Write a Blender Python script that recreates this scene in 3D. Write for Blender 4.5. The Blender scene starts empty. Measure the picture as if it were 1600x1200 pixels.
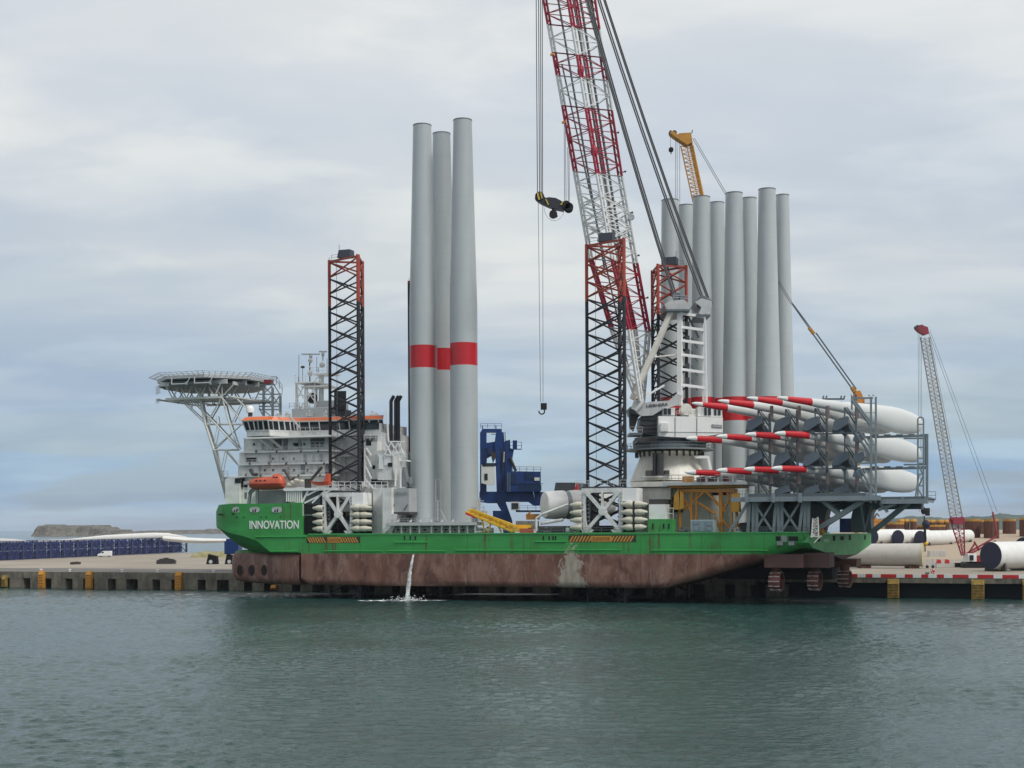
import bpy, math, random
from mathutils import Vector, Matrix
random.seed(7)
C = bpy.context.scene.collection
RO = math.radians(0.3)          # the photograph leans by this much
F, HZ, CH = 2200.0, 824.0, 14.0  # focal length in photo pixels, horizon row, camera height

# ---------------------------------------------------------------- camera
cam = bpy.data.cameras.new('camera'); co = bpy.data.objects.new('camera', cam); C.objects.link(co)
cam.sensor_width = 36; cam.lens = 36*F/1600; cam.shift_y = (HZ-600)/1600
cam.clip_start = 1; cam.clip_end = 60000
co.matrix_world = Matrix.Translation((0, 0, CH)) @ Matrix.Rotation(math.radians(90), 4, 'X') @ Matrix.Rotation(-RO, 4, 'Z')
bpy.context.scene.camera = co
# ---------------------------------------------------------------- light
SUN_EL, SUN_AZ = math.radians(48), math.radians(128)   # azimuth clockwise from +Y: behind the camera, to the right
world = bpy.data.worlds.new("World"); bpy.context.scene.world = world; world.use_nodes = True
def build_sky():
    nt = world.node_tree; nt.nodes.clear(); N = nt.nodes.new; K = nt.links.new
    out = N('ShaderNodeOutputWorld'); bg = N('ShaderNodeBackground'); bg.inputs[1].default_value = 0.1
    sky = N('ShaderNodeTexSky'); sky.sky_type = 'NISHITA'; sky.sun_disc = False
    sky.sun_elevation = SUN_EL; sky.sun_rotation = SUN_AZ; sky.air_density = 1.2; sky.dust_density = 2.0
    tc = N('ShaderNodeTexCoord'); sep = N('ShaderNodeSeparateXYZ'); K(tc.outputs['Generated'], sep.inputs[0])
    def mth(op, a, b=None, c=None):
        m = N('ShaderNodeMath'); m.operation = op
        for i, x in enumerate((a, b, c)):
            if x is None: continue
            if isinstance(x, (int, float)): m.inputs[i].default_value = x
            else: K(x, m.inputs[i])
        return m.outputs[0]
    z = mth('MAXIMUM', sep.outputs[2], 0.0)
    # cloud deck seen from below: project the direction on a plane overhead
    d = mth('ADD', z, 0.16)
    cx = mth('DIVIDE', sep.outputs[0], d); cy = mth('DIVIDE', sep.outputs[1], d)
    comb = N('ShaderNodeCombineXYZ'); K(cx, comb.inputs[0]); K(cy, comb.inputs[1]); comb.inputs[2].default_value = 3.3
    def noise(scale, det, rough, vec, dist=0.0):
        n = N('ShaderNodeTexNoise'); n.inputs['Scale'].default_value = scale; n.inputs['Detail'].default_value = det
        n.inputs['Roughness'].default_value = rough; n.inputs['Distortion'].default_value = dist; K(vec, n.inputs['Vector']); return n.outputs['Fac']
    def ramp(fac, stops, interp='EASE'):
        r = N('ShaderNodeValToRGB'); K(fac, r.inputs[0]); e = r.color_ramp.elements
        r.color_ramp.interpolation = interp
        while len(e) < len(stops): e.new(0.5)
        for i, (p, c) in enumerate(stops):
            e[i].position = p; e[i].color = (*c, 1) if isinstance(c, tuple) else (c, c, c, 1)
        return r.outputs[0]
    def mix(fac, a, b, mode='MIX'):
        m = N('ShaderNodeMix'); m.data_type = 'RGBA'; m.blend_type = mode
        if isinstance(fac, (int, float)): m.inputs[0].default_value = fac
        else: K(fac, m.inputs[0])
        for i, x in ((6, a), (7, b)):
            if isinstance(x, tuple): m.inputs[i].default_value = (*x, 1)
            else: K(x, m.inputs[i])
        return m.outputs[2]
    mp = N('ShaderNodeMapping'); K(comb.outputs[0], mp.inputs[0]); mp.inputs['Scale'].default_value = (0.8, 1.25, 1); mp.inputs['Rotation'].default_value = (0, 0, 0.12)
    big = noise(0.9, 4, 0.5, mp.outputs[0], 0.4); fine = noise(2.6, 7, 0.55, mp.outputs[0], 0.3)
    # broad tone by height: blue grey veil low down, pale grey cloud higher up
    base = ramp(z, [(0.0, (3.6, 4.75, 5.9)), (0.035, (3.1, 4.45, 5.8)), (0.10, (4.15, 5.0, 5.8)), (0.17, (5.5, 5.95, 6.25)), (0.30, (6.45, 6.7, 6.8)), (1.0, (7.0, 7.1, 7.2))])
    f1 = ramp(big, [(0.34, 0.0), (0.66, 1.0)])
    c1 = mix(f1, mix(1.0, base, (0.84, 0.885, 0.95), 'MULTIPLY'), mix(1.0, base, (1.10, 1.07, 1.03), 'MULTIPLY'))
    f2 = ramp(fine, [(0.40, 0.0), (0.64, 1.0)])
    c2 = mix(f2, mix(1.0, c1, (0.93, 0.945, 0.97), 'MULTIPLY'), mix(1.0, c1, (1.09, 1.075, 1.05), 'MULTIPLY'))
    # the thin places low down let the blue of the sky through
    gap = ramp(noise(1.5, 3, 0.5, mp.outputs[0], 0.2), [(0.40, 1.0), (0.52, 0.0)])
    low = ramp(z, [(0.02, 0.65), (0.16, 0.35), (0.26, 0.08)])
    g = mth('MULTIPLY', gap, low)
    skyc = mix(1.0, sky.outputs[0], (1, 1, 1), 'MULTIPLY')
    c3 = mix(mth('MULTIPLY', g, 0.45), c2, skyc)
    K(c3, bg.inputs[0]); K(bg.outputs[0], out.inputs[0])
build_sky()
sl = bpy.data.lights.new('sun', 'SUN'); sl.energy = 2.1; sl.angle = math.radians(14); sl.color = (1, 0.965, 0.91)
so = bpy.data.objects.new('sun', sl); C.objects.link(so)
sd = Vector((math.sin(SUN_AZ)*math.cos(SUN_EL), math.cos(SUN_AZ)*math.cos(SUN_EL), math.sin(SUN_EL)))
so.rotation_euler = sd.to_track_quat('Z', 'Y').to_euler(); so.location = sd*200
vs = bpy.context.scene.view_settings
vs.view_transform = 'Standard'; vs.look = 'None'; vs.exposure = 0.22; vs.gamma = 1
bpy.context.scene.cycles.max_bounces = 6

# ---------------------------------------------------------------- measuring
def unroll(px, py):
    c, s = math.cos(RO), math.sin(RO)
    return 800+(px-800)*c-(py-HZ)*s, HZ+(px-800)*s+(py-HZ)*c
def P(px, py, Y):               # a point at distance Y from the camera plane
    x, y = unroll(px, py); return Vector(((x-800)/F*Y, Y, CH-(y-HZ)/F*Y))
YAW = math.radians(20); cY, sY = math.cos(YAW), math.sin(YAW); OX, OY = 23.3, 256.5
BEAM = 28.0; DK = 12.75; KEEL = 2.7; PAINT = 9.0
def L(u, v, w): return Vector((OX+u*cY+v*sY, OY-u*sY+v*cY, w))   # ship frame: u aft, v to the far side, w up
def U(px, v, py=830):
    x, y = unroll(px, py); k = (x-800)/F
    return (k*(OY+v*cY)-OX-v*sY)/(cY+k*sY)
def Q(px, py, v): p = L(U(px, v, py), v, 0); return P(px, py, p.y)
QA, QB = (-124.0, 342.0), None   # the quay edge, parallel to the ship
def quayY(px, off=0.0, py=900):
    x, y = unroll(px, py); k = (x-800)/F; t = math.tan(YAW)
    return (QA[1]+off/cY-t*(0-QA[0]))/(1+t*k)

# ---------------------------------------------------------------- mesh building
class MB:
    def __init__(s): s.v = []; s.f = []; s.m = []
    def add(s, vs, fs, m=0):
        b = len(s.v); s.v += [Vector(x) for x in vs]; s.f += [tuple(i+b for i in f) for f in fs]
        s.m += [m]*len(fs) if isinstance(m, int) else m
    def box8(s, p, m=0): s.add(p, [(0,3,2,1),(4,5,6,7),(0,1,5,4),(1,2,6,5),(2,3,7,6),(3,0,4,7)], m)
    def lbox(s, u0, u1, v0, v1, w0, w1, m=0):
        s.box8([L(u0,v0,w0),L(u1,v0,w0),L(u1,v1,w0),L(u0,v1,w0),L(u0,v0,w1),L(u1,v0,w1),L(u1,v1,w1),L(u0,v1,w1)], m)
    def pbox(s, x0, x1, yt, yb, v0, v1, m=0):      # its near face (at v0) spans these photo pixels
        u0, u1 = U(x0, v0, yb), U(x1, v0, yb); xm = (x0+x1)/2
        s.lbox(u0, u1, v0, v1, Q(xm, yb, v0).z, Q(xm, yt, v0).z, m)
    def wbox(s, x0, x1, y0, y1, z0, z1, m=0):
        s.box8([(x0,y0,z0),(x1,y0,z0),(x1,y1,z0),(x0,y1,z0),(x0,y0,z1),(x1,y0,z1),(x1,y1,z1),(x0,y1,z1)], m)
    def frame(s, a, b):
        d = (Vector(b)-Vector(a)); 
        if d.length < 1e-6: d = Vector((0,0,1))
        d.normalize(); h = Vector((0,0,1)) if abs(d.z) < .9 else Vector((cY,-sY,0))
        x = d.cross(h).normalized(); return x, x.cross(d).normalized()
    def tube(s, a, b, r, r2=None, n=6, m=0, cap=True):
        a, b = Vector(a), Vector(b); r2 = r if r2 is None else r2; x, y = s.frame(a, b); vs = []
        for p, q in ((a, r), (b, r2)):
            for i in range(n):
                t = 2*math.pi*(i+.5)/n; vs.append(p+x*q*math.cos(t)+y*q*math.sin(t))
        fs = [(i, n+i, n+(i+1) % n, (i+1) % n) for i in range(n)]
        if cap: fs += [tuple(range(n)), tuple(range(2*n-1, n-1, -1))]
        s.add(vs, fs, m)
    def bar(s, a, b, w, h=None, m=0):
        a, b = Vector(a), Vector(b); h = w if h is None else h; x, y = s.frame(a, b); x = x*w/2; y = y*h/2
        s.box8([a-x-y, a+x-y, a+x+y, a-x+y, b-x-y, b+x-y, b+x+y, b-x+y], m)
    def path(s, pts, r, n=5, m=0):
        for a, b in zip(pts, pts[1:]): s.tube(a, b, r, n=n, m=m)
    def prism(s, pts, off, m=0):
        n = len(pts); off = Vector(off); vs = [Vector(p) for p in pts]+[Vector(p)+off for p in pts]
        s.add(vs, [tuple(range(n-1, -1, -1)), tuple(range(n, 2*n))]+[(i, (i+1) % n, n+(i+1) % n, n+i) for i in range(n)], m)
    def loft(s, rings, m=0, caps=True, closed=True):
        n = len(rings[0]); vs = [p for r in rings for p in r]; fs = []
        ms = []
        for k in range(len(rings)-1):
            for i in range(n if closed else n-1):
                j = (i+1) % n; fs.append((k*n+i, k*n+j, (k+1)*n+j, (k+1)*n+i)); ms.append(m if isinstance(m, int) else m[k])
        if caps and closed:
            fs.append(tuple(range(n-1, -1, -1))); fs.append(tuple((len(rings)-1)*n+i for i in range(n)))
            ms += [m if isinstance(m, int) else m[0], m if isinstance(m, int) else m[-1]]
        s.add(vs, fs, ms)
    def lathe(s, c, axis, prof, n=32, m=0):        # prof: (along, radius)
        c = Vector(c); axis = Vector(axis).normalized(); x, y = s.frame(c, c+axis)
        s.loft([[c+axis*t+x*r*math.cos(2*math.pi*i/n)+y*r*math.sin(2*math.pi*i/n) for i in range(n)] for t, r in prof], m)
    def ball(s, c, rx, ry, rz, n=12, k=8, m=0):
        c = Vector(c); ux, vy = Vector((cY,-sY,0)), Vector((sY,cY,0))
        rings = []
        for j in range(k+1):
            a = math.pi*(j+.02)/(k+.04)-math.pi/2
            rings.append([c+ux*rx*math.cos(a)*math.cos(2*math.pi*i/n)+vy*ry*math.cos(a)*math.sin(2*math.pi*i/n)+Vector((0,0,rz*math.sin(a))) for i in range(n)])
        s.loft(rings, m)
    def rail(s, pts, h=1.1, step=2.0, r=.035, m=0):
        for a, b in zip(pts, pts[1:]):
            a, b = Vector(a), Vector(b); d = b-a; n = max(1, int(d.length/step))
            for i in range(n+1):
                p = a+d*i/n; s.tube(p, p+Vector((0,0,h)), r, n=4, m=m)
            for q in (.5, 1.0): s.tube(a+Vector((0,0,h*q)), b+Vector((0,0,h*q)), r, n=4, m=m)
    def lattice(s, A, B, n, rc, rb, m=0, faces=None, cross=False, chord=True, rings=True):
        k = len(A); A = [Vector(p) for p in A]; B = [Vector(p) for p in B]
        if chord:
            for a, b in zip(A, B): s.tube(a, b, rc, n=6, m=m)
        for j in range(n):
            for i in (range(k) if faces is None else faces):
                i2 = (i+1) % k; t0, t1 = j/n, (j+1)/n
                a0, a1 = A[i].lerp(B[i], t0), A[i].lerp(B[i], t1); b0, b1 = A[i2].lerp(B[i2], t0), A[i2].lerp(B[i2], t1)
                if cross: s.tube(a0, b1, rb, n=4, m=m); s.tube(b0, a1, rb, n=4, m=m)
                elif (j+i) % 2: s.tube(a0, b1, rb, n=4, m=m)
                else: s.tube(b0, a1, rb, n=4, m=m)
                if rings and j: s.tube(a0, b0, rb, n=4, m=m)
    def build(s, name, mats, parent=None, smooth=False):
        me = bpy.data.meshes.new(name); mats = mats if isinstance(mats, (list, tuple)) else [mats]
        if parent is not None: o0 = WL[parent.name]
        else:
            xs = [p.x for p in s.v]; ys = [p.y for p in s.v]; zs = [p.z for p in s.v]
            o0 = Vector(((min(xs)+max(xs))/2, (min(ys)+max(ys))/2, min(zs)))
        me.from_pydata([p-o0 for p in s.v], [], s.f)
        for x in mats: me.materials.append(x)
        me.polygons.foreach_set('material_index', s.m)
        me.update()
        if smooth:
            me.polygons.foreach_set('use_smooth', [True]*len(me.polygons)); me.set_sharp_from_angle(angle=math.radians(smooth if smooth is not True else 40))
        o = bpy.data.objects.new(name, me); C.objects.link(o)
        if parent is None: o.location = o0
        else: o.parent = parent
        WL[o.name] = o0.copy(); return o
WL = {}
def tag(o, label=None, cat=None, group=None, kind=None):
    if label: o['label'] = label
    if cat: o['category'] = cat
    if group: o['group'] = group
    if kind: o['kind'] = kind
    return o
def thing(name, label, cat, loc, group=None):
    o = bpy.data.objects.new(name, None); C.objects.link(o); o.location = loc; o.empty_display_size = .5
    WL[o.name] = Vector(loc); return tag(o, label, cat, group)
def part(name, label=None, parent=None):      # an Empty part holding sub-parts is avoided: parts are meshes
    raise NotImplementedError
def text(body, name, parent, centre, width, height, right, up, mat, thick=.05, bold=.0):
    """lettering as a real thin mesh, laid on a face: right/up are its axes"""
    cu = bpy.data.curves.new(name, 'FONT'); cu.body = body; cu.align_x = 'CENTER'; cu.align_y = 'CENTER'; cu.extrude = .02; cu.offset = bold
    t = bpy.data.objects.new('tmp', cu); C.objects.link(t); bpy.context.view_layer.update()
    me = bpy.data.meshes.new_from_object(t.evaluated_get(bpy.context.evaluated_depsgraph_get())); bpy.data.objects.remove(t)
    xs = [v.co.x for v in me.vertices]; ys = [v.co.y for v in me.vertices]; zs = [v.co.z for v in me.vertices]
    sx = width/(max(xs)-min(xs)); sy = height/(max(ys)-min(ys)); sz = thick/(max(zs)-min(zs))
    cx, cy = (max(xs)+min(xs))/2, (max(ys)+min(ys))/2
    right = Vector(right).normalized(); up = Vector(up).normalized(); nrm = right.cross(up); o0 = WL[parent.name]
    for v in me.vertices:
        x, y, z = v.co; v.co = Vector(centre)+right*(x-cx)*sx+up*(y-cy)*sy+nrm*z*sz-o0
    me.materials.clear(); me.materials.append(mat)
    o = bpy.data.objects.new(name, me); C.objects.link(o); o.parent = parent; WL[o.name] = o0; return o

# ---------------------------------------------------------------- materials
def newmat(name):
    m = bpy.data.materials.new(name); m.use_nodes = True; nt = m.node_tree; b = nt.nodes['Principled BSDF']; return m, nt, b
def nd(nt, t, **kw):
    n = nt.nodes.new(t)
    for k, v in kw.items(): setattr(n, k, v)
    return n
def nz(nt, vec, scale, det=4, rough=.55, dist=0):
    n = nd(nt, 'ShaderNodeTexNoise'); n.inputs['Scale'].default_value = scale; n.inputs['Detail'].default_value = det
    n.inputs['Roughness'].default_value = rough; n.inputs['Distortion'].default_value = dist; nt.links.new(vec, n.inputs['Vector']); return n.outputs['Fac']
def rp(nt, fac, stops, interp='LINEAR'):
    r = nd(nt, 'ShaderNodeValToRGB'); nt.links.new(fac, r.inputs[0]); e = r.color_ramp.elements; r.color_ramp.interpolation = interp
    while len(e) < len(stops): e.new(.5)
    for i, (p, c) in enumerate(stops): e[i].position = p; e[i].color = (*c, 1) if isinstance(c, tuple) else (c, c, c, 1)
    return r.outputs[0]
def mx(nt, fac, a, b, mode='MIX'):
    m = nd(nt, 'ShaderNodeMix', data_type='RGBA', blend_type=mode)
    for i, x in ((0, fac), (6, a), (7, b)):
        if isinstance(x, (int, float)): m.inputs[i].default_value = x
        elif isinstance(x, tuple): m.inputs[i].default_value = (*x, 1)
        else: nt.links.new(x, m.inputs[i])
    return m.outputs[2]
def pos(nt, scale=(1,1,1), rotz=0.0):
    g = nd(nt, 'ShaderNodeTexCoord'); mp = nd(nt, 'ShaderNodeMapping'); nt.links.new(g.outputs['Object'], mp.inputs[0])
    mp.inputs['Scale'].default_value = scale; mp.inputs['Rotation'].default_value = (0, 0, rotz); return mp.outputs[0]
def paint(name, col, rough=.5, dirt=.25, dirtcol=None, streak=True, scale=.6, metal=0.0, rust=0.0):
    """weathered paint: soft tone patches, runs down the surface and spots of rust"""
    m, nt, b = newmat(name); dc = dirtcol or tuple(c*.55 for c in col)
    p1 = pos(nt); f = rp(nt, nz(nt, p1, scale, 5), [(.35, 0), (.75, 1)])
    mul = nd(nt, 'ShaderNodeMath', operation='MULTIPLY'); nt.links.new(f, mul.inputs[0]); mul.inputs[1].default_value = dirt
    c = mx(nt, mul.outputs[0], col, dc)
    if streak:
        p2 = pos(nt, (1, 1, .07)); f2 = rp(nt, nz(nt, p2, 2.2, 5, .6), [(.5, 0), (.72, 1)])
        mu = nd(nt, 'ShaderNodeMath', operation='MULTIPLY'); nt.links.new(f2, mu.inputs[0]); mu.inputs[1].default_value = dirt*.8
        c = mx(nt, mu.outputs[0], c, dc)
    if rust > 0:
        f3 = rp(nt, nz(nt, pos(nt, (1, 1, .25)), 1.6, 6, .65, .4), [(.62, 0), (.7, 1)])
        mu = nd(nt, 'ShaderNodeMath', operation='MULTIPLY'); nt.links.new(f3, mu.inputs[0]); mu.inputs[1].default_value = rust
        c = mx(nt, mu.outputs[0], c, (.10, .035, .015))
    nt.links.new(c, b.inputs['Base Color']); b.inputs['Roughness'].default_value = rough; b.inputs['Metallic'].default_value = metal
    bp = nd(nt, 'ShaderNodeBump'); bp.inputs['Strength'].default_value = .12; bp.inputs['Distance'].default_value = .05
    nt.links.new(nz(nt, p1, 3.0, 4), bp.inputs['Height']); nt.links.new(bp.outputs[0], b.inputs['Normal'])
    return m
M = {}
M['white'] = paint('white_paint', (.74,.75,.73), .45, .45, (.30,.29,.26), rust=.35)
M['cream'] = paint('cream_paint', (.78,.76,.69), .5, .4, (.36,.33,.26), rust=.25)
M['brightwhite'] = paint('clean_white_paint', (.84,.84,.82), .4, .15)
M['ltgrey'] = paint('light_grey_paint', (.50,.51,.51), .5, .35, rust=.3)
M['midgrey'] = paint('mid_grey_paint', (.22,.24,.25), .55, .4, rust=.4)
M['slate'] = paint('slate_steel', (.105,.13,.15), .5, .3)
M['rackgrey'] = paint('rack_grey_steel', (.21,.255,.275), .5, .35)
M['black'] = paint('black_paint', (.012,.014,.02), .5, .3, (.03,.03,.035))
M['dark'] = paint('dark_steel', (.035,.038,.042), .55, .4, (.08,.05,.03))
M['legred'] = paint('orange_red_paint', (.36,.055,.03), .5, .35, (.16,.03,.03))
M['boomred'] = paint('crimson_paint', (.33,.010,.035), .45, .3)
M['red'] = paint('red_paint', (.55,.02,.025), .45, .15)
M['orange'] = paint('orange_paint', (.75,.17,.05), .45, .2)
M['boat'] = paint('lifeboat_orange', (.62,.11,.05), .45, .35, (.3,.07,.05))
M['yellow'] = paint('yellow_paint', (.80,.48,.02), .5, .3)
M['ochre'] = paint('ochre_paint', (.60,.25,.03), .55, .4, (.14,.06,.03))
M['blue'] = paint('blue_paint', (.008,.045,.20), .45, .3)
M['navy'] = paint('navy_cover', (.018,.024,.06), .6, .3)
M['rope'] = paint('wire_rope', (.09,.095,.10), .6, .2, streak=False)
M['rust'] = paint('rusted_steel', (.13,.05,.03), .8, .6, (.05,.025,.02), scale=1.2)
M['tyre'] = paint('dark_brown_fouling', (.06,.045,.04), .8, .5)
M['green'] = paint('green_paint', (.028,.30,.055), .45, .3)
M['ltgreen'] = paint('pale_green_paint', (.06,.36,.10), .5, .3)
m, nt, b = newmat('dark_glass'); b.inputs['Base Color'].default_value = (.015,.022,.026,1); b.inputs['Roughness'].default_value = .08; M['glass'] = m
m, nt, b = newmat('void_black'); b.inputs['Base Color'].default_value = (.008,.008,.01,1); b.inputs['Roughness'].default_value = .8; M['void'] = m
# wind turbine tower coat: faint weld rings up the shell
m, nt, b = newmat('tower_coat'); p1 = pos(nt); f = nz(nt, pos(nt, (1,1,.2)), .5, 4)
sx = nd(nt, 'ShaderNodeSeparateXYZ'); nt.links.new(p1, sx.inputs[0]); wv = nd(nt, 'ShaderNodeMath', operation='FRACT'); dv = nd(nt, 'ShaderNodeMath', operation='DIVIDE')
nt.links.new(sx.outputs[2], dv.inputs[0]); dv.inputs[1].default_value = 2.9; nt.links.new(dv.outputs[0], wv.inputs[0])
ring = rp(nt, wv.outputs[0], [(0, .66), (.025, 1.0)])
c = mx(nt, rp(nt, f, [(.3, 0), (.7, 1)]), (.40,.435,.445), (.455,.485,.49)); c = mx(nt, .5, c, mx(nt, 1.0, c, ring, 'MULTIPLY'))
nt.links.new(c, b.inputs['Base Color']); b.inputs['Roughness'].default_value = .38; M['tower'] = m
m = paint('blade_coat', (.60,.62,.61), .35, .25, (.46,.46,.44), streak=False, scale=.3); M['blade'] = m
m = paint('cover_white', (.70,.70,.68), .45, .25, streak=False); M['segwhite'] = m

def hull_mat():
    m, nt, b = newmat('hull_paint'); K = nt.links.new
    p = pos(nt, (1,1,1), YAW)       # x runs along the ship, z up; ship object origin sits at the keel
    s = nd(nt, 'ShaderNodeSeparateXYZ'); K(p, s.inputs[0])
    wob = nz(nt, p, .5, 5, .6)
    def mth(op, a, b_=None):
        n = nd(nt, 'ShaderNodeMath', operation=op)
        for i, x in enumerate((a, b_)):
            if x is None: continue
            if isinstance(x, (int, float)): n.inputs[i].default_value = x
            else: K(x, n.inputs[i])
        return n.outputs[0]
    above = mth('GREATER_THAN', mth('ADD', s.outputs[2], mth('MULTIPLY', mth('SUBTRACT', wob, .5), .12)), PAINT-KEEL)
    def mp(sc): return pos(nt, sc, YAW)
    # green topsides
    g = mx(nt, rp(nt, nz(nt, mp((.12,.12,.3)), 1, 5), [(.35, 0), (.7, 1)]), (.028,.24,.046), (.045,.33,.078))
    plate = nd(nt, 'ShaderNodeTexBrick'); K(mp((1,1,1)), plate.inputs['Vector'])
    st = rp(nt, nz(nt, mp((.9,.9,.05)), 1.0, 6, .7, .2), [(.54, 0), (.64, 1)])
    st2 = rp(nt, nz(nt, mp((.12,.12,.12)), 1.0, 3), [(.40, 0), (.56, 1)])
    g = mx(nt, mth('MULTIPLY', mth('MULTIPLY', st, st2), .85), g, (.09,.045,.025))
    g = mx(nt, mth('MULTIPLY', rp(nt, nz(nt, mp((.5,.5,.9)), 1, 6, .7), [(.6, 0), (.75, 1)]), .4), g, (.02,.07,.03))
    # antifouling: faded red brown with pale runs, scrapes and rust
    r = mx(nt, rp(nt, nz(nt, mp((.3,.3,.16)), 1, 6, .6, .5), [(.40, 0), (.60, 1)]), (.135,.056,.040), (.30,.165,.125))
    pan = rp(nt, nz(nt, mp((.13,.13,.02)), 1, 2), [(.45, 0), (.55, 1)]); r = mx(nt, mth('MULTIPLY', pan, .5), r, (.20,.085,.055))
    sc = rp(nt, nz(nt, mp((.8,.8,.22)), 1.0, 8, .75, .8), [(.53, 0), (.64, 1)])
    r = mx(nt, mth('MULTIPLY', sc, .55), r, (.36,.27,.24))
    dk = rp(nt, nz(nt, mp((.55,.55,.3)), 1.0, 8, .75, 1.2), [(.55, 0), (.62, 1)]); r = mx(nt, mth('MULTIPLY', dk, .5), r, (.05,.022,.024))
    ru = rp(nt, nz(nt, mp((.45,.45,.03)), 1.0, 5, .65), [(.60, 0), (.7, 1)]); r = mx(nt, mth('MULTIPLY', ru, .75), r, (.16,.045,.018))
    # a broad cream fouled patch where a discharge has run down
    ux = s.outputs[0]
    return m, nt, b, s, above, g, r, mth, mp
def finish_hull(patch_u):
    m, nt, b, s, above, g, r, mth, mp = hull_mat(); K = nt.links.new
    dx = mth('ABSOLUTE', mth('SUBTRACT', s.outputs[0], patch_u))
    n = nz(nt, mp((.5,.5,.42)), 1.0, 8, .75, 1.6)
    fall = mth('SUBTRACT', 1.0, mth('DIVIDE', dx, 4.2))
    msk = rp(nt, mth('ADD', mth('SUBTRACT', mth('MULTIPLY', fall, .62), mth('MULTIPLY', s.outputs[2], .045)), mth('MULTIPLY', n, 1.25)), [(.80, 0), (.86, 1)])
    low = mth('LESS_THAN', s.outputs[2], PAINT-KEEL+2.2)
    crm = mx(nt, nz(nt, mp((1.5,1.5,.3)), 1, 5), (.16,.12,.09), (.66,.62,.50))
    c = mx(nt, above, r, g); c = mx(nt, mth('MULTIPLY', mth('MULTIPLY', msk, low), .85), c, crm)
    # weld seams between plates
    sm = mth('LESS_THAN', mth('FRACT', mth('DIVIDE', s.outputs[0], 11.3)), .008)
    c = mx(nt, mth('MULTIPLY', sm, .6), c, (.03,.03,.025))
    K(c, b.inputs['Base Color']); b.inputs['Roughness'].default_value = .6
    bp = nd(nt, 'ShaderNodeBump'); bp.inputs['Strength'].default_value = .35; bp.inputs['Distance'].default_value = .12
    K(nz(nt, mp((.35,.35,.8)), 1, 5), bp.inputs['Height']); K(bp.outputs[0], b.inputs['Normal'])
    return m
# ================================================================ setting
def water():
    m, nt, b = newmat('harbour_water'); K = nt.links.new
    b.inputs['Roughness'].default_value = .10; b.inputs['IOR'].default_value = 1.33
    g = nd(nt, 'ShaderNodeTexCoord')
    def mp(sc, rz):
        q = nd(nt, 'ShaderNodeMapping'); K(g.outputs['Object'], q.inputs[0]); q.inputs['Scale'].default_value = sc; q.inputs['Rotation'].default_value = (0,0,rz); return q.outputs[0]
    a = nz(nt, mp((.55,.9,1), .35), 1.0, 5, .6, .6); c = nz(nt, mp((.16,.3,1), -.25), 1.0, 3, .5, .3); d = nz(nt, mp((2.4,3.4,1), .1), 1.0, 3, .5)
    def mad(x, k, y):
        n = nd(nt, 'ShaderNodeMath', operation='MULTIPLY_ADD'); K(x, n.inputs[0]); n.inputs[1].default_value = k
        if isinstance(y, float): n.inputs[2].default_value = y
        else: K(y, n.inputs[2])
        return n.outputs[0]
    h = mad(a, .16, mad(d, .10, 0.0))
    bp = nd(nt, 'ShaderNodeBump'); bp.inputs['Strength'].default_value = 1.0; bp.inputs['Distance'].default_value = 1.0
    K(h, bp.inputs['Height']); K(bp.outputs[0], b.inputs['Normal'])
    # green murk, in slow drifts
    f = rp(nt, nz(nt, mp((.02,.05,1), .2), 1, 3), [(.35,0),(.7,1)]); K(mx(nt, f, (.015,.046,.044), (.022,.064,.057)), b.inputs['Base Color'])
    w = MB(); R = 30000; w.add([(-R,-400,-.25),(R,-400,-.25),(R,R,-.25),(-R,R,-.25)], [(0,1,2,3)])
    tag(w.build('water', m), kind='structure')
    # the harbour surface in view: a real wind-ruffled sheet of many crossing wavelets
    import numpy as np
    rs = np.random.RandomState(4); ys = [50.0]
    while ys[-1] < 400: ys.append(ys[-1]+min(1.0, .22+.0021*(ys[-1]-50)))
    ys = np.array(ys); nx = 760; fx = np.linspace(-1, 1, nx); X = fx[None,:]*(ys[:,None]*.46+14); Y = np.repeat(ys[:,None], nx, 1)
    X = X+rs.uniform(-.03,.03,X.shape); Z = np.zeros_like(X)
    for k in range(90):
        lam = 10**rs.uniform(math.log10(.6), math.log10(3.0)); th = rs.normal(-1.35, .55); kx, ky = math.cos(th)*2*math.pi/lam, math.sin(th)*2*math.pi/lam
        slope_ = .0168; amp = slope_*lam/(2*math.pi)*1.25; ph = rs.uniform(0, 6.28); s_ = np.sin(kx*X+ky*Y+ph+.8*np.sin(X*.07*rs.uniform(.5,1.5)+Y*.05+ph)); Z += amp*(s_+.25*s_*s_)
    patch = np.zeros_like(X)
    for k in range(14):
        lam = rs.uniform(18, 75); th = rs.uniform(0, 6.28); patch += np.sin((math.cos(th)*X*.6+math.sin(th)*Y)*2*math.pi/lam+rs.uniform(0, 6.28))
    Z *= np.clip(1+.16*patch, .45, 1.7)
    Z -= Z.mean()
    ny = len(ys); V = np.stack([X, Y, Z], -1).reshape(-1, 3); idx = np.arange(ny*nx).reshape(ny, nx)
    Fc = np.stack([idx[:-1,:-1], idx[:-1,1:], idx[1:,1:], idx[1:,:-1]], -1).reshape(-1, 4)
    me = bpy.data.meshes.new('water'); me.vertices.add(len(V)); me.vertices.foreach_set('co', V.ravel()); me.loops.add(Fc.size); me.loops.foreach_set('vertex_index', Fc.ravel()); me.polygons.add(len(Fc)); me.polygons.foreach_set('loop_start', np.arange(0, Fc.size, 4)); me.update(calc_edges=True)
    me.polygons.foreach_set('use_smooth', np.ones(len(Fc), bool)); me.materials.append(m); o = bpy.data.objects.new('water', me); C.objects.link(o); tag(o, kind='structure')
water()

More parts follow.
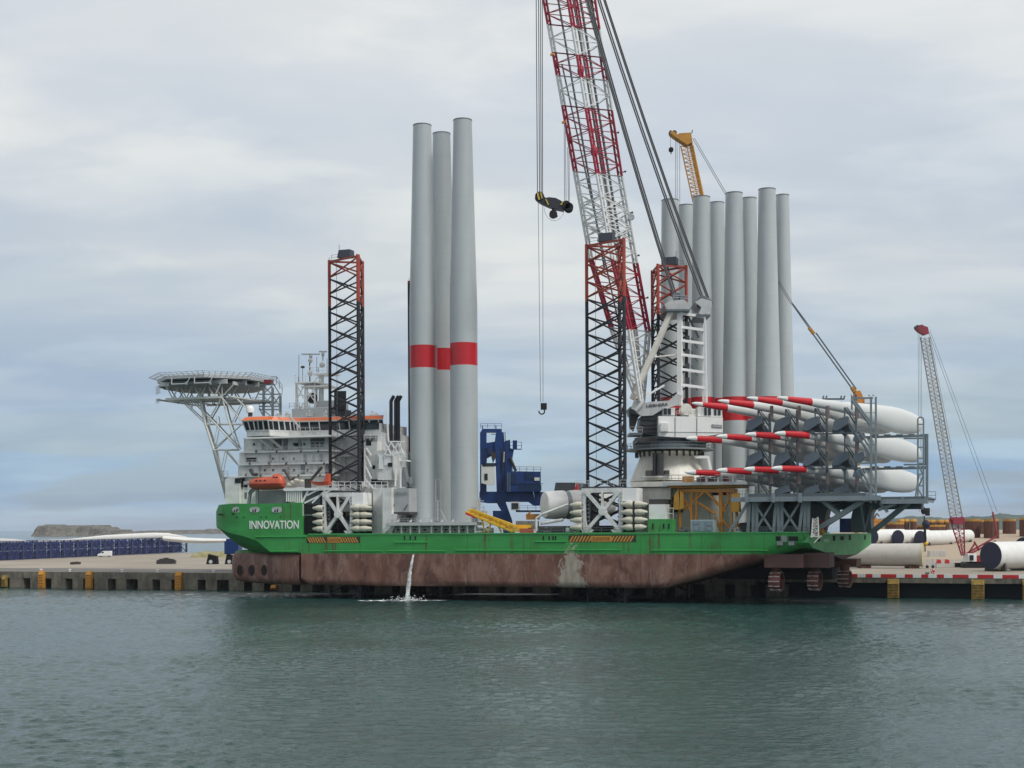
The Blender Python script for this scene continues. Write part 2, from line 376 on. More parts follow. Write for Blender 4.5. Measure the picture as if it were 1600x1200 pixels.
def ground_mat():
    m, nt, b = newmat('quay_ground'); p = pos(nt); K = nt.links.new
    c = mx(nt, rp(nt, nz(nt, p, .03, 6, .6), [(.35,0),(.65,1)]), (.26,.22,.17), (.36,.31,.25))
    c = mx(nt, rp(nt, nz(nt, pos(nt, (.25,1.2,1), YAW), .12, 6, .6), [(.45,0),(.7,.8)]), c, (.20,.185,.165))
    c = mx(nt, rp(nt, nz(nt, p, 1.8, 5), [(.5,0),(.8,.5)]), c, (.17,.15,.12))
    K(c, b.inputs['Base Color']); b.inputs['Roughness'].default_value = .9; return m
def concrete():
    m, nt, b = newmat('quay_concrete'); K = nt.links.new
    c = mx(nt, rp(nt, nz(nt, pos(nt), .5, 6, .65), [(.3,0),(.7,1)]), (.10,.085,.065), (.25,.225,.175))
    c = mx(nt, rp(nt, nz(nt, pos(nt, (1,1,.15)), 1.1, 6, .65), [(.5,0),(.7,.8)]), c, (.05,.048,.04))
    K(c, b.inputs['Base Color']); b.inputs['Roughness'].default_value = .9; return m
M['ground'] = ground_mat(); M['concrete'] = concrete()
QZ = 3.9
def qp(t, off, z):      # along the quay edge t metres from its left anchor, off metres inland
    return Vector((QA[0]+t*cY+off*sY, QA[1]-t*sY+off*cY, z))
def qt(px, off=0.0, py=900):
    x, y = unroll(px, py); k = (x-800)/F; ax, ay = QA[0]+off*sY, QA[1]+off*cY
    return (k*ay-ax)/(cY+k*sY)
def qpx(px, off, z, py=900): return qp(qt(px, off, py), off, z)
M['asphalt'] = paint('worn_asphalt', (.115,.11,.105), .9, .5, (.19,.175,.155), streak=False, scale=.15)
M['navydark'] = paint('recess_shade_wall', (.012,.016,.024), .7, .3)  # near-black colour stands for the shade in the recess under the capping beam
def quay():
    g = MB(); T0, T1 = -260, 420
    # ground: one sheet inland to the far shore
    a, b_ = qp(T0,3.9,QZ), qp(T1,3.9,QZ)
    far = [qp(T1,560,QZ), qp(140,560,QZ), qp(60,300,QZ), qp(T0,170,QZ)]
    g.prism([a, b_]+far, (0,0,-.9)); tag(g.build('ground', M['ground']), kind='structure')
    rd = MB(); rd.prism([qp(T0,4.05,QZ+.004),qp(qt(1000),4.05,QZ+.004),qp(qt(1000),30,QZ+.004),qp(T0,24,QZ+.004)],(0,0,.004)); tag(rd.build('quay_road', M['asphalt']), kind='structure')
    # quay wall: capping beam over open bays between piers
    c = MB(); bar0 = 2.35
    def seg(t0, t1, o0, o1, z0, z1, m=0): c.box8([qp(t0,o0,z0),qp(t1,o0,z0),qp(t1,o1,z0),qp(t0,o1,z0),qp(t0,o0,z1),qp(t1,o0,z1),qp(t1,o1,z1),qp(t0,o1,z1)], m)
    tm = qt(1180); seg(T0, tm, 0, 4.0, bar0, QZ+.05); seg(tm, T1, 0, 4.0, 2.95, QZ+.05)
    seg(T0, T1, 4.0, 5.0, -2, 2.34, 1); seg(tm, T1, 4.0, 5.0, 2.345, 2.94, 2); seg(tm, T1, 3.6, 3.98, -2, 2.94, 2)
    t = T0; i = 0
    while t < T1:
        wdt = 4.0 if i % 2 else 3.0
        if t < qt(1200): seg(t, t+wdt, .04, 3.8, -2, bar0-.004)
        t += 6.1; i += 1
    tag(c.build('quay_wall', [M['concrete'], M['dark'], M['navydark']]), 'long concrete quay wall with dark open bays along the water behind the ship', 'quay wall')
quay()
def fender(px, w, top, bot, mat, label, z1=None):
    t = qt(px); f = MB()
    a0, a1 = t-w/2, t+w/2
    pts = [qp(a0,-.9,bot), qp(a0,-.9,top-.9), qp(a0,-.4,top), qp(a0,.0,top), qp(a0,.0,bot)]
    f.prism(pts, qp(a1,0,0)-qp(a0,0,0))
    root = f.build('fender_post', [mat]); tag(root, label, 'fender', 'upright fender posts on the quay wall')
    for j in range(5): k = MB(); z = bot+.4+(top-bot-1.4)*j/4; k.bar(qp(a0+.15,-.96,z), qp(a1-.15,-.96,z), .06, .10); k.build('rung', M['rust'], root)
M['fender'] = paint('fender_yellow', (.62,.27,.025), .6, .45, (.25,.12,.03)); M['fenderold'] = paint('algae_yellow', (.42,.25,.04), .8, .9, (.07,.07,.03), scale=1.4)
fender(67, 1.5, 4.2, .1, M['fender'], 'orange fender post on the quay wall below the middle of the blue frames')
fender(141, 1.5, 4.2, .1, M['fender'], 'orange fender post on the quay wall nearest below the white van')
fender(281, 1.6, 4.2, .1, M['fender'], 'orange fender post on the quay wall next left of the ship bow')
fender(9, 1.2, 3.0, .3, M['fenderold'], 'short algae stained yellow fender at the far left of the quay wall')
fender(429, 1.3, 1.4, .3, M['fender'], 'low stub of an orange fender under the ship bow')
fender(1396, 2.1, 3.7, .1, M['fenderold'], 'weathered yellow fender box on the quay wall just right of the ship stern')
fender(1528, 2.3, 3.7, .1, M['fenderold'], 'weathered yellow fender box on the quay wall below the crawler crane')
fender(1608, 2.3, 3.7, .1, M['fenderold'], 'weathered yellow fender box cut off at the right edge of the photo')
def kerb():      # red and white striped edge rail of the quay
    r = MB(); t0, t1 = qt(1222), qt(1640); t = t0; i = 0; random.seed(3)
    while t < t1:
        w = 1.55 if i % 2 else random.choice([1.3, 1.3, 1.5, 2.9])
        r.box8([qp(t,-.05,QZ+.07),qp(t+w,-.05,QZ+.07),qp(t+w,.3,QZ+.07),qp(t,.3,QZ+.07),qp(t,-.05,QZ+.72),qp(t+w,-.05,QZ+.72),qp(t+w,.3,QZ+.72),qp(t,.3,QZ+.72)], 0 if i % 2 else 1)
        t += w; i += 1
    tag(r.build('kerb_rail', [M['brightwhite'], M['red']]), 'low red and white striped kerb rail on the quay edge right of the ship', 'kerb rail')
    r = MB(); a, b_ = qt(1330), qt(1540)
    r.box8([qp(a,3,QZ+.002),qp(b_,3,QZ+.002),qp(b_,3.6,QZ+.002),qp(a,3.6,QZ+.002),qp(a,3,QZ+.6),qp(b_,3,QZ+.6),qp(b_,3.6,QZ+.6),qp(a,3.6,QZ+.6)])
kerb()
def bollards():
    for j, (px, w) in enumerate([(64,'above the left orange fender'),(109,'between the second and third fender posts'),(191,'below the white van'),(246,'left of the third orange fender'),(334,'close to the ship bow')]):
        b = MB(); c = qpx(px, 1.6, QZ+.05); b.lathe(c, (0,0,1), [(0,.35),(.08,.35),(.1,.2),(.4,.2),(.45,.42),(.6,.42),(.65,.1)], 10)
        tag(b.build('bollard', M['brightwhite'], smooth=True), 'small pale mooring bollard on the quay edge '+w, 'bollard', 'mooring bollards on the left quay')
bollards()

# far shore, breakwater, island fort
def hills():
    m, nt, b = newmat('hill_cover'); nt.links.new(mx(nt, rp(nt, nz(nt, pos(nt), .01, 6), [(.4,0),(.6,1)]), (.025,.045,.03), (.06,.085,.055)), b.inputs['Base Color']); b.inputs['Roughness'].default_value = 1
    h = MB(); prof = [(1350,812),(1385,809),(1400,810),(1425,806),(1460,808),(1490,811),(1520,806),(1545,807),(1562,802),(1590,805),(1612,803),(1660,800),(1720,806),(1800,804),(1900,815)]
    Y0, Y1 = 3200, 4200; random.seed(5); pts = []
    for (xa, ya), (xb, yb) in zip(prof, prof[1:]):
        for k in range(6): q = k/6; pts.append((xa+(xb-xa)*q, ya+(yb-ya)*q+random.uniform(-.7,.7)))
    rows = []
    for fz, Y in ((0,Y0),(.45,Y0+150),(.8,Y0+420),(1,Y0+700),(0,Y1+500)):
        rows.append([Vector((P(x,y,Y).x, Y, -2+(P(x,y,Y0+700).z+2)*fz)) for x, y in pts])
    h.loft(rows, closed=False); tag(h.build('hills', m, smooth=True), kind='structure')
hills()
def rock_mat():
    m, nt, b = newmat('sea_stone'); nt.links.new(mx(nt, rp(nt, nz(nt, pos(nt, (1,1,2)), .08, 7, .7), [(.35,0),(.65,1)]), (.07,.065,.055), (.20,.185,.15)), b.inputs['Base Color']); b.inputs['Roughness'].default_value = 1
    bp = nd(nt, 'ShaderNodeBump'); bp.inputs['Distance'].default_value = 3; nt.links.new(nz(nt, pos(nt), .3, 5), bp.inputs['Height']); nt.links.new(bp.outputs[0], b.inputs['Normal']); return m
M['rock'] = rock_mat()
def island():
    Y = 3100; root = thing('island_fort', 'old stone fort on a flat rocky island out at sea behind the blue frames', 'fort', P(105, 836, Y))
    random.seed(11)
    def mass(name, pts, dep, parent):
        b = MB(); n = len(pts); rows = []
        fine = []
        for (xa,ya),(xb,yb) in zip(pts, pts[1:]):
            for k in range(5): q=k/5; fine.append((xa+(xb-xa)*q, ya+(yb-ya)*q+random.uniform(-.35,.35)))
        fine.append(pts[-1])
        for fz, dY, ins in ((0,0,0),(.35,14,.0),(.9,26,0),(1,40,0),(1,dep+60,0),(0,dep+90,0)):
            rows.append([Vector((P(x,y,Y).x, Y+dY+random.uniform(-4,4), -1+(P(x,y,Y).z+1)*fz)) for x, y in fine])
        b.loft(rows, closed=False)
        for row in (0, -1):
            pass
        # end walls
        l = [r[0] for r in rows]; r_ = [r[-1] for r in rows]; b.add(l, [tuple(range(len(l)))]); b.add(r_, [tuple(range(len(r_)-1,-1,-1))])
        return b.build(name, M['rock'], parent)
    mass('fort_wall', [(46,836),(48,826),(51,821.5),(58,821),(62,819.5),(64,821),(80,820.8),(110,820.6),(136,820.3),(138,822.5),(143,826),(144,836)], 120, root)
    mass('rock_islet', [(143,834),(148,826),(153,824),(159,823.6),(163,827),(170,829),(176,827.5),(181,828),(183,832),(200,834)], 70, root)
island()
def breakwater():
    b = MB(); Y=4300; random.seed(2)
    pts=[(196,832.5),(215,829.5),(260,828.5),(300,828),(320,827.8),(322,826.4),(345,826),(420,827.5),(520,827.5),(700,827)]
    fine=[]
    for (xa,ya),(xb,yb) in zip(pts,pts[1:]):
        for k in range(8): q=k/8; fine.append((xa+(xb-xa)*q, ya+(yb-ya)*q+random.uniform(-.15,.15)))
    b.loft([[Vector((P(x,y,Y).x, Y+d, -1+(P(x,y,Y).z+1)*fz)) for x,y in fine] for fz,d in ((0,-24),(1,0),(1,12),(0,40))], closed=False)
    tag(b.build('breakwater', M['rock']), 'long low stone breakwater on the sea beyond the left quay', 'breakwater')
breakwater()
def scrub():     # strip of dry grass behind the quay
    m, nt, b = newmat('dry_grass'); nt.links.new(mx(nt, rp(nt, nz(nt, pos(nt), .5, 6, .7), [(.4,0),(.65,1)]), (.20,.18,.08), (.33,.30,.17)), b.inputs['Base Color']); b.inputs['Roughness'].default_value = 1
    g = MB(); random.seed(4); ts = [qt(296,150)+i*3 for i in range(30)]
    g.loft([[qp(t,150+o,QZ-.2+h*random.uniform(.75,1.2)) for t in ts] for o,h in ((0,.2),(2,1.6),(7,2.3),(14,1.8),(20,.2))], closed=False)
    tag(g.build('grass', m, smooth=60), kind='stuff')
scrub()

# ================================================================ the left quay
def left_quay():
    # row of dark blue blade transport frames, one behind the other along the yard
    Yn = 0; g = 'blue blade transport frames on the left quay'
    base = thing('transport_cradle', 'tall dark blue lattice transport frame nearest to the ship bow at the end of its row', 'transport frame', (0,0,0), g)
    WL[base.name] = Vector((0,0,0))
    def frame_mesh():
        f = MB(); Lg, Dp, H = 6.0, 5.0, 6.5
        for x in (0,Lg):
            for y in (0,Dp): f.bar((x,y,0),(x,y,H),.28)
        for z in (.15,H*.5,H-.12):
            for y in (0,Dp): f.bar((.14,y,z),(Lg-.14,y,z),.24)
            for x in (0,Lg): f.bar((x,.14,z),(x,Dp-.14,z),.24)
        for y in (0,Dp):
            for a,b_ in (((0,.2),(Lg*.5,H*.5)),((Lg,.2),(Lg*.5,H*.5)),((0,H-.2),(Lg*.5,H*.5)),((Lg,H-.2),(Lg*.5,H*.5)),((Lg*.5,.2),(Lg*.5,H-.2))): f.bar((a[0],y,a[1]),(b_[0],y,b_[1]),.16)
        return f
    f = frame_mesh(); o = f.build('frame', M['blueframe'], base)
    p = MB()
    for x in (1.1,2.5,3.9,5.2):
        p.prism([(x-.62,.9,.4),(x+.62,.9,.4),(x+.62,.9,2.7),(x+.3,.9,3.0),(x-.3,.9,3.0),(x-.62,.9,2.7)], (0,.4,0)); p.prism([(x-.55,.9,3.4),(x+.55,.9,3.4),(x+.55,.9,5.7),(x-.55,.9,6.1)], (0,.4,0))
    q = p.build('saddle', M['bluesaddle'], base)
    off = 46.0; words = ['nearest the ship bow','second from the ship bow end','third from the ship bow end','fourth from the ship bow end','fifth from the ship bow end','sixth from the ship bow end','just right of the white van','behind the white van','just left of the white van','fifth from the left photo edge','fourth from the left photo edge','third from the left photo edge','second from the left photo edge','cut by the left photo edge']
    def spot(k):
        # the row runs away from the camera towards the right
        a = P(0,873,300); return a
    N_ = 14
    ends = [(-6, 876.5), (291, 864)]   # bottom line of the row in the photograph
    for k in range(N_):
        t = 1-k/(N_-1); px = ends[0][0]+(ends[1][0]-ends[0][0]-20)*t; py = ends[0][1]+(ends[1][1]-ends[0][1])*t
        x, y = unroll(px, py); Y = (CH-QZ)*F/(y-HZ); X = (x-800)/F*Y
        SP.append((X, Y))
    for k in range(N_):
        X, Y = SP[k]
        if k+1 < N_: dx, dy = SP[k][0]-SP[k+1][0], SP[k][1]-SP[k+1][1]
        ang = math.atan2(dy, dx); s = math.hypot(dx, dy)/6.02
        if k == 0: r = base; o1, q1 = o, q
        else:
            r = base.copy(); C.objects.link(r)
            for ch in (o, q): c2 = ch.copy(); C.objects.link(c2); c2.parent = r
        r.location = (X, Y, QZ+.05); r.rotation_euler = (0,0,ang); r.scale = (s,s*.9,.98)
        r['label'] = 'dark blue lattice transport frame on the left quay, '+words[k]
SP = []
M['blueframe'] = paint('frame_blue', (.016,.024,.085), .6, .45, (.07,.08,.13)); M['bluesaddle'] = paint('saddle_blue', (.02,.035,.17), .6, .5, (.06,.08,.16), scale=1.1)
left_quay()
def lying_blades():       # white blades lying on top of the frames
    def bl(pts, label, dep, Y):
        b = MB(); rings = []
        for px, yt, yb in pts:
            a, c = P(px,yt,Y(px)), P(px,yb,Y(px)); mid = (a+c)/2; hh = (a-c).length/2
            rings.append([mid+Vector((0,dep*math.cos(t),0))*min(1,hh/1.0)+Vector((0,0,hh*math.sin(t))) for t in [2*math.pi*i/14 for i in range(14)]])
        b.loft(rings); tag(b.build('turbine_blade', M['segwhite'], smooth=True), label, 'turbine blade', 'white blades stored on the left quay')
    Yf = lambda px: SP[0][1]+(SP[-1][1]-SP[0][1])*(1-max(0,min(1,px/285)))+3.0
    bl([(-60,845,849),(-20,842,848),(0,841,847),(20,842,847),(40,844,847)], 'white blade end resting on the frames at the left photo edge', 2.0, Yf)
    bl([(60,844,847),(105,842.5,846.5),(165,836,844),(200,834,843),(240,832.2,841.3),(262,832.8,840.5),(292,838.6,840)], 'long white blade lying along the top of the blue frames', 2.2, Yf)
    bl([(256,837,845),(290,839.5,848.5),(320,841,849),(345,841.5,848),(372,842,846)], 'white blade sticking out towards the ship bow beyond the blue frames', 2.0, lambda px: 470.0)
lying_blades()
def van():
    x, y = unroll(164, 870); Y = (CH-QZ)*F/(y-HZ); X = (x-800)/F*Y; s = 1.0
    root = thing('parked_van', 'small white van parked before the row of blue frames', 'van', (X, Y, QZ+.05))
    def pr(name, pts, w0, w1, mat):
        b = MB(); b.prism([(X+a, Y+w0, QZ+.05+z) for a, z in pts], (0,w1-w0,0)); return b.build(name, mat, root)
    pr('body', [(-2.5,.35),(2.4,.35),(2.45,1.9),(2.3,2.1),(-.7,2.1),(-1.45,1.25),(-2.4,1.0)], -.95, .95, M['brightwhite'])
    pr('windscreen', [(-1.50,1.27),(-.78,2.0),(-.74,2.0),(-1.40,1.27)], -.85, .85, M['glass'])
    pr('side_window', [(-1.2,1.3),(-.72,1.9),(-.2,1.9),(-.2,1.3)], -.97, -.94, M['glass'])
    for dx in (-1.6, 1.55):
        for dy in (-.9, .7): b = MB(); b.lathe((X+dx,Y+dy,QZ+.4),(0,1,0),[(0,.35),(.2,.35)],14); b.build('wheel', M['void'], root)
van()
def rubble(px0, px1, py, h, label, mat):
    random.seed(px0); x, y = unroll((px0+px1)/2, py); Y = (CH-QZ)*F/(y-HZ); b = MB(); n = int(px1-px0)
    a0, a1 = P(px0,py,Y).x, P(px1,py,Y).x
    for i in range(n*2):
        q = random.random(); r = random.uniform(.3,.75)*h*.5; c = Vector((a0+(a1-a0)*q, Y+random.uniform(-1,1), QZ+.05+r*.6+random.random()*h*.45*(1-abs(2*q-1)**3)))
        b.box8([c+Vector((sx*r*random.uniform(.7,1.3), sy*r, sz*r*random.uniform(.5,1))) for sx,sy,sz in ((-1,-1,-1),(1,-1,-1),(1,1,-1),(-1,1,-1),(-1,-1,1),(1,-1,1),(1,1,1),(-1,1,1))])
    tag(b.build('rubble_heap', mat), label, 'heap', kind='stuff')
rubble(248, 272, 881, 1.8, 'low dark heap of scrap on the left quay near the ship bow', M['dark'])
rubble(112, 124, 882, 1.0, 'small dark bundle of dunnage on the left quay', M['dark'])
def blue_carrier():       # blue tank frame on black feet just behind the bow
    Yq = quayY(350, 14); root = thing('harbour_hopper', 'blue steel harbour machine foot on black outrigger pads behind the ship bow', 'machine', P(350, 878, Yq))
    z = lambda py: P(350,py,Yq).z
    b = MB(); b.wbox(P(346,0,Yq).x, P(368,0,Yq).x, Yq, Yq+5, z(866), z(846)); b.wbox(P(348,0,Yq).x, P(366,0,Yq).x, Yq+.5, Yq+4.5, z(846)+.003, z(842)); b.build('body', M['blue'], root)
    for dx in (-1, 1.6, 4.2):
        b = MB(); c = P(342,875,Yq)+Vector((dx*1.7,-.3,0)); b.prism([c+Vector((-1.3,0,-1.0)), c+Vector((1.3,0,-1.0)), c+Vector((1.1,0,.9)), c+Vector((-.8,0,1.4))], (0,2.4,0)); b.lathe(c+Vector((-.2,-.1,-.4)), (0,1,0), [(0,.45),(.1,.45)], 14, 1); b.build('outrigger_pad', [M['void'], M['brightwhite']], root)
blue_carrier()
# ================================================================ the ship
ship = thing('jackup_ship', 'large green and red-brown jack-up installation ship raised on black lattice legs', 'ship', L(0,0,KEEL))
M['hull'] = finish_hull(U(893,0,890))
def hull():
    h = MB(); HB = BEAM/2
    plan = [(13.6,337.6),(9,337.6),(5.5,338.6),(3,342),(1.2,349),(.3,360),(0,378),(0,400),(0,422)]
    top = [(337,803),(340,800),(344,797),(350,789),(356,788),(366,787.5),(380,787),(400,787),(422,787)]
    kn = [14.9,14.8,14.5,14.1,13.7,13.1,12.6,11.6,9.3]
    deep = [(13.8,14.7),(12.2,13.6),(10.3,12.4),(8.6,11.4),(7.2,10.6),(5.6,10.0),(4.2,9.5),(2.2,9.2),(1,9.05)]
    st = []
    for i,(a,px) in enumerate(plan):
        u = U(px,a,800); zt = Q(px, top[i][1], a).z; da, dz = deep[i]
        st.append((u,[(a,zt),(a+.05,kn[i]),((a+da)/2,(kn[i]+dz)/2-.15),(da,dz),(min(13.9,da+2.5),dz-.5*(1 if i<6 else .2))]))
    uf = U(470,0,800); st.append((uf,[(0,19.15),(0,9.2),(.5,9.1),(1,9.0),(1.5,8.98)]))
    rings = []
    for u, sec in st:
        rings.append([L(u,a,z) for a,z in sec]+[L(u,BEAM-a,z) for a,z in reversed(sec)])
    h.loft(rings)
    # main body
    ub = U(455,0,900); ue = U(1264,0,850); uk = U(1035,0,920); u1 = U(1095,0,905); u2 = U(1150,0,890); u3 = U(1196,0,875)
    def sec(zt, zb, r, a=0.0, ch=0.0):
        s = [(a,zt),(a,max(zb+r, PAINT) if zb+r<PAINT else zb+r+.01)]
        for k in range(5): t = math.pi/2*k/4; s.append((a+r-r*math.cos(t)+ch*(k/4), zb+r-r*math.sin(t)))
        return s
    body = [(uf+.004,DK,KEEL+.8,1.0),(uf+1.6,DK,KEEL,1.2),(uk,DK,KEEL,1.2),(u1,DK,4.6,1.6),(u2,DK,6.5,2.0),(u3,DK,8.0,2.4),(U(1232,0,860),DK,9.3,2.4),(ue,DK,10.6,1.8)]
    ring2 = []
    for u, zt, zb, r in body:
        s = [(0,zt),(0,zb+r)]+[(r-r*math.cos(math.pi/2*k/4), zb+r-r*math.sin(math.pi/2*k/4)) for k in range(1,5)]
        ring2.append([L(u,a,z) for a,z in s]+[L(u,BEAM-a,z) for a,z in reversed(s)])
    h.loft(ring2)
    # bulbous forefoot with the tunnel thrusters
    c = 14.0; bl = []
    fore = [(-3.2,1.0,5.2,7.6),(-2.6,2.6,3.9,8.8),(-1.2,4.2,3.1,9.4),(1.5,5.6,2.8,9.6),(5,7.0,KEEL,9.6),(9,9.2,KEEL,9.5),(13,11.6,KEEL,9.4),(17,13.4,KEEL,9.2),(19.5,13.9,KEEL,9.1)]
    n0 = U(361,11,890)+2.6
    for du, hb, z0, z1 in fore:
        s = []
        for k in range(5): t=math.pi/2*k/4; q = min(1.6,hb*.6,(z1-z0)*.3); s.append((c-hb+q-q*math.sin(t), z1-q+q*math.cos(t)))
        for k in range(5): t=math.pi/2*k/4; s.append((c-hb+q-q*math.cos(t), z0+q-q*math.sin(t)))
        bl.append([L(n0+du,a,z) for a,z in s]+[L(n0+du,BEAM-a,z) for a,z in reversed(s)])
    h.loft(bl)
    h.build('hull', M['hull'], ship, smooth=35)
    def bulb_a(u):
        for (d0,h0,_,_),(d1,h1,_,_) in zip(fore, fore[1:]):
            if n0+d0 <= u <= n0+d1: q=(u-n0-d0)/(d1-d0); return c-(h0+(h1-h0)*q), (h0-h1)/(d1-d0)
        return 0, 0
    for px in (375,393.5,413):      # three tunnel mouths
        a = 8.0
        for _ in range(8): u = U(px,a,892); a, sl_ = bulb_a(u)
        p = Q(px,891,a); nrm = (Vector((sY,cY,0))*-1+Vector((cY,-sY,0))*sl_*1.0).normalized()*1.0
        t = MB(); t.lathe(p-nrm*.5, nrm, [(0,1.18),(.56,1.18),(.60,1.12)], 22, 0); t.lathe(p+nrm*.105, nrm, [(0,1.05),(.012,1.05)], 22, 1)
        o = t.build('tunnel_thruster', [M['rust'], M['void']], ship)
        g = MB()
        for k in range(-2,3): hh = math.sqrt(max(0,1-(k*.42)**2))*1.0; g.tube(p+nrm*.14+Vector((cY*k*.42,-sY*k*.42,-hh)), p+nrm*.14+Vector((cY*k*.42,-sY*k*.42,hh)), .035, n=4)
        g.build('grille', M['rust'], o)
    # canted transom plate, green paled for the light it faces, with its pointed foot
    TA, TB = L(U(1264,0,850),0,0), L(U(1361,27.8,840),27.8,0); tn = Vector((-(TB-TA).y,(TB-TA).x,0)).normalized(); tn = tn if tn.y < 0 else -tn
    def TR(px,py):
        x, y = unroll(px, py); d_ = Vector(((x-800)/F,1,-(y-HZ)/F)); o_ = Vector((0,0,CH)); k_ = (TA-o_).dot(tn)/d_.dot(tn); return o_+d_*k_
    t = MB(); pts = [(1264,836,0),(1264,848,0),(1270,856,1.6),(1300,867,8),(1317,873,12),(1342,864,20),(1361,850,26.5),(1361,833,27.8)]
    q = [TR(x,y) for x,y,v in pts]; t.prism([p+tn*.03 for p in q], tn*-6+Vector((-cY,sY,0))*1.5, 0)
    foot = [Q(1300,867,8),Q(1342,864,20)]; t.build('transom', M['transom'], ship)
    f = MB(); f.prism([TR(1300.5,867.3)+tn*.06, TR(1317,874.5)+tn*.06, TR(1342,864.3)+tn*.06, TR(1330,866.5)+tn*.06], tn*-5.9); f.build('transom_foot', M['antifoul'], ship)
    for x0,x1,y0,y1 in ((1301,1304.5,837,845),(1313,1318,838,844),(1326,1329,836,844),(1350,1352.5,836,843),(1277,1281,842,846)):
        f = MB(); e = tn*.08
        f.prism([TR(x0,y0)+e, TR(x0,y1)+e, TR(x1,y1)+e, TR(x1,y0)+e], e*-1.4); f.build('fairlead', M['void'], ship)
    f = MB(); e = tn*.08; f.prism([TR(1287,842)+e, TR(1287,847)+e, TR(1295,847)+e, TR(1295,842)+e], e*-1.2); f.build('draught_plate', M['ltplate'], ship)
    # skegs and stern boxes under the counter
    s = MB(); s.pbox(1194,1255,866,887,1.0,6); s.build('skeg', M['antifoul'], ship); s = MB(); s.pbox(1256,1296,864,887,3.0,10); s.build('skeg', M['antifoul'], ship)
    s = MB(); s.pbox(1299,1338,874,886,16,24); s.build('skeg', M['rust'], ship)
    s = MB(); s.pbox(1120,1300,876,905,14,26); s.build('stern_shadow_block', M['void'], ship)  # black block added in place of the shadow below the stern
M['transom'] = paint('lit_transom_green', (.09,.40,.12), .5, .4, (.05,.10,.05), rust=.35)
M['antifoul'] = paint('shaded_antifouling', (.11,.05,.042), .7, .5, (.07,.035,.03), rust=.3)  # brown darkened for the shade under the counter
M['ltplate'] = paint('pale_plate', (.35,.5,.32), .5, .2)
hull()
def thrusters():
    for j,(px,py,v,r) in enumerate([(1213,908,3,1.75),(1273,907,6,1.75),(1320,904,15,1.6)]):
        c = Q(px,py,v); ax = Vector((cY*.80-sY*.0,-sY*.8-.55,-.0)).normalized()
        ax = (Vector((cY,-sY,0))*.97+Vector((-sY,-cY,0))*.12).normalized()
        b = MB(); b.lathe(c-ax*1.1, ax, [(0,r*.78),(.15,r*.9),(1.0,r),(1.7,r*.98),(2.2,r*.85),(2.1,r*.75),(1.0,r*.70),(0,r*.7),(0,r*.78)], 24)
        o = b.build('azimuth_thruster', M['fouled'], ship, smooth=50)
        k = MB()
        for i in range(12):
            t = 2*math.pi*i/12; x, y = k.frame(c, c+ax); d = x*math.cos(t)+y*math.sin(t); k.bar(c-ax*1.0+d*r*.95, c+ax*1.0+d*r*.99, .10, .16)
        k.build('anode_strip', M['paleanode'], o)
        k = MB(); k.lathe(c-ax*.7, ax, [(0,.1),(.2,.45),(1.2,.5),(1.8,.1)], 14)
        for i in range(5):
            t = 2*math.pi*i/5+.3; x, y = k.frame(c, c+ax); d = x*math.cos(t)+y*math.sin(t); e = x*-math.sin(t)+y*math.cos(t)
            k.add([c+d*.4-e*.15-ax*.2, c+d*r*.66-e*.45-ax*.1, c+d*r*.66+e*.45+ax*.25, c+d*.4+e*.15+ax*.2], [(0,1,2,3),(3,2,1,0)])
        k.build('propeller', M['rust'], o)
        k = MB(); k.tube(c+Vector((0,0,r*.85)), c+Vector((0,0,r+(3.0 if j < 2 else 1.0))), .8, 1.0, n=12); k.build('strut', M['rust'], o)
M['fouled'] = paint('fouled_nozzle', (.17,.055,.045), .8, .7, (.035,.03,.028), scale=1.6); M['paleanode'] = paint('pale_anode', (.45,.36,.34), .7, .3)
thrusters()
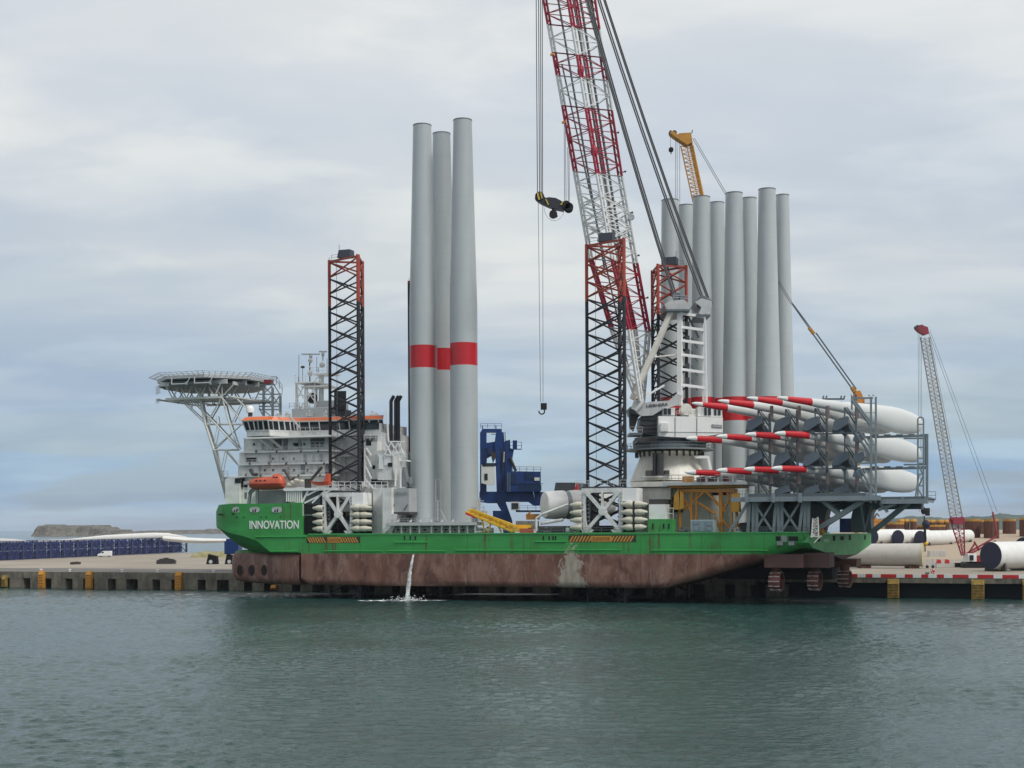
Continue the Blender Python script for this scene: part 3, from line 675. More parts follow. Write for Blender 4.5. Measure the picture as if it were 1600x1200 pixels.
def hull_marks():
    side = Vector((cY,-sY,0)); up = Vector((0,0,1))
    a, b_ = Q(390,820,0), Q(467,820,0); zc = (Q(428,813,0).z+Q(428,827,0).z)/2
    c = (a+b_)/2; c.z = zc+.02; c += Vector((-sY,-cY,0))*.03
    text('INNOVATION', 'name_lettering', ship, c, (b_-a).length, Q(428,813,0).z-Q(428,826,0).z, side, up, M['brightwhite'], .05, .012)
    def strake(x0,x1,y, r=.14, v=0):
        m_ = MB(); p, q = Q(x0,y,v), Q(x1,y,v); z = p.z; m_.tube(L(U(x0,v),v-.03,z), L(U(x1,v),v-.03,z), r, n=8); m_.build('rubbing_strake', M['green'], ship)
    for x0,x1,y in ((400,480,838.8),(422,466,861.5),(506,598,861),(618,668,847.5),(604,696,861),(712,884,860),(836,885,846.5),(890,970,859.5),(1018,1200,860)): strake(x0,x1,y)
    # sheer strake along the deck edge
    m_ = MB(); m_.lbox(U(481,0),U(1262,0),-.12,.25,DK-.02,DK+.22); m_.build('deck_edge', M['ltgreen'], ship)
    def hazard(x0,x1,y0,y1):
        u0,u1 = U(x0,0),U(x1,0); z0,z1 = Q(x0,y1,0).z, Q(x0,y0,0).z; b = MB(); n = 20; w = (u1-u0)/n; lean = (z1-z0)*(.6 if x0 > 700 else -.6)
        for i in range(n):
            if 7 <= i < 13: continue
            ua = u0+i*w; b.prism([L(ua,-.03,z0),L(ua+w*.55,-.03,z0),L(ua+w*.55+lean,-.03,z1),L(ua+lean,-.03,z1)], Vector((sY,cY,0))*.05, 0)
        mid = MB()
        root = b.build('hazard_marking', [M['hazard']], ship)
        uw = (u1-u0)/20; p = MB(); p.lbox(u0+7*uw,u0+12.6*uw+max(0,lean),-.035,.0,z0,z1); p.build('warning_plate', M['hazard'], root)
        u = u0+9.8*uw+max(0,lean)/2; text('ELEVATOR', 'warning_lettering', root, L(u,-.06,(z0+z1)/2), (u1-u0)*.27, (z1-z0)*.6, side, up, M['hazletter'], .03, .0)
        p = MB(); p.lbox(u0+min(0,lean)-.1,u1+max(0,lean)+.1,-.012,.02,z0-.1,z1+.1); p.build('marking_ground', M['hazdark'], root)
    hazard(484,562,839.5,848); hazard(889,988,837.5,846.5)
    # draught and position marks
    for px in (632,641,649,849,858,864,868):
        b = MB(); b.pbox(px-1.2,px+1.2,837.5,844,-.03,.02); b.build('position_mark', M['void'], ship)
    for px,py in ((342,804),(345.5,804),(355,809),(363,803),(370,808),(381,808),(408,808),(416,808),(438,808)):
        b = MB(); p = Q(px,py,1.0 if px<360 else 0); b.lathe(p+Vector((sY,cY,0))*.8, (-sY,-cY,0), [(0,.16),(.84,.16)], 8); b.build('scupper', M['void'], ship)
    # mooring ports in the bow bulwark: grey ovals with rims
    for px,w,hh in ((369,6.5,4.6),(398,9,4.4),(432.5,9,4.6)):
        a = 0.15 if px<380 else 0; c = Q(px,796.5,a); b = MB(); n=20
        def ov(rx,rz,off): return [c+side*rx*.125*math.copysign(abs(math.cos(t))**.7,math.cos(t))+up*rz*.125*math.copysign(abs(math.sin(t))**.7,math.sin(t))+Vector((-sY,-cY,0))*off for t in [2*math.pi*i/n for i in range(n)]]
        b.loft([ov(w,hh,-.1),ov(w,hh,.07),ov(w-1.2,hh-1.2,.07),ov(w-1.2,hh-1.2,.03)], [0,0,0]); b.build('mooring_port', [M['ltgrey']], ship)
        b = MB(); b.tube(c+side*.2+up*-.45+Vector((-sY,-cY,0))*.06, c+side*.2+up*.15+Vector((-sY,-cY,0))*.06, .13, n=8); b.tube(c-side*.35+up*-.45+Vector((-sY,-cY,0))*.06, c-side*.35+up*.0+Vector((-sY,-cY,0))*.06, .13, n=8); b.build('bitts', M['void'], ship)
    # stern side openings
    for x0,x1,y0,y1 in ((1212,1219,838,845),(1232,1247,838,845)):
        b = MB(); b.pbox(x0,x1,y0,y1,-.04,.02); b.build('side_opening', M['void'], ship)
    for x0,x1,y0,y1 in ((1214,1223,846,852),(1232,1241,846,852),(1221,1229,837,847)):
        b = MB(); b.pbox(x0,x1,y0,y1,-.35,.02); b.build('mooring_bracket', M['midgrey'], ship)
    b = MB(); b.pbox(991,1050,810.5,834,.0,3); b.pbox(1013,1050,810.2,833,-.05,.0); 
    b = MB(); b.pbox(1013,1050,811,833.5,.1,3.2); b.build('side_tank', M['hull'], ship)
    for px in (1020,1037,1045):
        b = MB(); b.pbox(px-1,px+1,818,826,.0,.15); b.build('slot', M['void'], ship)
M['hazletter'] = paint('letter_brown', (.20,.07,.02), .5, .3); M['hazard'] = paint('hazard_orange', (.55,.27,.04), .5, .4); M['hazdark'] = paint('hazard_black', (.02,.035,.02), .6, .2)
hull_marks()

# ---- legs
def leg(v, ap, near, far, vn, vf, ytop, red_m, label, drop=0.0):
    """three-chord lattice leg; pixel columns of the chords on the ship's planes v, vn, vf"""
    yb = 800; pa, pn, pf = [L(U(x,vv,600),vv,0) for x,vv in ((ap,v),(near,vn),(far,vf))]
    zt = CH+(unroll(near,ytop)[1]-HZ)*-1/F*pn.y; zb = -9.0; zr = zt-red_m
    ch = [pa,pn,pf]; root = MB(); H = 3.28; n = int((zt-zb)/H); H = (zt-zb)/n
    for p in ch:      # each chord: a tube with two rack plates
        z0 = zb
        for z0,z1,mm in ((zb,zr,0),(zr,zt+.3,1)):
            a, b_ = p+Vector((0,0,z0)), p+Vector((0,0,z1)); pass
    def chords(o):
        for p,wd in ((pa,.85),(pn,1.35),(pf,1.35)):
            cb = MB()
            for z0,z1,mm in ((zb,zr,0),(zr,zt+.3,1)):
                a, b_ = p+Vector((0,0,z0)), p+Vector((0,0,z1)); cb.tube(a, b_, .32, n=8, m=mm); cb.bar(a, b_, wd, .18, mm)
            cb.build('leg_chord', [M['black'], M['legred']], o)

    br = MB()
    for i,(p,q) in enumerate(((pa,pn),(pn,pf),(pf,pa))):
        for k in range(n):
            z0, z1 = zb+k*H, zb+(k+1)*H; mm = 1 if z0 > zr-.5*H+(5.5 if ap < 600 else 0) else 0
            br.tube(p+Vector((0,0,z0+.2)), q+Vector((0,0,z1-.15)), .17, n=5, m=mm); br.tube(q+Vector((0,0,z0+.2)), p+Vector((0,0,z1-.15)), .17, n=5, m=mm)
        br.bar(p+Vector((0,0,zt)), q+Vector((0,0,zt)), .35, m=1)
    o = br.build('jacking_leg', [M['black'], M['legred']], ship); tag(o, label); chords(o)
    c = (pa+pn+pf)/3
    hb = MB(); cc = pn.lerp(pa,.45)+Vector((0,1.2,zt+.35)); s = Vector((cY,-sY,0)); d = Vector((sY,cY,0)); w = 1.45
    hb.box8([cc-s*w-d, cc+s*w-d, cc+s*w+d, cc-s*w+d]+[p+Vector((0,0,1.5))+s*.25 for p in (cc-s*w*.9-d, cc+s*w*.8-d, cc+s*w*.8+d, cc-s*w*.9+d)]); hb.build('top_house', M['navygrey'], o)
    a = MB(); a.tube(pa.lerp(pn,.35)+Vector((0,0,zt)), pa.lerp(pn,.35)+Vector((0,0,zt+3.0)), .05, n=4); a.tube(pa+Vector((0,0,zt)), pa+Vector((0,0,zt+.9)), .05, n=4)
    a.rail([pa.lerp(pn,.08)+Vector((0,0,zt+.2)), pa.lerp(pn,.3)+Vector((0,0,zt+.2))], 1.0, 1.0); a.build('aerial', M['dark'], o)
    l = MB(); q = pa.lerp(pn,.24); l.tube(q+Vector((0,.4,10)), q+Vector((0,.4,zt)), .05, n=4); l.build('pipe_run', M['midgrey'], o)
    return c, zt
M['navygrey'] = paint('leg_house_grey', (.05,.055,.075), .5, .3)
LEGS = {}
LEGS['a'] = leg(5.5, 515.5, 560.5, 567, 2.2, 8.8, 400, 9.0, 'black lattice leg with orange top beside the bridge')
LEGS['b'] = leg(5.5, 917.5, 976, 968.5, 2.2, 8.8, 374, 10.5, 'black lattice leg with long red top in front of the crane boom')
LEGS['c'] = leg(22.5, 1073, 1029, 1020, 19.2, 25.8, 415, 9.5, 'black lattice leg with red top standing behind the crane frame')
LEGS['d'] = leg(22.5, 640, 676, 682, 19.2, 25.8, 434, 0.3, 'black lattice leg mostly hidden behind the three tall white towers')

# ---- jack houses
def jackhouse(x0, x1, yt, yb, label):
    """white box frame with a crossed brace in front and stacked motor pods on both sides; x0..x1 the frame proper"""
    v0 = .6; w = x1-x0; X = lambda f: x0+w*f; Y = lambda f: yt+(yb-yt)*f
    b = MB(); un = lambda f: U(X(f), v0, yb); zt, zb = Q(x0,yt,v0).z, DK+.1; Z = lambda f: zb+(zt-zb)*(1-f)
    T = .7
    def plate(pts, m=0): b.prism([L(un(f), v0, Z(g)) for f,g in pts], Vector((sY,cY,0))*T, m)
    plate([(0,0),(1,0),(1,.10),(0,.10)]); plate([(0,.104),(.09,.104),(.09,.92),(0,.92)]); plate([(.91,.104),(1,.104),(1,.92),(.91,.92)])
    plate([(.0,.924),(.30,.924),(.22,1),(.04,1)]); plate([(.70,.924),(1,.924),(.96,1),(.78,1)])
    # rounded corner gussets
    for (cx,cy,sx,sy) in ((.094,.104,1,1),(.906,.104,-1,1),(.094,.918,1,-1),(.906,.918,-1,-1)):
        plate([(cx,cy),(cx+sx*.17,cy),(cx+sx*.06,cy+sy*.035),(cx+sx*.02,cy+sy*.08),(cx,cy+sy*.2)][::1 if sx*sy>0 else -1])
    o = b.build('jack_house', M['white'], ship); tag(o, label)
    k = MB(); f = Vector((-sY,-cY,0))*.12
    def brace(f0,g0,f1,g1,wd): k.bar(L(un(f0),v0+.25,Z(g0)), L(un(f1),v0+.25,Z(g1)), .72, wd)
    brace(.08,.06,.52,.52,.62); brace(.93,.06,.52,.52,.62); brace(.52,.52,.08,.97,.62); brace(.52,.52,.95,.97,.62); brace(.50,.08,.50,.48,.35)
    k.lathe(L(un(.515),v0-.30,Z(.52)), (sY,cY,0), [(0,.75),(1.1,.75)], 12); k.build('cross_brace', M['white'], o)
    # walls and gear behind
    k = MB(); k.lbox(un(.0),un(.10),v0+T+.01,9.49,zb,zt-.01); k.lbox(un(.90),un(1.0),v0+T+.01,9.49,zb,zt-.01); k.lbox(un(.0),un(1.0),v0+T+.01,2.4,zt,zt+.3); k.lbox(un(.0),un(1.0),9.5,10.2,zb+(zt-zb)*.9,zt+.3); k.lbox(un(.1),un(.9),9.5,10.2,zb,zb+1.4); k.build('housing', M['shade'], o)
    for f0 in (.11,.85):
        k = MB(); k.lbox(un(f0+.01),un(f0+.05),v0+1.2,v0+1.6,zb+.5,zt-1.0)
        for j in range(9): z = zb+.6+j*(zt-zb-1.6)/9; k.lbox(un(f0), un(f0+.06), v0+.8, v0+1.19, z, z+.35)
        k.build('pinion_stack', M['midgrey'], o)
    k = MB(); k.rail([L(un(-.15),v0+.2,zt+.32), L(un(1.25),v0+.2,zt+.32)], 1.1, 1.1, .045); k.build('railing', M['white'], o)
    # control cabinet on the upper right
    k = MB(); k.lbox(un(1.0)+.01, un(1.34), v0+.1, 5, Z(.30), zt-.05); k.build('cabinet', M['brightwhite'], o)
    def pod(f, g, d, r=.62):      # motor housings: fat bulb narrowing to a nozzle
        c = L(un(f), v0-.1, Z(g)); ax = Vector((cY,-sY,0))*d; q = MB()
        q.lathe(c-ax*.9, ax, [(0,.35),(.1,.58),(.5,r),(1.1,r*.98),(1.7,r*.62),(2.2,r*.42),(2.35,.15)], 14); q.lathe(c-ax*.96, ax, [(0,.2),(.06,.36),(.14,.36)], 10, 1)
        p = q.build('jack_motor', [M['podwhite'], M['dark']], o, smooth=50)
    for g in (.37,.54,.71,.87):
        pod(-.10, g, -1); pod(1.14, g, -1, .66); pod(1.42, g, 1, .60)
    k = MB()
    for g in (.37,.54,.71,.87): k.lbox(un(-.12),un(-.0)-.01,v0+.3,v0+2.5,Z(g)-.45,Z(g)+.45); k.lbox(un(1.0)+.01,un(1.5),v0+.5,v0+2.6,Z(g)-.5,Z(g)+.5)
    k.build('motor_bracket', M['midgrey'], o)
    for f0 in (.0,.95):
        k = MB(); k.lbox(un(f0),un(f0+.01),v0-.06,v0-.01,zb+.2,zb+7.4)
        for j in range(12): z = zb+.3+j*.62; k.lbox(un(f0+.01)+.001, un(f0+.05), v0-.12, v0-.01, z, z+.22)
        k.build('ladder', M['ltgrey'], o)
M['podwhite'] = paint('pod_cream', (.62,.60,.50), .4, .45, (.33,.29,.18), scale=2); M['shade'] = paint('inner_shade_steel', (.045,.045,.055), .7, .4)  # inner walls coloured near black for the shade inside the jack houses
jackhouse(504, 551, 770, 833, 'white crossed jack house around the leg beside the bridge')
jackhouse(909, 973, 763, 832, 'white crossed jack house around the leg in front of the crane')

# ---- superstructure
def house():
    d = MB()
    tiers = [(356,600,760,800,5.5,26),(356,375,745,760,6.5,26),(371,515,742.5,760,6.5,26),(372,515,725.5,742.5,6.5,26),(374,515,705.5,725.5,6.8,26),(381,513,682.5,705.5,7.3,26)]
    for x0,x1,a,b_,v0,v1 in tiers: d.pbox(x0,x1,a+.02,b_,v0,v1)
    d.pbox(515,600,682,760,10.5,26); d.pbox(372,520,786,836,5.6,25)
    o = d.build('deckhouse', M['white'], ship)
    e = MB()      # deck ledges standing proud of each tier
    for x0,x1,y,v0 in ((370,518,742,5.6),(371,517,723.5,5.6),(376,516,704,5.9),(383,515,681.5,3.2)):
        e.pbox(x0,x1,y,y+2.3,v0,26.5)
    e.build('deck_ledge', M['brightwhite'], o)
    # hull-side bulwark wall of the first deck
    e = MB(); e.pbox(352,374,748,787,4.8,24); e.pbox(374,398,752,787,5.6,24); e.build('bow_house', M['white'], o)
    w = MB()
    for x,y in ((397,717),(399,717),(426,717),(442,717),(459,717),(426,735),(442,735),(459,735),(480,735),(459,694),(475,694),(396,694),(393,735),(413,735)):
        ww = MB(); ww.pbox(x-1.1,x+1.1,y-1.9,y+1.9,(6.3 if y>726 else 6.6 if y>705 else 7.1)-.03,7.6); ww.build('porthole', M['glass'], o)
    for x0,x1,y0,y1,vv in ((385,400,715,721.5,6.7),(460,471,692,698,7.2),(367,374,747,755,4.7),(374.5,380,747,765,5.5),(381,386.5,757,766,5.5),(382,386,769,780,5.5),(405,410,770,780,5.5)):
        ww = MB(); ww.pbox(x0,x1,y0,y1,vv,vv+.6); ww.build('opening', M['void'], o)
    for x0,x1,y0,y1 in ((485,507,683,699),(427,440,684,700),(443,447,686,700)):
        ww = MB(); ww.pbox(x0,x1,y0,y1,7.22,8.0); ww.build('alcove', M['shade2'], o)
    e = MB()
    for x0,x1,y,v in ((485,507,699,6.6),): e.rail([Q(x0,y,v),Q(x1,y,v)],1.1,1.0,.05)
    for x0,x1,y,v in ((375,516,704,6.0),(372,517,723,5.7),(371,517,741.5,5.7)): e.rail([L(U(x0,v,y),v,Q(x0,y,v).z),L(U(x1,v,y),v,Q(x0,y,v).z)],.55,1.6,.04)
    e.build('deck_rail', M['brightwhite'], o)
    # stair trunk and pipes
    
    for x0,x1,y0,y1,v in ((470,475,726,741,6.2),(508,513,726,741,6.2),(444,448,684,702,6.9)): e = MB(); e.pbox(x0,x1,y0,y1,v,v+.4); e.build('ladder', M['midgrey'], o)
    # raking braces below the bridge wing
    e = MB()
    for a,b_ in (((403,684),(424,701)),((420,684),(441,701))): e.bar(Q(a[0],a[1],3.9), Q(b_[0],b_[1],6.9), .5, .4)
    e.build('wing_brace', M['brightwhite'], o)
    # --- bridge with outward-leaning windows
    br = MB(); pl = [(385.5,3.6),(405,3.2),(421,3.2),(428,4.6),(461,8.2),(470,9.2),(600,10.6)]      # plan of the glazing at its foot (pixel column, v)
    def ring(dv, py, dx=0): return [(x+ (-2.0*dx if i==0 else 0), v-dv) for i,(x,v) in enumerate(pl)]
    def wall(y0, y1, o0, o1, m=0, back=20.0):
        lo = [Q(x,681,v) for x,v in pl]; zs_ = lambda y: Q(400,y,3.5).z
        A = [Vector((p.x, p.y, zs_(y1))) + Vector((-sY,-cY,0))*o1 for p in lo]; B = [Vector((p.x, p.y, zs_(y0))) + Vector((-sY,-cY,0))*o0 for p in lo]
        A[0] += Vector((-cY,sY,0))*o1; B[0] += Vector((-cY,sY,0))*o0
        bk = [L(U(596,24),25,0), L(U(395,24),25,0)]
        A += [Vector((q.x,q.y,zs_(y1))) for q in bk]; B += [Vector((q.x,q.y,zs_(y0))) for q in bk]
        return A, B
    A,B = wall(674,681.4,0,0); br.loft([A,B]); A2,B2 = wall(672,674.05,.15,.1); br.loft([A2,B2]); A3,B3 = wall(656.9,658.6,.85,.75); br.loft([A3,B3])
    bo = br.build('bridge', M['white'], ship)
    g = MB(); A,B = wall(658.5,672.05,.50,.05); g.loft([A,B]); g.build('bridge_window', M['glass'], bo)
    A,B = wall(658.5,672.05,.60,.14); n = len(pl)
    cuts = [[0,.36,.72,1],[0,.5,1],[0,1],[0,.28,.55,.82,1],[0,.5],[0,.12,.24,.36,.48,.6,.72,.84,.95]]
    for i in range(n-1):
        for t in cuts[i]: mu = MB(); mu.bar(A[i].lerp(A[i+1],t), B[i].lerp(B[i+1],t), .26, .14); mu.build('window_mullion', M['brightwhite'], bo)
    r = MB(); A,B = wall(652.8,658.5,.55,.95); r.loft([[p for p in B],[p for p in A]]); r = MB(); A,B = wall(651.6,656.85,.25,.75); r.loft([A,B]); r.build('roof_band', M['orange'], bo)
    r = MB(); A,B = wall(650.8,651.55,.1,.15); r.loft([A,B]); r.build('bridge_roof', M['ltgrey'], bo)
    # right wing beyond the leg
    r = MB(); r.pbox(568,594,661.5,681,9,22); r.build('wing_wall', M['white'], bo)
    r = MB(); r.pbox(568,592,660,671,8.9,9.3); r.build('bridge_window', M['glass'], bo)
    # walkway stair over the roof
    r = MB(); r.bar(Q(453,651,4), Q(468,668,4), .5, .25); r.rail([Q(438,651,5),Q(453,651,5)],1.0,1.2,.04); r.rail([Q(466,680,3.6),Q(500,680,5.5)],1.5,1.3,.05); r.build('stair', M['ltgrey'], bo)
    # --- satellite dome at the wing
    s = MB(); c = Q(391,645,4.5); s.tube(c+Vector((0,0,-1.6)), c+Vector((0,0,.0)), .45, n=10, m=1); s.tube(c+Vector((0,0,-1.9)), c+Vector((0,0,-1.5)), 1.2, n=12, m=1)
    s.lathe(c, (0,0,1), [(0,.75),(.05,.82),(.8,.82),(1.15,.7),(1.4,.45),(1.5,.1)], 18); s.build('satellite_dome', [M['brightwhite'], M['dark']], ship, smooth=40)
    s = MB(); c = Q(584,652,12); s.lathe(c, (0,0,1), [(0,.9),(.5,1.0),(.9,.7),(1.1,.1)], 18); s.build('satellite_dome', M['brightwhite'], ship, smooth=40)
    # --- upper house and mast
    m = MB(); m.pbox(456,516,638,653,12,20); m.pbox(494,524,626,640,13,19); m.rail([Q(452,639,12),Q(500,639,12)],1.2,1.2,.05)
    m.build('mast_house', M['ltgrey'], ship)
    m = MB()
    for x in (462.5,476.5,492): m.bar(Q(x,650,12.5), Q(x,598,12.5), .28)
    for x in (465,480,495): m.bar(Q(x,650,16), Q(x,598,16), .25)
    for a,b_ in (((462.5,600),(476.5,626)),((476.5,600),(462.5,626)),((462.5,626),(476.5,650)),((476.5,626),(462.5,650)),((476.5,626),(492,648)),((492,605),(478,628)),((476.5,606),(491,626)),((462,637),(516,637)),((462,618),(492,618)),((472,604),(514,604))): m.bar(Q(*a,12.4), Q(*b_,12.4), .17)
    m.pbox(460,494,596.5,598.5,11.5,18); m.pbox(488,516,583,585,12.5,17); m.pbox(470,515,602.5,604.5,12,17)
    m.rail([Q(461,596.5,11.6),Q(494,596.5,11.6)],1.2,1.0,.045); m.rail([Q(488,583,12.6),Q(513,583,12.6)],1.2,1.0,.045)
    m.tube(Q(502,650,14.5), Q(502,585,14.5), .55, n=12); m.tube(Q(489,598,14), Q(500,586,14), .1, n=5)
    mo = m.build('radar_mast', M['brightwhite'], ship)
    m = MB()      # round fan openings in the mast
    m = MB(); c = Q(487,622,13.2); m.lathe(c, (sY,cY,0), [(0,.9),(.3,1.2),(.6,.9),(.3,.7),(0,.9)], 20); m.build('ring_vent', M['dark'], mo)
    for (x,y,w,hh) in ((485.5,553.5,14,8.5),(504.5,549.5,6,9)):
        m = MB(); m.bar(Q(x-w,y,13), Q(x+w,y,13), .22, .28); m.tube(Q(x,y,13), Q(x,y+14,13), .16, n=6); m.ball(Q(x,y+4,13), .35,.35,.5); m.build('radar_scanner', M['ltgrey'], mo)
    for x,y,r_ in ((485,563,.5),(484.5,574,.3),(484.5,583,.55),(503.5,570,.6)):
        m = MB(); m.ball(Q(x,y,13), r_,r_,r_*1.15); m.build('sensor_ball', M['white'], mo, smooth=60)
    m = MB()
    for x,y0,y1 in ((467,597,554),(495,582,558),(461,597,586),(511,583,560),(466,597,589),(498,582,574),(473,597,575)): m.tube(Q(x,y0,12.5), Q(x,y1,12.5), .05, n=4)
    m.ball(Q(473,573.5,12.5), .5,.3,.28); m.tube(Q(484,597,13), Q(484,553,13), .14, n=6); m.build('aerial', M['dark'], mo)
    # --- funnels behind the leg and aft of the house
    for lb, xs, y0, y1 in (('dark slatted funnel behind the bridge leg', [(524,540)], 612, 700),):
        m = MB(); m.pbox(524,539,640,682,12,15); 
        for i in range(7): x = 523.6+i*2.35; m.tube(Q(x+.8,640,11.9), Q(x+.8,611+(i%2)*2,11.9), .33, n=8)
        tag(m.build('funnel', M['black'], ship), lb)
    for x, yt_, r_ in ((611,621,.36),(618,621,.33),(622.4,621,.36)):
        m = MB(); m.tube(Q(x,692,9), Q(x,626,9), r_, n=12); m.tube(Q(x,626.5,9), Q(x+4.5,618.5,9), r_, r_*.95, n=12); m.build('exhaust_pipe', M['black'], ship, smooth=40)
    # --- engine casing and lattice aft of the leg
    m = MB(); m.pbox(569,590,690,762,6,20); m.pbox(590,600,676,705,8,20); m.pbox(590,612,704,750,4.5,16); m.pbox(600,634,706,836,7,20); m.pbox(583,598,762,834,4.5,18); m.pbox(597,613,762,835,2.5,12)
    co_ = m.build('engine_casing', M['white'], ship)
    m = MB(); m.pbox(600.5,610,711,727,4.3,6); m.pbox(592,598,712,733,4.3,5); m.build('control_cabin', M['brightwhite'], co_)
    for x0,x1,y0,y1,vv in ((582,586,727,733,5.95),(580,596,749,756,5.9),(606,611,723,729,4.2),(572,580,686,696,5.95)):
        m = MB(); m.pbox(x0,x1,y0,y1,vv,vv+.6); m.build('opening', M['void'], co_)
    m = MB()
    for a,b_ in (((572,700),(580,712)),((572,712),(580,730)),((572,730),(580,748)),((570,700),(570,760)),((601,690),(612,711)),((612,690),(601,711)),((612,692),(622,711)),((622,692),(612,711)),((622,692),(632,712)),((606,690),(632,690)),((603,711),(630,711)),((626,690),(626,762)),((618,700),(618,760)),((607,692),(604,640)),((570,748),(584,764))): m.bar(Q(*a,4.2), Q(*b_,4.2), .26)
    m.rail([Q(569,688,4.3),Q(606,688,4.3)],1.2,1.1,.05); m.rail([Q(624,719,4),Q(636,719,4)],1.4,1,.05); m.pbox(624,636,719,721,3.8,5.5)
    m.build('pipe_rack', M['brightwhite'], co_)
    m = MB(); m.prism([Q(624,760,4.5),Q(629,730,4.5),Q(631,730,4.5),Q(637,760,4.5)], Vector((sY,cY,0))*1.5); m.prism([Q(636,752,4),Q(640,745,4),Q(640,756,4)], Vector((sY,cY,0))*1.5); m.build('vent_cowl', M['midgrey'], co_)
    m = MB(); m.pbox(611,639,763,800,2.6,11); 
    mo = m.build('hydraulic_house', M['ltgrey2'], ship)
    m = MB(); m.prism([Q(610,800,2.6),Q(640,800,2.6),Q(640,804,2.6),Q(615,804,2.6)], Vector((sY,cY,0))*8); m.build('base_plate', M['dark'], mo)
    m = MB(); m.pbox(598,612,762,835,1.6,9); m.prism([Q(598,835,1.4),Q(612,803,1.4),Q(617,803,1.4),Q(608,835,1.4)], Vector((sY,cY,0))*3); m.build('corner_column', M['white'], mo)
    text('IC BECKOG', 'wall_lettering', mo, (Q(612,771,2.5)+Q(636,771,2.5))/2, (Q(612,771,2.5)-Q(636,771,2.5)).length*.95, .55, (cY,-sY,0), (0,0,1), M['midgrey'], .04)
    for x in (613.5,634): m = MB(); p = Q(x,793,2.55); m.bar(p+Vector((-.35,0,-.5)), p+Vector((.35,0,.6)), .35, .12); m.build('lifting_eye', M['dark'], mo)
    # --- side platform beside the lifeboats with its slatted screen
    m = MB(); m.pbox(443,521,762.5,766.5,1.0,8); m.rail([Q(519,763,1.1),Q(606,763,2.5)],1.3,1.2,.055)
    for i in range(9): x = 447+i*2.9; m.pbox(x,x+1.2,766.4,784+ (12 if i>4 else 0)+(10 if i>6 else 0),1.2,1.6)
    for a,b_ in (((521,764),(476,786)),((498,765),(480,774)),((482,766),(472,786)),((509,766),(488,786))): m.bar(Q(*a,1.4), Q(*b_,1.4), .32)
    m.build('boat_platform', M['brightwhite'], ship)
    m = MB(); m.pbox(458,473,787,806,.7,1.1); m.build('grille_screen', M['ltgrey'], ship)
    m = MB(); m.pbox(475,500,771,794,2.5,8); m.pbox(474,500,790,806,1.5,8); m.pbox(400,448,766,787,4.6,9); m.build('deck_store', M['midgrey'], ship)
    m = MB(); m.pbox(474,497,788,803,1.4,2); m.pbox(470,498,808,832,1.3,2); m.build('alcove', M['void'], ship)
    m = MB()
    for a,b_ in (((388,790),(392,766)),((392,766),(402,764)),((402,764),(402,787)),((389,772),(396,766))): m.bar(Q(*a,2.4), Q(*b_,2.4), .5)
    m.build('davit', M['midgrey'], ship)
    m = MB(); m.tube(Q(444,733,4), Q(455,752,4), .28, n=8); m.tube(Q(455,752,4), Q(461,748,4), .4, n=8); m.build('boat_davit', M['dark'], ship); m = MB(); m.tube(Q(480,757,3.5), Q(503,730,3.5), .28, n=8); m.pbox(476,482,748,763,3,4.2); m.build('boat_davit', M['dark'], ship)
    m = MB(); m.tube(Q(391,733,5), Q(396,742,5), .35, n=8); m.tube(Q(396,742,5), Q(402,741,5), .3, n=8); m.build('boat_davit', M['dark'], ship)
    m = MB(); m.bar(Q(352,779,6), Q(352,770,6), .3); m.pbox(346,356,745,747,7,8); m.rail([Q(344,745,7.2),Q(356,745,7.2)],1.2,.8,.05); m.tube(Q(351,748,7),Q(349,765,7),.1); m.pbox(346,350,747,752,7,8); m.build('bow_platform', M['ltgrey'], ship)
    # small fittings along the main deck edge
    random.seed(21); m = MB()
    # fittings scattered over the deckhouse: doors, lamps, vents, pipes, lockers
    for x,y0,y1,v in ((405,727,741,6.3),(450,728,741,6.3),(497,727,741,6.3),(421,708,722,6.6),(476,708,722,6.6),(501,707,722,6.6),(410,686,702,7.1),(468,686,702,7.1),(574,700,712,5.8),(588,708,722,4.2),(575,765,785,4.3)):
        d = MB(); d.pbox(x-1.6,x+1.6,y0+2,y1,v-.03,v+.1); d.build('door', M['ltgrey2'], o)
    for x,y,v in ((384,743,5.2),(407,744,5.2),(432,744,5.2),(466,744,5.2),(500,744,5.2),(390,725,5.4),(420,725,5.4),(447,725,5.4),(478,725,5.4),(506,725,5.4),(400,706,5.6),(432,706,5.6),(470,706,5.6),(497,706,5.6)):
        d = MB(); p = Q(x,y,v); d.bar(p+Vector((0,0,.25)), p+Vector((0,0,-.12)), .28, .22); d.tube(p+Vector((0,0,.25)), p+Vector((.2,.5,.45)), .05, n=4); d.build('deck_lamp', M['dark'], o)
    for x,y0,y1,v in ((384,708,722,6.6),(416,727,741,6.3),(436,708,722,6.6),(489,708,722,6.6),(486,728,741,6.3),(520,690,758,10.3),(560,690,758,10.3),(540,690,758,10.3)):
        d = MB(); d.tube(Q(x,y1,v-.2), Q(x,y0,v-.2), .11, n=6); d.build('drain_pipe', M['ltgrey'], o)
    for x,y,w,v in ((430,652,3,8),(445,651,2,8),(478,649,4,10),(505,650,3,10),(548,651,5,12),(560,650,3,12),(578,650,2,12)):
        d = MB(); d.pbox(x,x+w,y-5,y+1,v,v+2); d.tube(Q(x+w+1.5,y+1,v), Q(x+w+1.5,y-6,v), .14, n=6); d.ball(Q(x+w+1.5,y-6,v), .3,.3,.3,8,5); d.build('roof_vent', M['white'], o)
    for x0,x1,y,v in ((516,560,712,10.2),(516,560,735,10.2)): d = MB(); d.pbox(x0,x1,y,y+1.5,v-1.4,v); d.rail([Q(x0,y,v-1.3),Q(x1,y,v-1.3)],1.1,1.2,.05); d.build('gallery', M['ltgrey'], o)
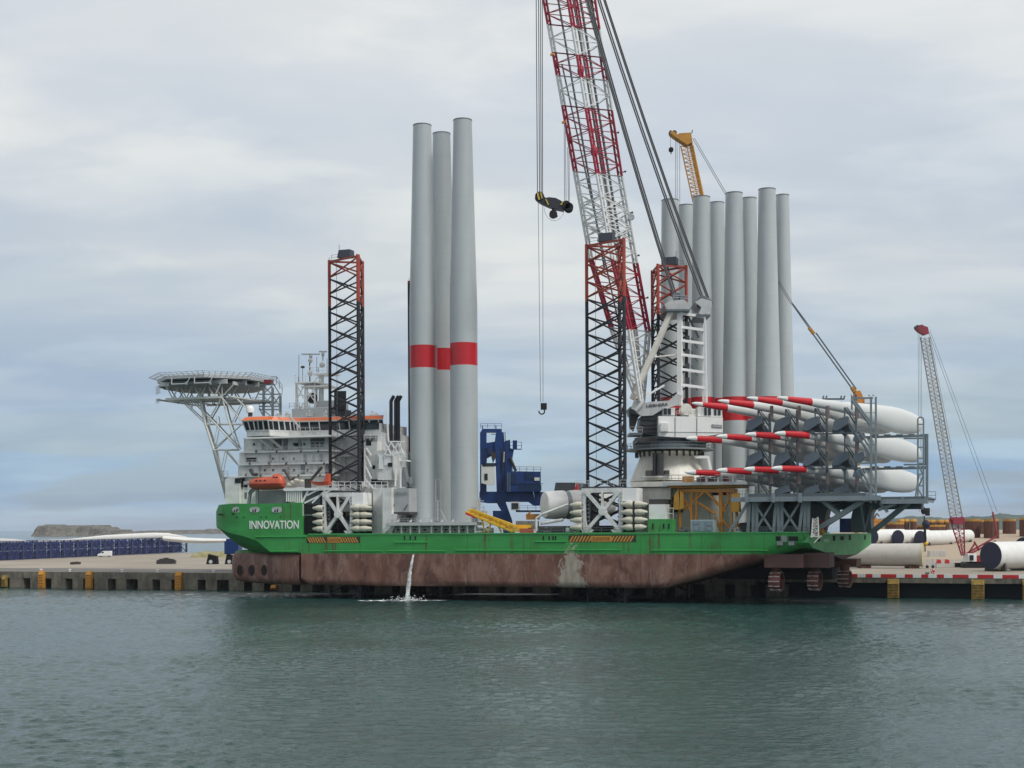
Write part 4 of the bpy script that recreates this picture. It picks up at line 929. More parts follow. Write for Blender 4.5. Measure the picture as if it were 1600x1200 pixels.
    for i,(x,v) in enumerate(((527,5),(533,8),(556,7),(565,4))): d = MB(); d.pbox(x,x+4,753,761,v,v+1.6); d.build('locker', M[('midgrey','white')[i%2]], o)
    m.rail([L(U(600,.3),.3,DK+.22),L(U(1000,.3),.3,DK+.22)],.9,2.4,.035); m.rail([L(U(1052,.3),.3,DK+.22),L(U(1262,.3),.3,DK+.22)],.9,2.4,.035); m.build('deck_rail', M['midgrey'], ship)
M['shade2'] = paint('alcove_shade_grey', (.12,.13,.15), .7, .3); M['ltgrey2'] = paint('cool_grey_paint', (.40,.41,.42), .5, .35, rust=.15)  # alcove blocks coloured dark to stand for shade in a recess
house()

# ---- helicopter deck
def helideck():
    v0 = 14.0; cx_px = 334; base = Q(cx_px, 593.5, v0); cen = Vector((base.x, base.y, base.z)); R = 11.9
    def octo(r, z, k=8, ph=math.pi/8): return [cen+Vector((r*math.cos(2*math.pi*i/k+ph-YAW), r*math.sin(2*math.pi*i/k+ph-YAW), z)) for i in range(k)]
    d = MB(); d.loft([octo(R-.2,-.9),octo(R,-.5),octo(R,-.15),octo(R-.1,0)]); o = d.build('helideck', M['helideck'], ship); tag(o, 'octagonal grey helicopter deck on trusses above the bow')
    n = MB(); a, b_ = octo(R+.1,-.2), octo(R+1.9,.45)
    for i in range(8):
        j = (i+1) % 8
        for k in range(9):
            t = k/8; n.tube(a[i].lerp(a[j],t), b_[i].lerp(b_[j],t), .06, n=4)
        for q in (0,.5,1): n.tube(a[i].lerp(b_[i],q), a[j].lerp(b_[j],q), .06, n=4)
    n.build('safety_net', M['netting'], o)
    fs = MB(); fs.loft([octo(R+.12,-.75),octo(R+.16,-.02),octo(R+.02,.03),octo(R+.02,-.75)]); fs.build('pale_net_band', M['ltgrey'], o)  # upright band added to catch skylight, so the net ring looks pale
    g = MB(); g.loft([octo(R-1.2,-2.1),octo(R-.9,-1.75),octo(R-.9,-1.55),octo(R-1.4,-1.55)]); g.build('gutter_ring', M['midgrey'], o)
    g = MB()      # girders below
    s = Vector((cY,-sY,0)); dv = Vector((sY,cY,0))
    for k in (-8,-4,0,4,8):
        L_ = math.sqrt(R*R-k*k)*.93; g.bar(cen+dv*k-s*L_+Vector((0,0,-1.4)), cen+dv*k+s*L_+Vector((0,0,-1.4)), .3, .9)
        if k in (-8,-4,0,8):
            Lb = L_*.82; g.bar(cen+dv*k-s*Lb+Vector((0,0,-4.6)), cen+dv*k+s*Lb+Vector((0,0,-4.6)), .45, .45)
            m_ = 8
            for i in range(m_):
                ua, ub = -Lb+2*Lb*i/m_, -Lb+2*Lb*(i+1)/m_; z0, z1 = (-1.6,-4.6) if i%2==0 else (-4.6,-1.6)
                g.tube(cen+dv*k+s*ua+Vector((0,0,z0)), cen+dv*k+s*ub+Vector((0,0,z1)), .14, n=5)
    for k in (-9,-5,0,5,9):
        L_ = math.sqrt(R*R-k*k)*.9; g.bar(cen+s*k-dv*L_+Vector((0,0,-1.7)), cen+s*k+dv*L_+Vector((0,0,-1.7)), .3, .7); g.tube(cen+s*k-dv*8+Vector((0,0,-4.6)), cen+s*k+dv*8+Vector((0,0,-4.6)), .2, n=5)
    for z in (-2.5,-3.4,-5.3): g.rail([cen-s*10.5-dv*6+Vector((0,0,z)), cen-s*8.2-dv*8+Vector((0,0,z))], .9, .8, .05)
    for k in (-2.5,3): # catwalk drop frames on the near side
        p = cen+s*k-dv*12.2+Vector((0,0,-.6)); g.path([p, p+Vector((0,0,-1.4)), p+s*3.6+Vector((0,0,-1.4)), p+s*4.4+Vector((0,0,-.2))], .12, m=0)
    g.build('girder', M['truss'], o)
    t = MB(); vn, vf = 7.0, 21.0
    def T(a, b_, v1, v2, r): t.tube(Q(*a,v1), Q(*b_,v2), r*.76, n=8)
    for v, dx in ((vn,0),(vf,4)):
        T((312+dx,606),(313+dx,626),v,v,.32); T((313+dx,626),(320+dx,660),v,v,.34); T((320+dx,660),(334+dx,703),v,v,.36); T((334+dx,703),(352+dx*.4,772),v,12,.40)
        T((285+dx,628),(320+dx,661),v,v,.17); T((297+dx,626),(300,640),v,v,.14)
        T((347+dx,620),(324+dx,660),v,v,.2); T((347+dx,620),(356+dx,655),v,v,.22); T((356+dx,655),(372+dx,702),v,v,.22)
        T((300+dx,626),(336+dx,662),v,v,.2); T((336+dx,662),(371+dx,700),v,v,.2)
        T((347+dx,622),(380,660),v,v,.18); T((371+dx,624),(388,640),v,v,.18); T((379+dx,626),(363+dx,660),v,v,.15)
        T((334+dx,701),(378,663),v,v,.16); T((323+dx,663),(385,663),v,10,.26); T((334+dx,703),(373,703),v,10,.26); T((340+dx,663),(333+dx,700),v,v,.10); T((338+dx,650),(340+dx,664),v,v,.12)
        T((352+dx,704),(374,729),v,10,.17); T((352+dx,704),(345+dx,738),v,v,.10)
        T((347+dx,620),(330+dx,600),v,v,.2); T((347+dx,620),(366+dx,600),v,v,.2); T((347+dx,620),(347+dx,601),v,v,.16)
    t.tube(Q(347,620,vn), Q(351,620,vf), .25, n=8); t.tube(Q(313,626,vn), Q(317,626,vf), .25, n=8); t.tube(Q(334,703,vn), Q(338,703,vf), .2, n=8)
    t.build('support_truss', M['truss'], o)
    # access tower at the right edge of the deck
    a = MB(); va = 10
    for x in (411,425,437): a.bar(Q(x,652,va), Q(x,604 if x<430 else 618,va), .24); a.bar(Q(x+2,652,va+3), Q(x+2,606 if x<430 else 618,va+3), .22)
    for y in (601,616,635,640): a.bar(Q(405,y,va), Q(440 if y>610 else 430,y,va), .28)
    for p,q in (((411,603),(425,616)),((425,603),(411,616)),((411,617),(425,635)),((425,617),(411,635)),((425,636),(437,618)),((411,640),(425,652)),((425,616),(437,635)),((428,601),(438,617)),((405,637),(411,650))): a.bar(Q(*p,va), Q(*q,va), .18)
    a.rail([Q(425,600,va),Q(432,600,va),Q(441,615,va)],1.6,1.0,.06); a.rail([Q(405,635,va),Q(440,635,va)],1.1,1.2,.05)
    a.pbox(350,414,626,628.5,8,12); a.rail([Q(395,627,8),Q(412,627,8)],.8,1.2,.05)
    a.build('access_tower', M['midgrey'], o)
    r = MB(); r.pbox(412,422,593,599,9.5,11); r.build('foam_monitor', M['darkred'], o)
M['helideck'] = paint('helideck_grey', (.20,.22,.22), .7, .4); M['truss'] = paint('truss_grey_white', (.60,.61,.58), .5, .35, rust=.2); M['darkred'] = paint('dark_red_paint', (.22,.02,.025), .5, .2)
m, nt, b = newmat('net_mesh'); nt.links.new(mx(nt, rp(nt, nz(nt, pos(nt), 2, 4), [(.4,0),(.6,1)]), (.24,.26,.27), (.48,.50,.50)), b.inputs['Base Color']); b.inputs['Roughness'].default_value=.8; M['netting'] = m
helideck()

# ---- boats
def boats():
    c0, c1 = Q(389,757,2.4), Q(444,757,2.4); ax = (c1-c0); ax.z = 0; Ln = ax.length; ax.normalize(); side = Vector((sY,cY,0)); z0 = Q(416,765.5,2.4).z
    root = thing('lifeboat', 'long orange enclosed lifeboat hanging in its davit above the green bow', 'lifeboat', Vector((c0.x+ax.x*Ln/2,c0.y+ax.y*Ln/2,z0)))
    def ringat(t, keel, sheer, hb, n=12):
        p = Vector((c0.x,c0.y,0))+ax*Ln*t; pts=[(-1,sheer),(-.92,(keel*.35+sheer*.65)),(-.6,keel*.8+sheer*.2),(0,keel),(.6,keel*.8+sheer*.2),(.92,keel*.35+sheer*.65),(1,sheer)]
        return [p+side*hb*a+Vector((0,0,z0+z)) for a,z in pts]
    b = MB(); b.loft([ringat(t,k,s,h) for t,k,s,h in ((0,.9,1.35,.15),(.04,.45,1.35,.7),(.15,.1,1.3,1.15),(.4,0,1.25,1.35),(.8,0,1.25,1.3),(.96,.15,1.3,1.1),(1,.4,1.3,.8))]); b.build('hull', M['boatdark'], root, smooth=50)
    b = MB(); rr=[]
    for t,h,hb in ((.01,.2,.2),(.05,.7,.75),(.2,1.15,1.15),(.5,1.35,1.3),(.68,1.4,1.3),(.72,1.85,1.25),(.86,1.95,1.2),(.95,1.5,1.1),(.995,.9,.85)):
        p = Vector((c0.x,c0.y,z0+1.28))+ax*Ln*t; rr.append([p+side*hb*math.cos(a)*-1+Vector((0,0,h*math.sin(a)**.7 if 0<a<math.pi else 0)) for a in [math.pi*i/10 for i in range(11)]])
    b.loft(rr); b.build('canopy', M['boat'], root, smooth=50)
    b = MB(); b.bar(Vector((c0.x,c0.y,z0+1.25))+ax*.3-side*1.2, Vector((c0.x,c0.y,z0+1.25))+ax*(Ln-.3)-side*1.42, .12, .14); b.build('grab_line', M['boatdark'], root)
    for t in (.3,.42,.54,.78,.86):
        b = MB(); p = Vector((c0.x,c0.y,z0+(1.9 if t<.7 else 2.5)))+ax*Ln*t-side*(1.26 if t<.7 else 1.05); b.ball(p,.28,.12,.16); b.build('porthole', M['glass'], root)
    c0, c1 = Q(485,755,1.8), Q(516,755,1.8); ax2 = (c1-c0); ax2.z = 0; L2 = ax2.length; ax2.normalize(); z1 = Q(500,759.5,1.8).z
    root = thing('rescue_boat', 'small open orange rescue boat with raised console by the bridge leg', 'rescue boat', Vector((c0.x+ax2.x*L2/2,c0.y+ax2.y*L2/2,z1)))
    b = MB()
    def rg(t,k,s,h): p = Vector((c0.x,c0.y,z1))+ax2*L2*t; return [p+side*h*a+Vector((0,0,z)) for a,z in ((-1,s),(-.9,k*.4+s*.6),(-.5,k),(.5,k),(.9,k*.4+s*.6),(1,s))]
    b.loft([rg(0,.85,1.05,.1),rg(.15,.35,.95,.6),rg(.5,.05,.85,.95),(rg(.95,0,.85,.95)),rg(1,.2,.9,.85)]); b.build('hull', M['boat'], root, smooth=50)
    b = MB(); p = Vector((c0.x,c0.y,z1+.8))+ax2*L2*.74
    b.prism([p-side*.6, p+ax2*1.0-side*.6, p+ax2*1.0-side*.6+Vector((0,0,1.6)), p+ax2*.5-side*.6+Vector((0,0,1.7)), p+ax2*.35-side*.6+Vector((0,0,.7)), p-side*.6+Vector((0,0,.5))], side*1.2); b.build('console', M['boat'], root)
    for j,(x,y,w) in enumerate([(452,757,'lower left'),(457,753.5,'middle left'),(463,750.5,'upper'),(471,752,'right')]):
        b = MB(); b.ball(Q(x,y,2.2), .62,.42,.36); o = b.build('life_raft', M['podwhite'], smooth=60); tag(o, 'white life raft canister between the two orange boats, the %s one' % w, 'life raft', 'life raft canisters by the boats')
M['boatdark'] = paint('boat_hull_orange', (.42,.07,.04), .5, .4)
boats()

# ---- discharge water
def jet():
    m, nt, b = newmat('falling_water'); b.inputs['Base Color'].default_value = (.75,.80,.80,1); b.inputs['Roughness'].default_value = .4
    bp = nd(nt,'ShaderNodeBump'); bp.inputs['Distance'].default_value=.3; nt.links.new(nz(nt,pos(nt,(3,3,.8)),1.5,6,.7),bp.inputs['Height']); nt.links.new(bp.outputs[0],b.inputs['Normal'])
    nt.links.new(mx(nt, nz(nt, pos(nt,(3,3,.6)),1.2,6,.7), (.6,.65,.65), (.97,.98,.98)), b.inputs['Base Color'])
    nt.links.new(rp(nt, nz(nt, pos(nt,(2.6,2.6,.7)),1.4,7,.8), [(.36,.15),(.52,.95)]), b.inputs['Alpha'])
    j = MB(); random.seed(9); pts = [(646,867,.18),(644.5,874,.2),(642.5,884,.24),(640.5,897,.30),(638.5,912,.38),(637,926,.46),(636,941,.55)]; rings=[]
    fine=[]
    for (a,b_,c),(d,e,f) in zip(pts,pts[1:]):
        for k in range(5): q=k/5; fine.append((a+(d-a)*q,b_+(e-b_)*q,c+(f-c)*q))
    for x,y,r in fine:
        p = Q(x,y,-.9 if y>880 else -.2-.7*(y-867)/13); rings.append([p+Vector((r*math.cos(t)*random.uniform(.7,1.25), r*math.sin(t)*random.uniform(.6,1.2), random.uniform(-.2,.2))) for t in [2*math.pi*i/10 for i in range(10)]])
    j.loft(rings)
    tag(j.build('water_stream', m, smooth=70), 'white stream of water falling from the hull side into the harbour', 'water stream', kind='stuff')
    f = MB(); 
    m2, nt, b = newmat('foam'); n = nz(nt, pos(nt,(.5,1.4,1)), 1.2, 7, .75); a = rp(nt, n, [(.38,0),(.47,1)]); b.inputs['Base Color'].default_value=(.92,.94,.94,1); b.inputs['Roughness'].default_value=.8; nt.links.new(a, b.inputs['Alpha'])
    c = Q(637,941.5,-.9); 
    def patch(c, rx, ry): f.add([Vector((c.x+rx*math.cos(t)*random.uniform(.85,1.1), c.y+ry*math.sin(t)*random.uniform(.8,1.1), .03)) for t in [2*math.pi*i/26 for i in range(26)]], [tuple(range(26))])
    patch(Vector((c.x-1.5,c.y,0)), 9.0, 2.4); tag(f.build('foam', m2), kind='stuff')
    f = MB(); 
    for k in range(120):
        q = c+Vector((random.gauss(0,1.5), random.gauss(0,.6), .04)); r = random.uniform(.03,.10); f.ball(Vector((q.x,q.y,.05+abs(random.gauss(0,.35)))), r*1.6,r,r*random.uniform(.5,1.6),8,5)
    tag(f.build('splash', m, smooth=70), 'white splash where the water stream meets the harbour', 'splash', kind='stuff')
    f = MB(); random.seed(8); c = Q(800,923,15); patch(Vector((c.x,P(800,928,300).y-5,0)), 14, 4); tag(f.build('foam', m2), kind='stuff')
jet()
# ================================================================ turbine towers
def tower(xb, wb, yb, xt, wt, yt, Y, label, group, band=None, zb=None, taper=.55):
    """standing tower section: px centre/width/row at the foot and the head, at distance Y"""
    B = P(xb, yb, Y); T = P(xt, yt, Y); rb = wb/2/F*Y; rt = wt/2/F*Y
    if zb is not None: B.z = zb
    x = (B.x+T.x)/2; H = T.z-B.z; n = 48; prof = []
    ks = [0, .012, taper, .8, 1.0]
    def rad(q): return rb if q <= taper else rb+(rt-rb)*((q-taper)/(1-taper))**.9
    stops = [(0,rb,0),(H*.0,rb,0)]
    root = thing('tower_section', label, 'tower section', (x, Y, B.z), group)
    b = MB(); zs = sorted(set([0]+[H*k/24 for k in range(1,24)]+[H-.01]))
    if band: z0, z1 = band(B.z, Y); zs = sorted(zs+[z0-B.z, z1-B.z])
    prof = [(z, rad(z/H)) for z in zs]; ms = [1 if band and z0-B.z-.01 <= (a[0]+c[0])/2 <= z1-B.z+.01 else 0 for a, c in zip(prof, prof[1:])]
    b.loft([[Vector((x+r*math.cos(2*math.pi*i/n), Y+r*math.sin(2*math.pi*i/n), B.z+z)) for i in range(n)] for z, r in prof], ms)
    b.build('shell', [M['tower'], M['bandred']], root, smooth=30)
    f = MB(); f.lathe(Vector((x,Y,T.z)), (0,0,1), [(-.02,rt+.005),(.0,rt+.05),(.16,rt+.05),(.18,rt-.25),(.05,rt-.3)], n); f.build('top_flange', M['flange'], root, smooth=30)
    return root
M['bandred'] = paint('band_red', (.50,.012,.02), .35, .12, streak=False); M['flange'] = paint('flange_grey', (.17,.18,.17), .5, .4)
def front_band(px, y0, y1): 
    def f(z, Y): return P(px,y1,Y).z, P(px,y0,Y).z
    return f
PT = Q(675,816,1.2).z
g1 = 'three white towers standing on the ship amidships'
tower(662.5,43,814,660,28.5,197,281,'tall white tower section with red band, left of the three amidships',g1,front_band(662,541,576),PT)
tower(692,43,812,691,27.5,210,291,'tall white tower section with red band, standing behind between the other two',g1,front_band(694,546,580),PT)
tower(726.3,43,814,722.6,29,189,277,'tall white tower section with red band, right of the three amidships and topping them',g1,front_band(726,537,572),PT)
g2 = 'eight grey-white towers standing on the quay behind the blades'
ords = ['first from the left, behind the crane frame','second from the left','third from the left','tallest, fourth from the left']
for i,(xt,yt,xb,wb) in enumerate([(1045.5,314,1049,38),(1094.5,309,1098,40),(1144.3,303,1150,42),(1195.5,297,1202,43)]):
    Y = 291+ -i*2.2; tower(xb+2,wb,800,xt,26.5,yt,Y,'grey-white tower on the quay, front row, '+ords[i],g2,(lambda z,Y_: (P(1145,658,Y_).z,P(1145,621,Y_).z)),QZ+1.2,.35)
for i,(xt,yt,xb,wb) in enumerate([(1069.5,322,1074,36),(1119,318,1121,37),(1169,311,1172,38),(1220,306,1226,36)]):
    Y = 304-i*2.2; tower(xb+2,wb,800,xt,23.5 if i<3 else 20,yt,Y,'grey-white tower on the quay, back row, '+['first from the left','second from the left','third from the left','last on the right against the sky'][i],g2,(lambda z,Y_: (P(1145,656,Y_).z,P(1145,623,Y_).z)),QZ+1.2,.35)
for row,(Y0,n_) in enumerate(((291,4),(304,4))):
    pass
def plinth_quay():
    b = MB(); a = P(1030,800,300); c = P(1250,800,286)
    b.prism([(a.x-3,a.y-12,QZ+.05),(c.x+3,c.y-8,QZ+.05),(c.x+6,c.y+16,QZ+.05),(a.x,a.y+14,QZ+.05)], (0,0,1.1)); tag(b.build('tower_foundation', M['rackgrey']), 'steel foundation slab on the quay under the eight towers', 'foundation')
plinth_quay()
def plinth_ship():
    root = thing('sea_fastening', 'low grey steel grid base under the three towers on the ship deck', 'grillage', L(U(675,3),8,DK+.1))
    t = MB(); t.pbox(606,744,816,821,1.2,20); t.build('top_plate', M['ltgrey'], root)
    
    for x0,x1,v in ((610,742,2.6),(612,740,17)): w = MB(); w.pbox(x0,x1,821.1,834,v,v+.4); w.build('web_wall', M['rackgrey2'], root)
    for i,x in enumerate((610,627,641,655,674,690,703,717,730,742)):
        r = MB(); r.pbox(x-.9,x+.9,821.1,834,1.5,2.58); r.build('web_rib', M['ltgrey'], root)
    for x in (622,634,648,664,681,697,710,724):
        r = MB(); p = Q(x,828,2.55); r.lathe(p, (-sY,-cY,0), [(0,.28),(.08,.28)], 10); r.build('cable_hole', M['void'], root)
    r = MB()
    for x in (620,640,655,672,689,706): r.bar(Q(x,816,1.6), Q(x+3,813,2.6), .3)
    r.rail([Q(612,816,1.3),Q(742,816,1.3)],.7,1.6,.04)
    r.build('clamp', M['ltgrey'], root)
    r = MB(); r.prism([Q(600,834,1.4),Q(612,821,1.4),Q(618,821,1.4),Q(610,834,1.4)], Vector((sY,cY,0))*2); r.build('ramp', M['midgrey'], root)
    # access scaffold between the towers
    s = MB(); s.rail([Q(681,814,3),Q(689,814,3)],8.0,1.0,.06)
    for y in (783,790,797,804): s.bar(Q(681,y,3), Q(688,y,3), .1)
    s.bar(Q(689,798,3), Q(697,815,3), .2); s.bar(Q(684,783,3), Q(684,814,3), .2); tag(s.build('scaffold', M['ltgrey']), 'narrow grey access scaffold at the foot of the middle tower', 'scaffold')
    s = MB(); s.pbox(748,756,798,814,6,8)
    for y in (782,787,792): s.pbox(747.5,753,y,y+1,5.9,7); 
    s.bar(Q(749,778,6), Q(749,814,6), .3); s.bar(Q(756,790,6), Q(756,814,6), .2); tag(s.build('service_ladder', M['ltgrey']), 'grey service ladder frame right of the three towers', 'ladder')
M['rackgrey2'] = paint('grid_grey', (.26,.27,.27), .6, .5)
plinth_ship()

# ================================================================ deck cargo amidships
def nacelle():
    root = thing('nacelle_housing', 'big round white turbine nacelle lying on deck left of the aft jack house', 'nacelle', L(U(870,10),10,DK+.3))
    ax = (Vector((cY,-sY,0))*.93+Vector((sY,cY,0))*.75).normalized(); c = Q(853,789,7); r = 21.5/F*c.y
    b = MB(); b.lathe(c, ax, [(-.5,r*.6),(-.3,r*.93),(0,r),(3.2,r*1.06),(3.6,r*1.05)], 40); b.build('drum', M['segwhite'], root, smooth=30)
    b = MB(); b.lathe(c+ax*3.6, ax, [(0,r*1.0),(.9,r*1.0)], 40); b.build('bearing_ring', M['midgrey'], root, smooth=30)
    b = MB(); b.lathe(c+ax*4.5, ax, [(0,r*1.05),(1.5,r*1.1),(6.0,r*1.08),(8.6,r*.98),(9.2,r*.8)], 40); b.build('rear_drum', M['segwhite2'], root, smooth=30)
    b = MB(); b.path([Q(838,830,3),Q(838,810,3),Q(848,803,3),Q(888,788,4)], .24, n=8); b.path([Q(845,818,4),Q(880,812,4)], .3, n=8); b.build('lifting_arm', M['white'], root)
    b = MB(); b.pbox(838,878,822,834,3,14); b.build('cradle', M['dark'], root)
    b = MB(); b.prism([Q(866,766,14),Q(868,754,14),Q(902,754,14),Q(906,780,14),Q(866,782,14)], Vector((sY,cY,0))*6, 0); 
    o = b.build('cooler_box', M['navygrey2']); tag(o, 'dark grey cooler box standing behind the round white nacelle', 'cooler')
    b = MB(); b.prism([Q(896.6,776,13.8),Q(901,754.5,13.8),Q(902.5,755,13.8),Q(907,776,13.8)], Vector((sY,cY,0))*-.6); tag(b.build('wind_deflector', M['red']), 'red triangular plate beside the dark cooler box', 'plate')
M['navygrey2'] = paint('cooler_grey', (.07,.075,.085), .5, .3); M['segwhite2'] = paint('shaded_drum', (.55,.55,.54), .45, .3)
nacelle()
def gangway():
    root = thing('lifting_truss', 'yellow lattice lifting frame lying slanted on deck beside the three towers', 'lifting frame', L(U(780,2.2),2.2,DK+.3))
    b = MB(); A = [Q(728,800,1.6),Q(737,796,1.6),Q(739,797,4.5),Q(730,801,4.5)]; B = [Q(800,831,1.6),Q(808,823,1.6),Q(812,824,4.5),Q(804,832,4.5)]
    b.lattice(A,B,9,.2,.1); 
    for i in range(4): b.bar(A[i],B[i],.36)
    b.bar(Q(733,797,3),Q(806,827,3),.9,.5); b.build('main_truss', M['yellow'], root)
    b = MB(); b.bar(Q(735,803,1.4),Q(800,830,1.4),.28); b.path([Q(752,806,2),Q(757,832,2)], .18); b.path([Q(768,812,2),Q(763,832,2)], .18); b.path([Q(776,816,2),Q(783,832,2)],.18); b.pbox(798,822,825,831,1.6,3.6); b.pbox(806,828,820,825,2.6,4); b.build('leg_frame', M['yellow'], root)
    b = MB(); b.bar(Q(728,802,1.5),Q(742,808,1.5),.55,.35); b.build('end_bumper', M['red'], root)
    b = MB(); b.pbox(812,832,826,832.5,1.0,1.8); tag(b.build('barrier', M['orangered']), 'short orange red barrier at the right end of the yellow frame', 'barrier')
    b = MB(); b.pbox(822,838,803,812,9,11); b.bar(Q(822,806,9),Q(829,800,9),.3); tag(b.build('winch', M['ochre']), 'small ochre winch in front of the blue harbour machine', 'winch')
    b = MB(); b.pbox(806,834,814,827,4,7)
    for k in range(7): b.pbox(808+k*3.7,809+k*3.7,813.6,827,3.8,4)
    tag(b.build('cable_rack', M['midgrey']), 'grey slatted cable rack behind the yellow lifting frame', 'rack')
M['orangered'] = paint('barrier_red', (.5,.09,.04), .5, .3)
gangway()
def clutter():
    random.seed(33)
    mats = [M['midgrey'],M['ltgrey'],M['dark'],M['white'],M['rust'],M['slate']]
    names = [(745,'right of the tower base grid'),(759,'under the upper end of the yellow frame'),(850,'under the white nacelle arm'),(884,'left of the aft jack house'),(897,'next to the aft jack house'),(1062,'right of the green side tank'),(1150,'below the yellow trestle')]
    for i,(x,w) in enumerate(names):
        b = MB(); h = random.uniform(5,9); b.pbox(x,x+random.uniform(5,8),833-h,833.5,2.0,4.4); b.pbox(x+1,x+4,833-h-2,833-h-.05,2.4,3.6,1); b.tube(Q(x-1,831,2),Q(x+9,831,2),.12,m=1)
        tag(b.build('deck_winch', [mats[i%6],mats[(i+3)%6]]), 'small grey deck machinery box '+w, 'deck machinery', 'small machinery along the ship deck')
    c = MB(); root = thing('reefer_container', 'light blue grey container on deck in front of the yellow trestle', 'container', L(U(1097,1.6),2.4,DK+.1))
    c.pbox(1079,1115,812,831.5,1.6,4.6)
    for k in range(16): x=1080+k*2.2; c.pbox(x,x+.9,813,831,1.5,1.58)
    c.build('body', M['paleblue'], root); c = MB()
    for x0,x1,y0,y1 in ((1084,1090,814,819),(1093,1101,814,830),(1104,1112,814,821),(1104,1112,823,829),(1084,1091,822,829)): c.pbox(x0,x1,y0,y1,1.38,1.49)
    c.build('door_panel', M['paneldark'], root)
    c = MB(); c.pbox(1014,1040,788,812,1.5,6); root = c.build('generator_box', M['brightwhite']); tag(root,'white box unit on top of the green side tank','box unit')
    k = MB(); k.pbox(1014,1040,780,788,2,6); k.build('cable_drum', M['dark'], root)
    c = MB(); c.rail([Q(1040,811,1),Q(1052,811,1)],2.0,.8,.06); c.rail([Q(1040,811,3),Q(1052,811,3)],2.0,.8,.06); tag(c.build('railing', M['cream']), 'cream guard rail beside the white box unit', 'railing')
M['paleblue'] = paint('pale_blue_paint', (.34,.42,.46), .5, .35, rust=.2); M['paneldark'] = paint('panel_blue', (.20,.27,.31), .5, .3)
clutter()
def blue_machine():
    Yq = quayY(795, 12, 760); d = 6.0
    root = thing('harbour_crane', 'tall blue mobile harbour crane tower with side counterweight house on the quay', 'crane', P(800,840,Yq))
    def pb(x0,x1,y0,y1,dy0,dy1,name,mat):
        b = MB(); a, c = P(x0,y1,Yq+dy0), P(x1,y0,Yq+dy0); b.wbox(a.x,c.x,Yq+dy0,Yq+dy1,a.z,c.z); return b.build(name,mat,root)
    def pr(pts,dy0,dy1,name,mat,parent=None):
        b = MB(); b.prism([P(x,y,Yq+dy0) for x,y in pts], (0,dy1-dy0,0)); return b.build(name,mat,parent or root)
    z = 0
    pr([(750,676),(754,670),(760,670),(760,768),(750,768)],0,3,'tower_post',M['blue'])
    pr([(760.1,670),(784,670),(788,674),(788,690),(760.1,690),(760.1,677),(774,677),(774,674.5),(760.1,674.5)][:2]+[(784,675),(760.1,675)],0,3,'tower_head',M['blue'])
    pr([(775,675.2),(787,675.2),(788,690),(790,692),(790,768),(776,768),(773,690)],0,3,'tower_post',M['blue'])
    pr([(760.2,692),(773,690),(775,712),(768,712),(760.2,716)],.4,2.6,'cross_web',M['blue'])
    pr([(749,768.1),(833,768.1),(838,790),(834,790),(826,784),(790,784),(800,812),(806,850),(788,850),(783,798),(776,786),(762,786),(749,784)],0,4,'base_frame',M['blue'])
    pr([(760.2,752),(774,752),(775,768),(760.2,768)],.5,2.5,'cross_web',M['brightblue']) if False else None
    h = pr([(790.1,736),(845,737),(845,768),(790.1,768)],-2,4,'machinery_house',M['blue'])
    for y in (742,750,757,763): pass
    b = MB(); a,c = P(816,760,Yq-2.2), P(844,752,Yq-2.2); b.wbox(P(816,0,Yq).x,P(817,0,Yq).x,Yq-2.15,Yq-2.05,P(816,768,Yq).z,P(816,737,Yq).z); b.wbox(P(791,0,Yq).x,P(844,0,Yq).x,Yq-2.15,Yq-2.05,P(816,757,Yq).z,P(816,756,Yq).z); b.build('panel_seam',M['bluedark'],h)
    pr([(835,746),(843,746),(843,751),(835,751)],-2.25,-2.05,'name_plate',M['brightwhite'],h)
    pr([(788.5,689),(797,687),(797,700),(803,702),(801,714),(800,736),(790.2,736)],.2,2.8,'winch_frame',M['blue'])
    pr([(801,688),(808,688),(808,701),(801,701)],.5,2.5,'sheave_box',M['blue'])
    b = MB(); b.rail([P(797,702,Yq),P(815,702,Yq)],1.6,1.2,.06); b.bar(P(797,702,Yq),P(815,702,Yq),.2); b.build('walkway',M['blue'],root)
    pr([(752,726),(773,729),(773,757),(764,758),(752,755)],-1.5,-.1,'driver_cab',M['brightwhite']); 
    b = MB(); a,c = P(757,750,Yq-1.6), P(762,740,Yq-1.6); b.wbox(a.x,c.x,Yq-1.62,Yq-1.51,a.z,c.z); b.wbox(P(750,0,Yq-1.6).x,P(772,0,Yq-1.6).x,Yq-1.6,Yq-.2,P(760,729,Yq).z+.01,P(760,724,Yq).z); b.build('cab_window',M['glass'],root)
    pr([(760,700),(772,706),(776,712),(770,724),(766,706)],-.4,.0,'hose_bundle',M['dark'])
    b = MB()
    for x in (793,797): b.tube(P(x,768,Yq-2.4),P(x,738,Yq-2.4),.07,n=4)
    for k in range(14): b.tube(P(793,768-k*2.2,Yq-2.4),P(797,768-k*2.2,Yq-2.4),.05,n=4)
    b.build('ladder',M['paneldark'],root)
    b = MB()
    for x,y in ((754,668),(775,668)): b.tube(P(x,671,Yq+1),P(x,665,Yq+1),.12,n=5)
    b.build('lamp_post',M['dark'],root)
    pr([(834,768.2),(850,769),(846,790),(838,790)],.5,3.5,'counter_foot',M['blue']); pr([(770,798),(783,798),(786,812),(770,812)],.2,3,'base_block',M['blue']); pr([(806,797.2),(850,797.2),(850,800),(806,800)],-2,2,'lower_deck',M['bluedark'])
    for x0,y0,x1,y1 in ((792,739,802,755),(818,739,832,750),(819,758,842,766),(806,759,814,766),(764,678,772,679),(778,700,782,740),(751,700,757,722)):
        b = MB(); a,c = P(x0,y1,Yq-2.1), P(x1,y0,Yq-2.1); yy = Yq-2.06 if x0>790 else Yq-.06; b.wbox(P(x0,0,yy).x,P(x1,0,yy).x,yy,yy+.05,P(x0,y1,yy).z,P(x0,y0,yy).z); b.build('panel',M['bluedark'],root)
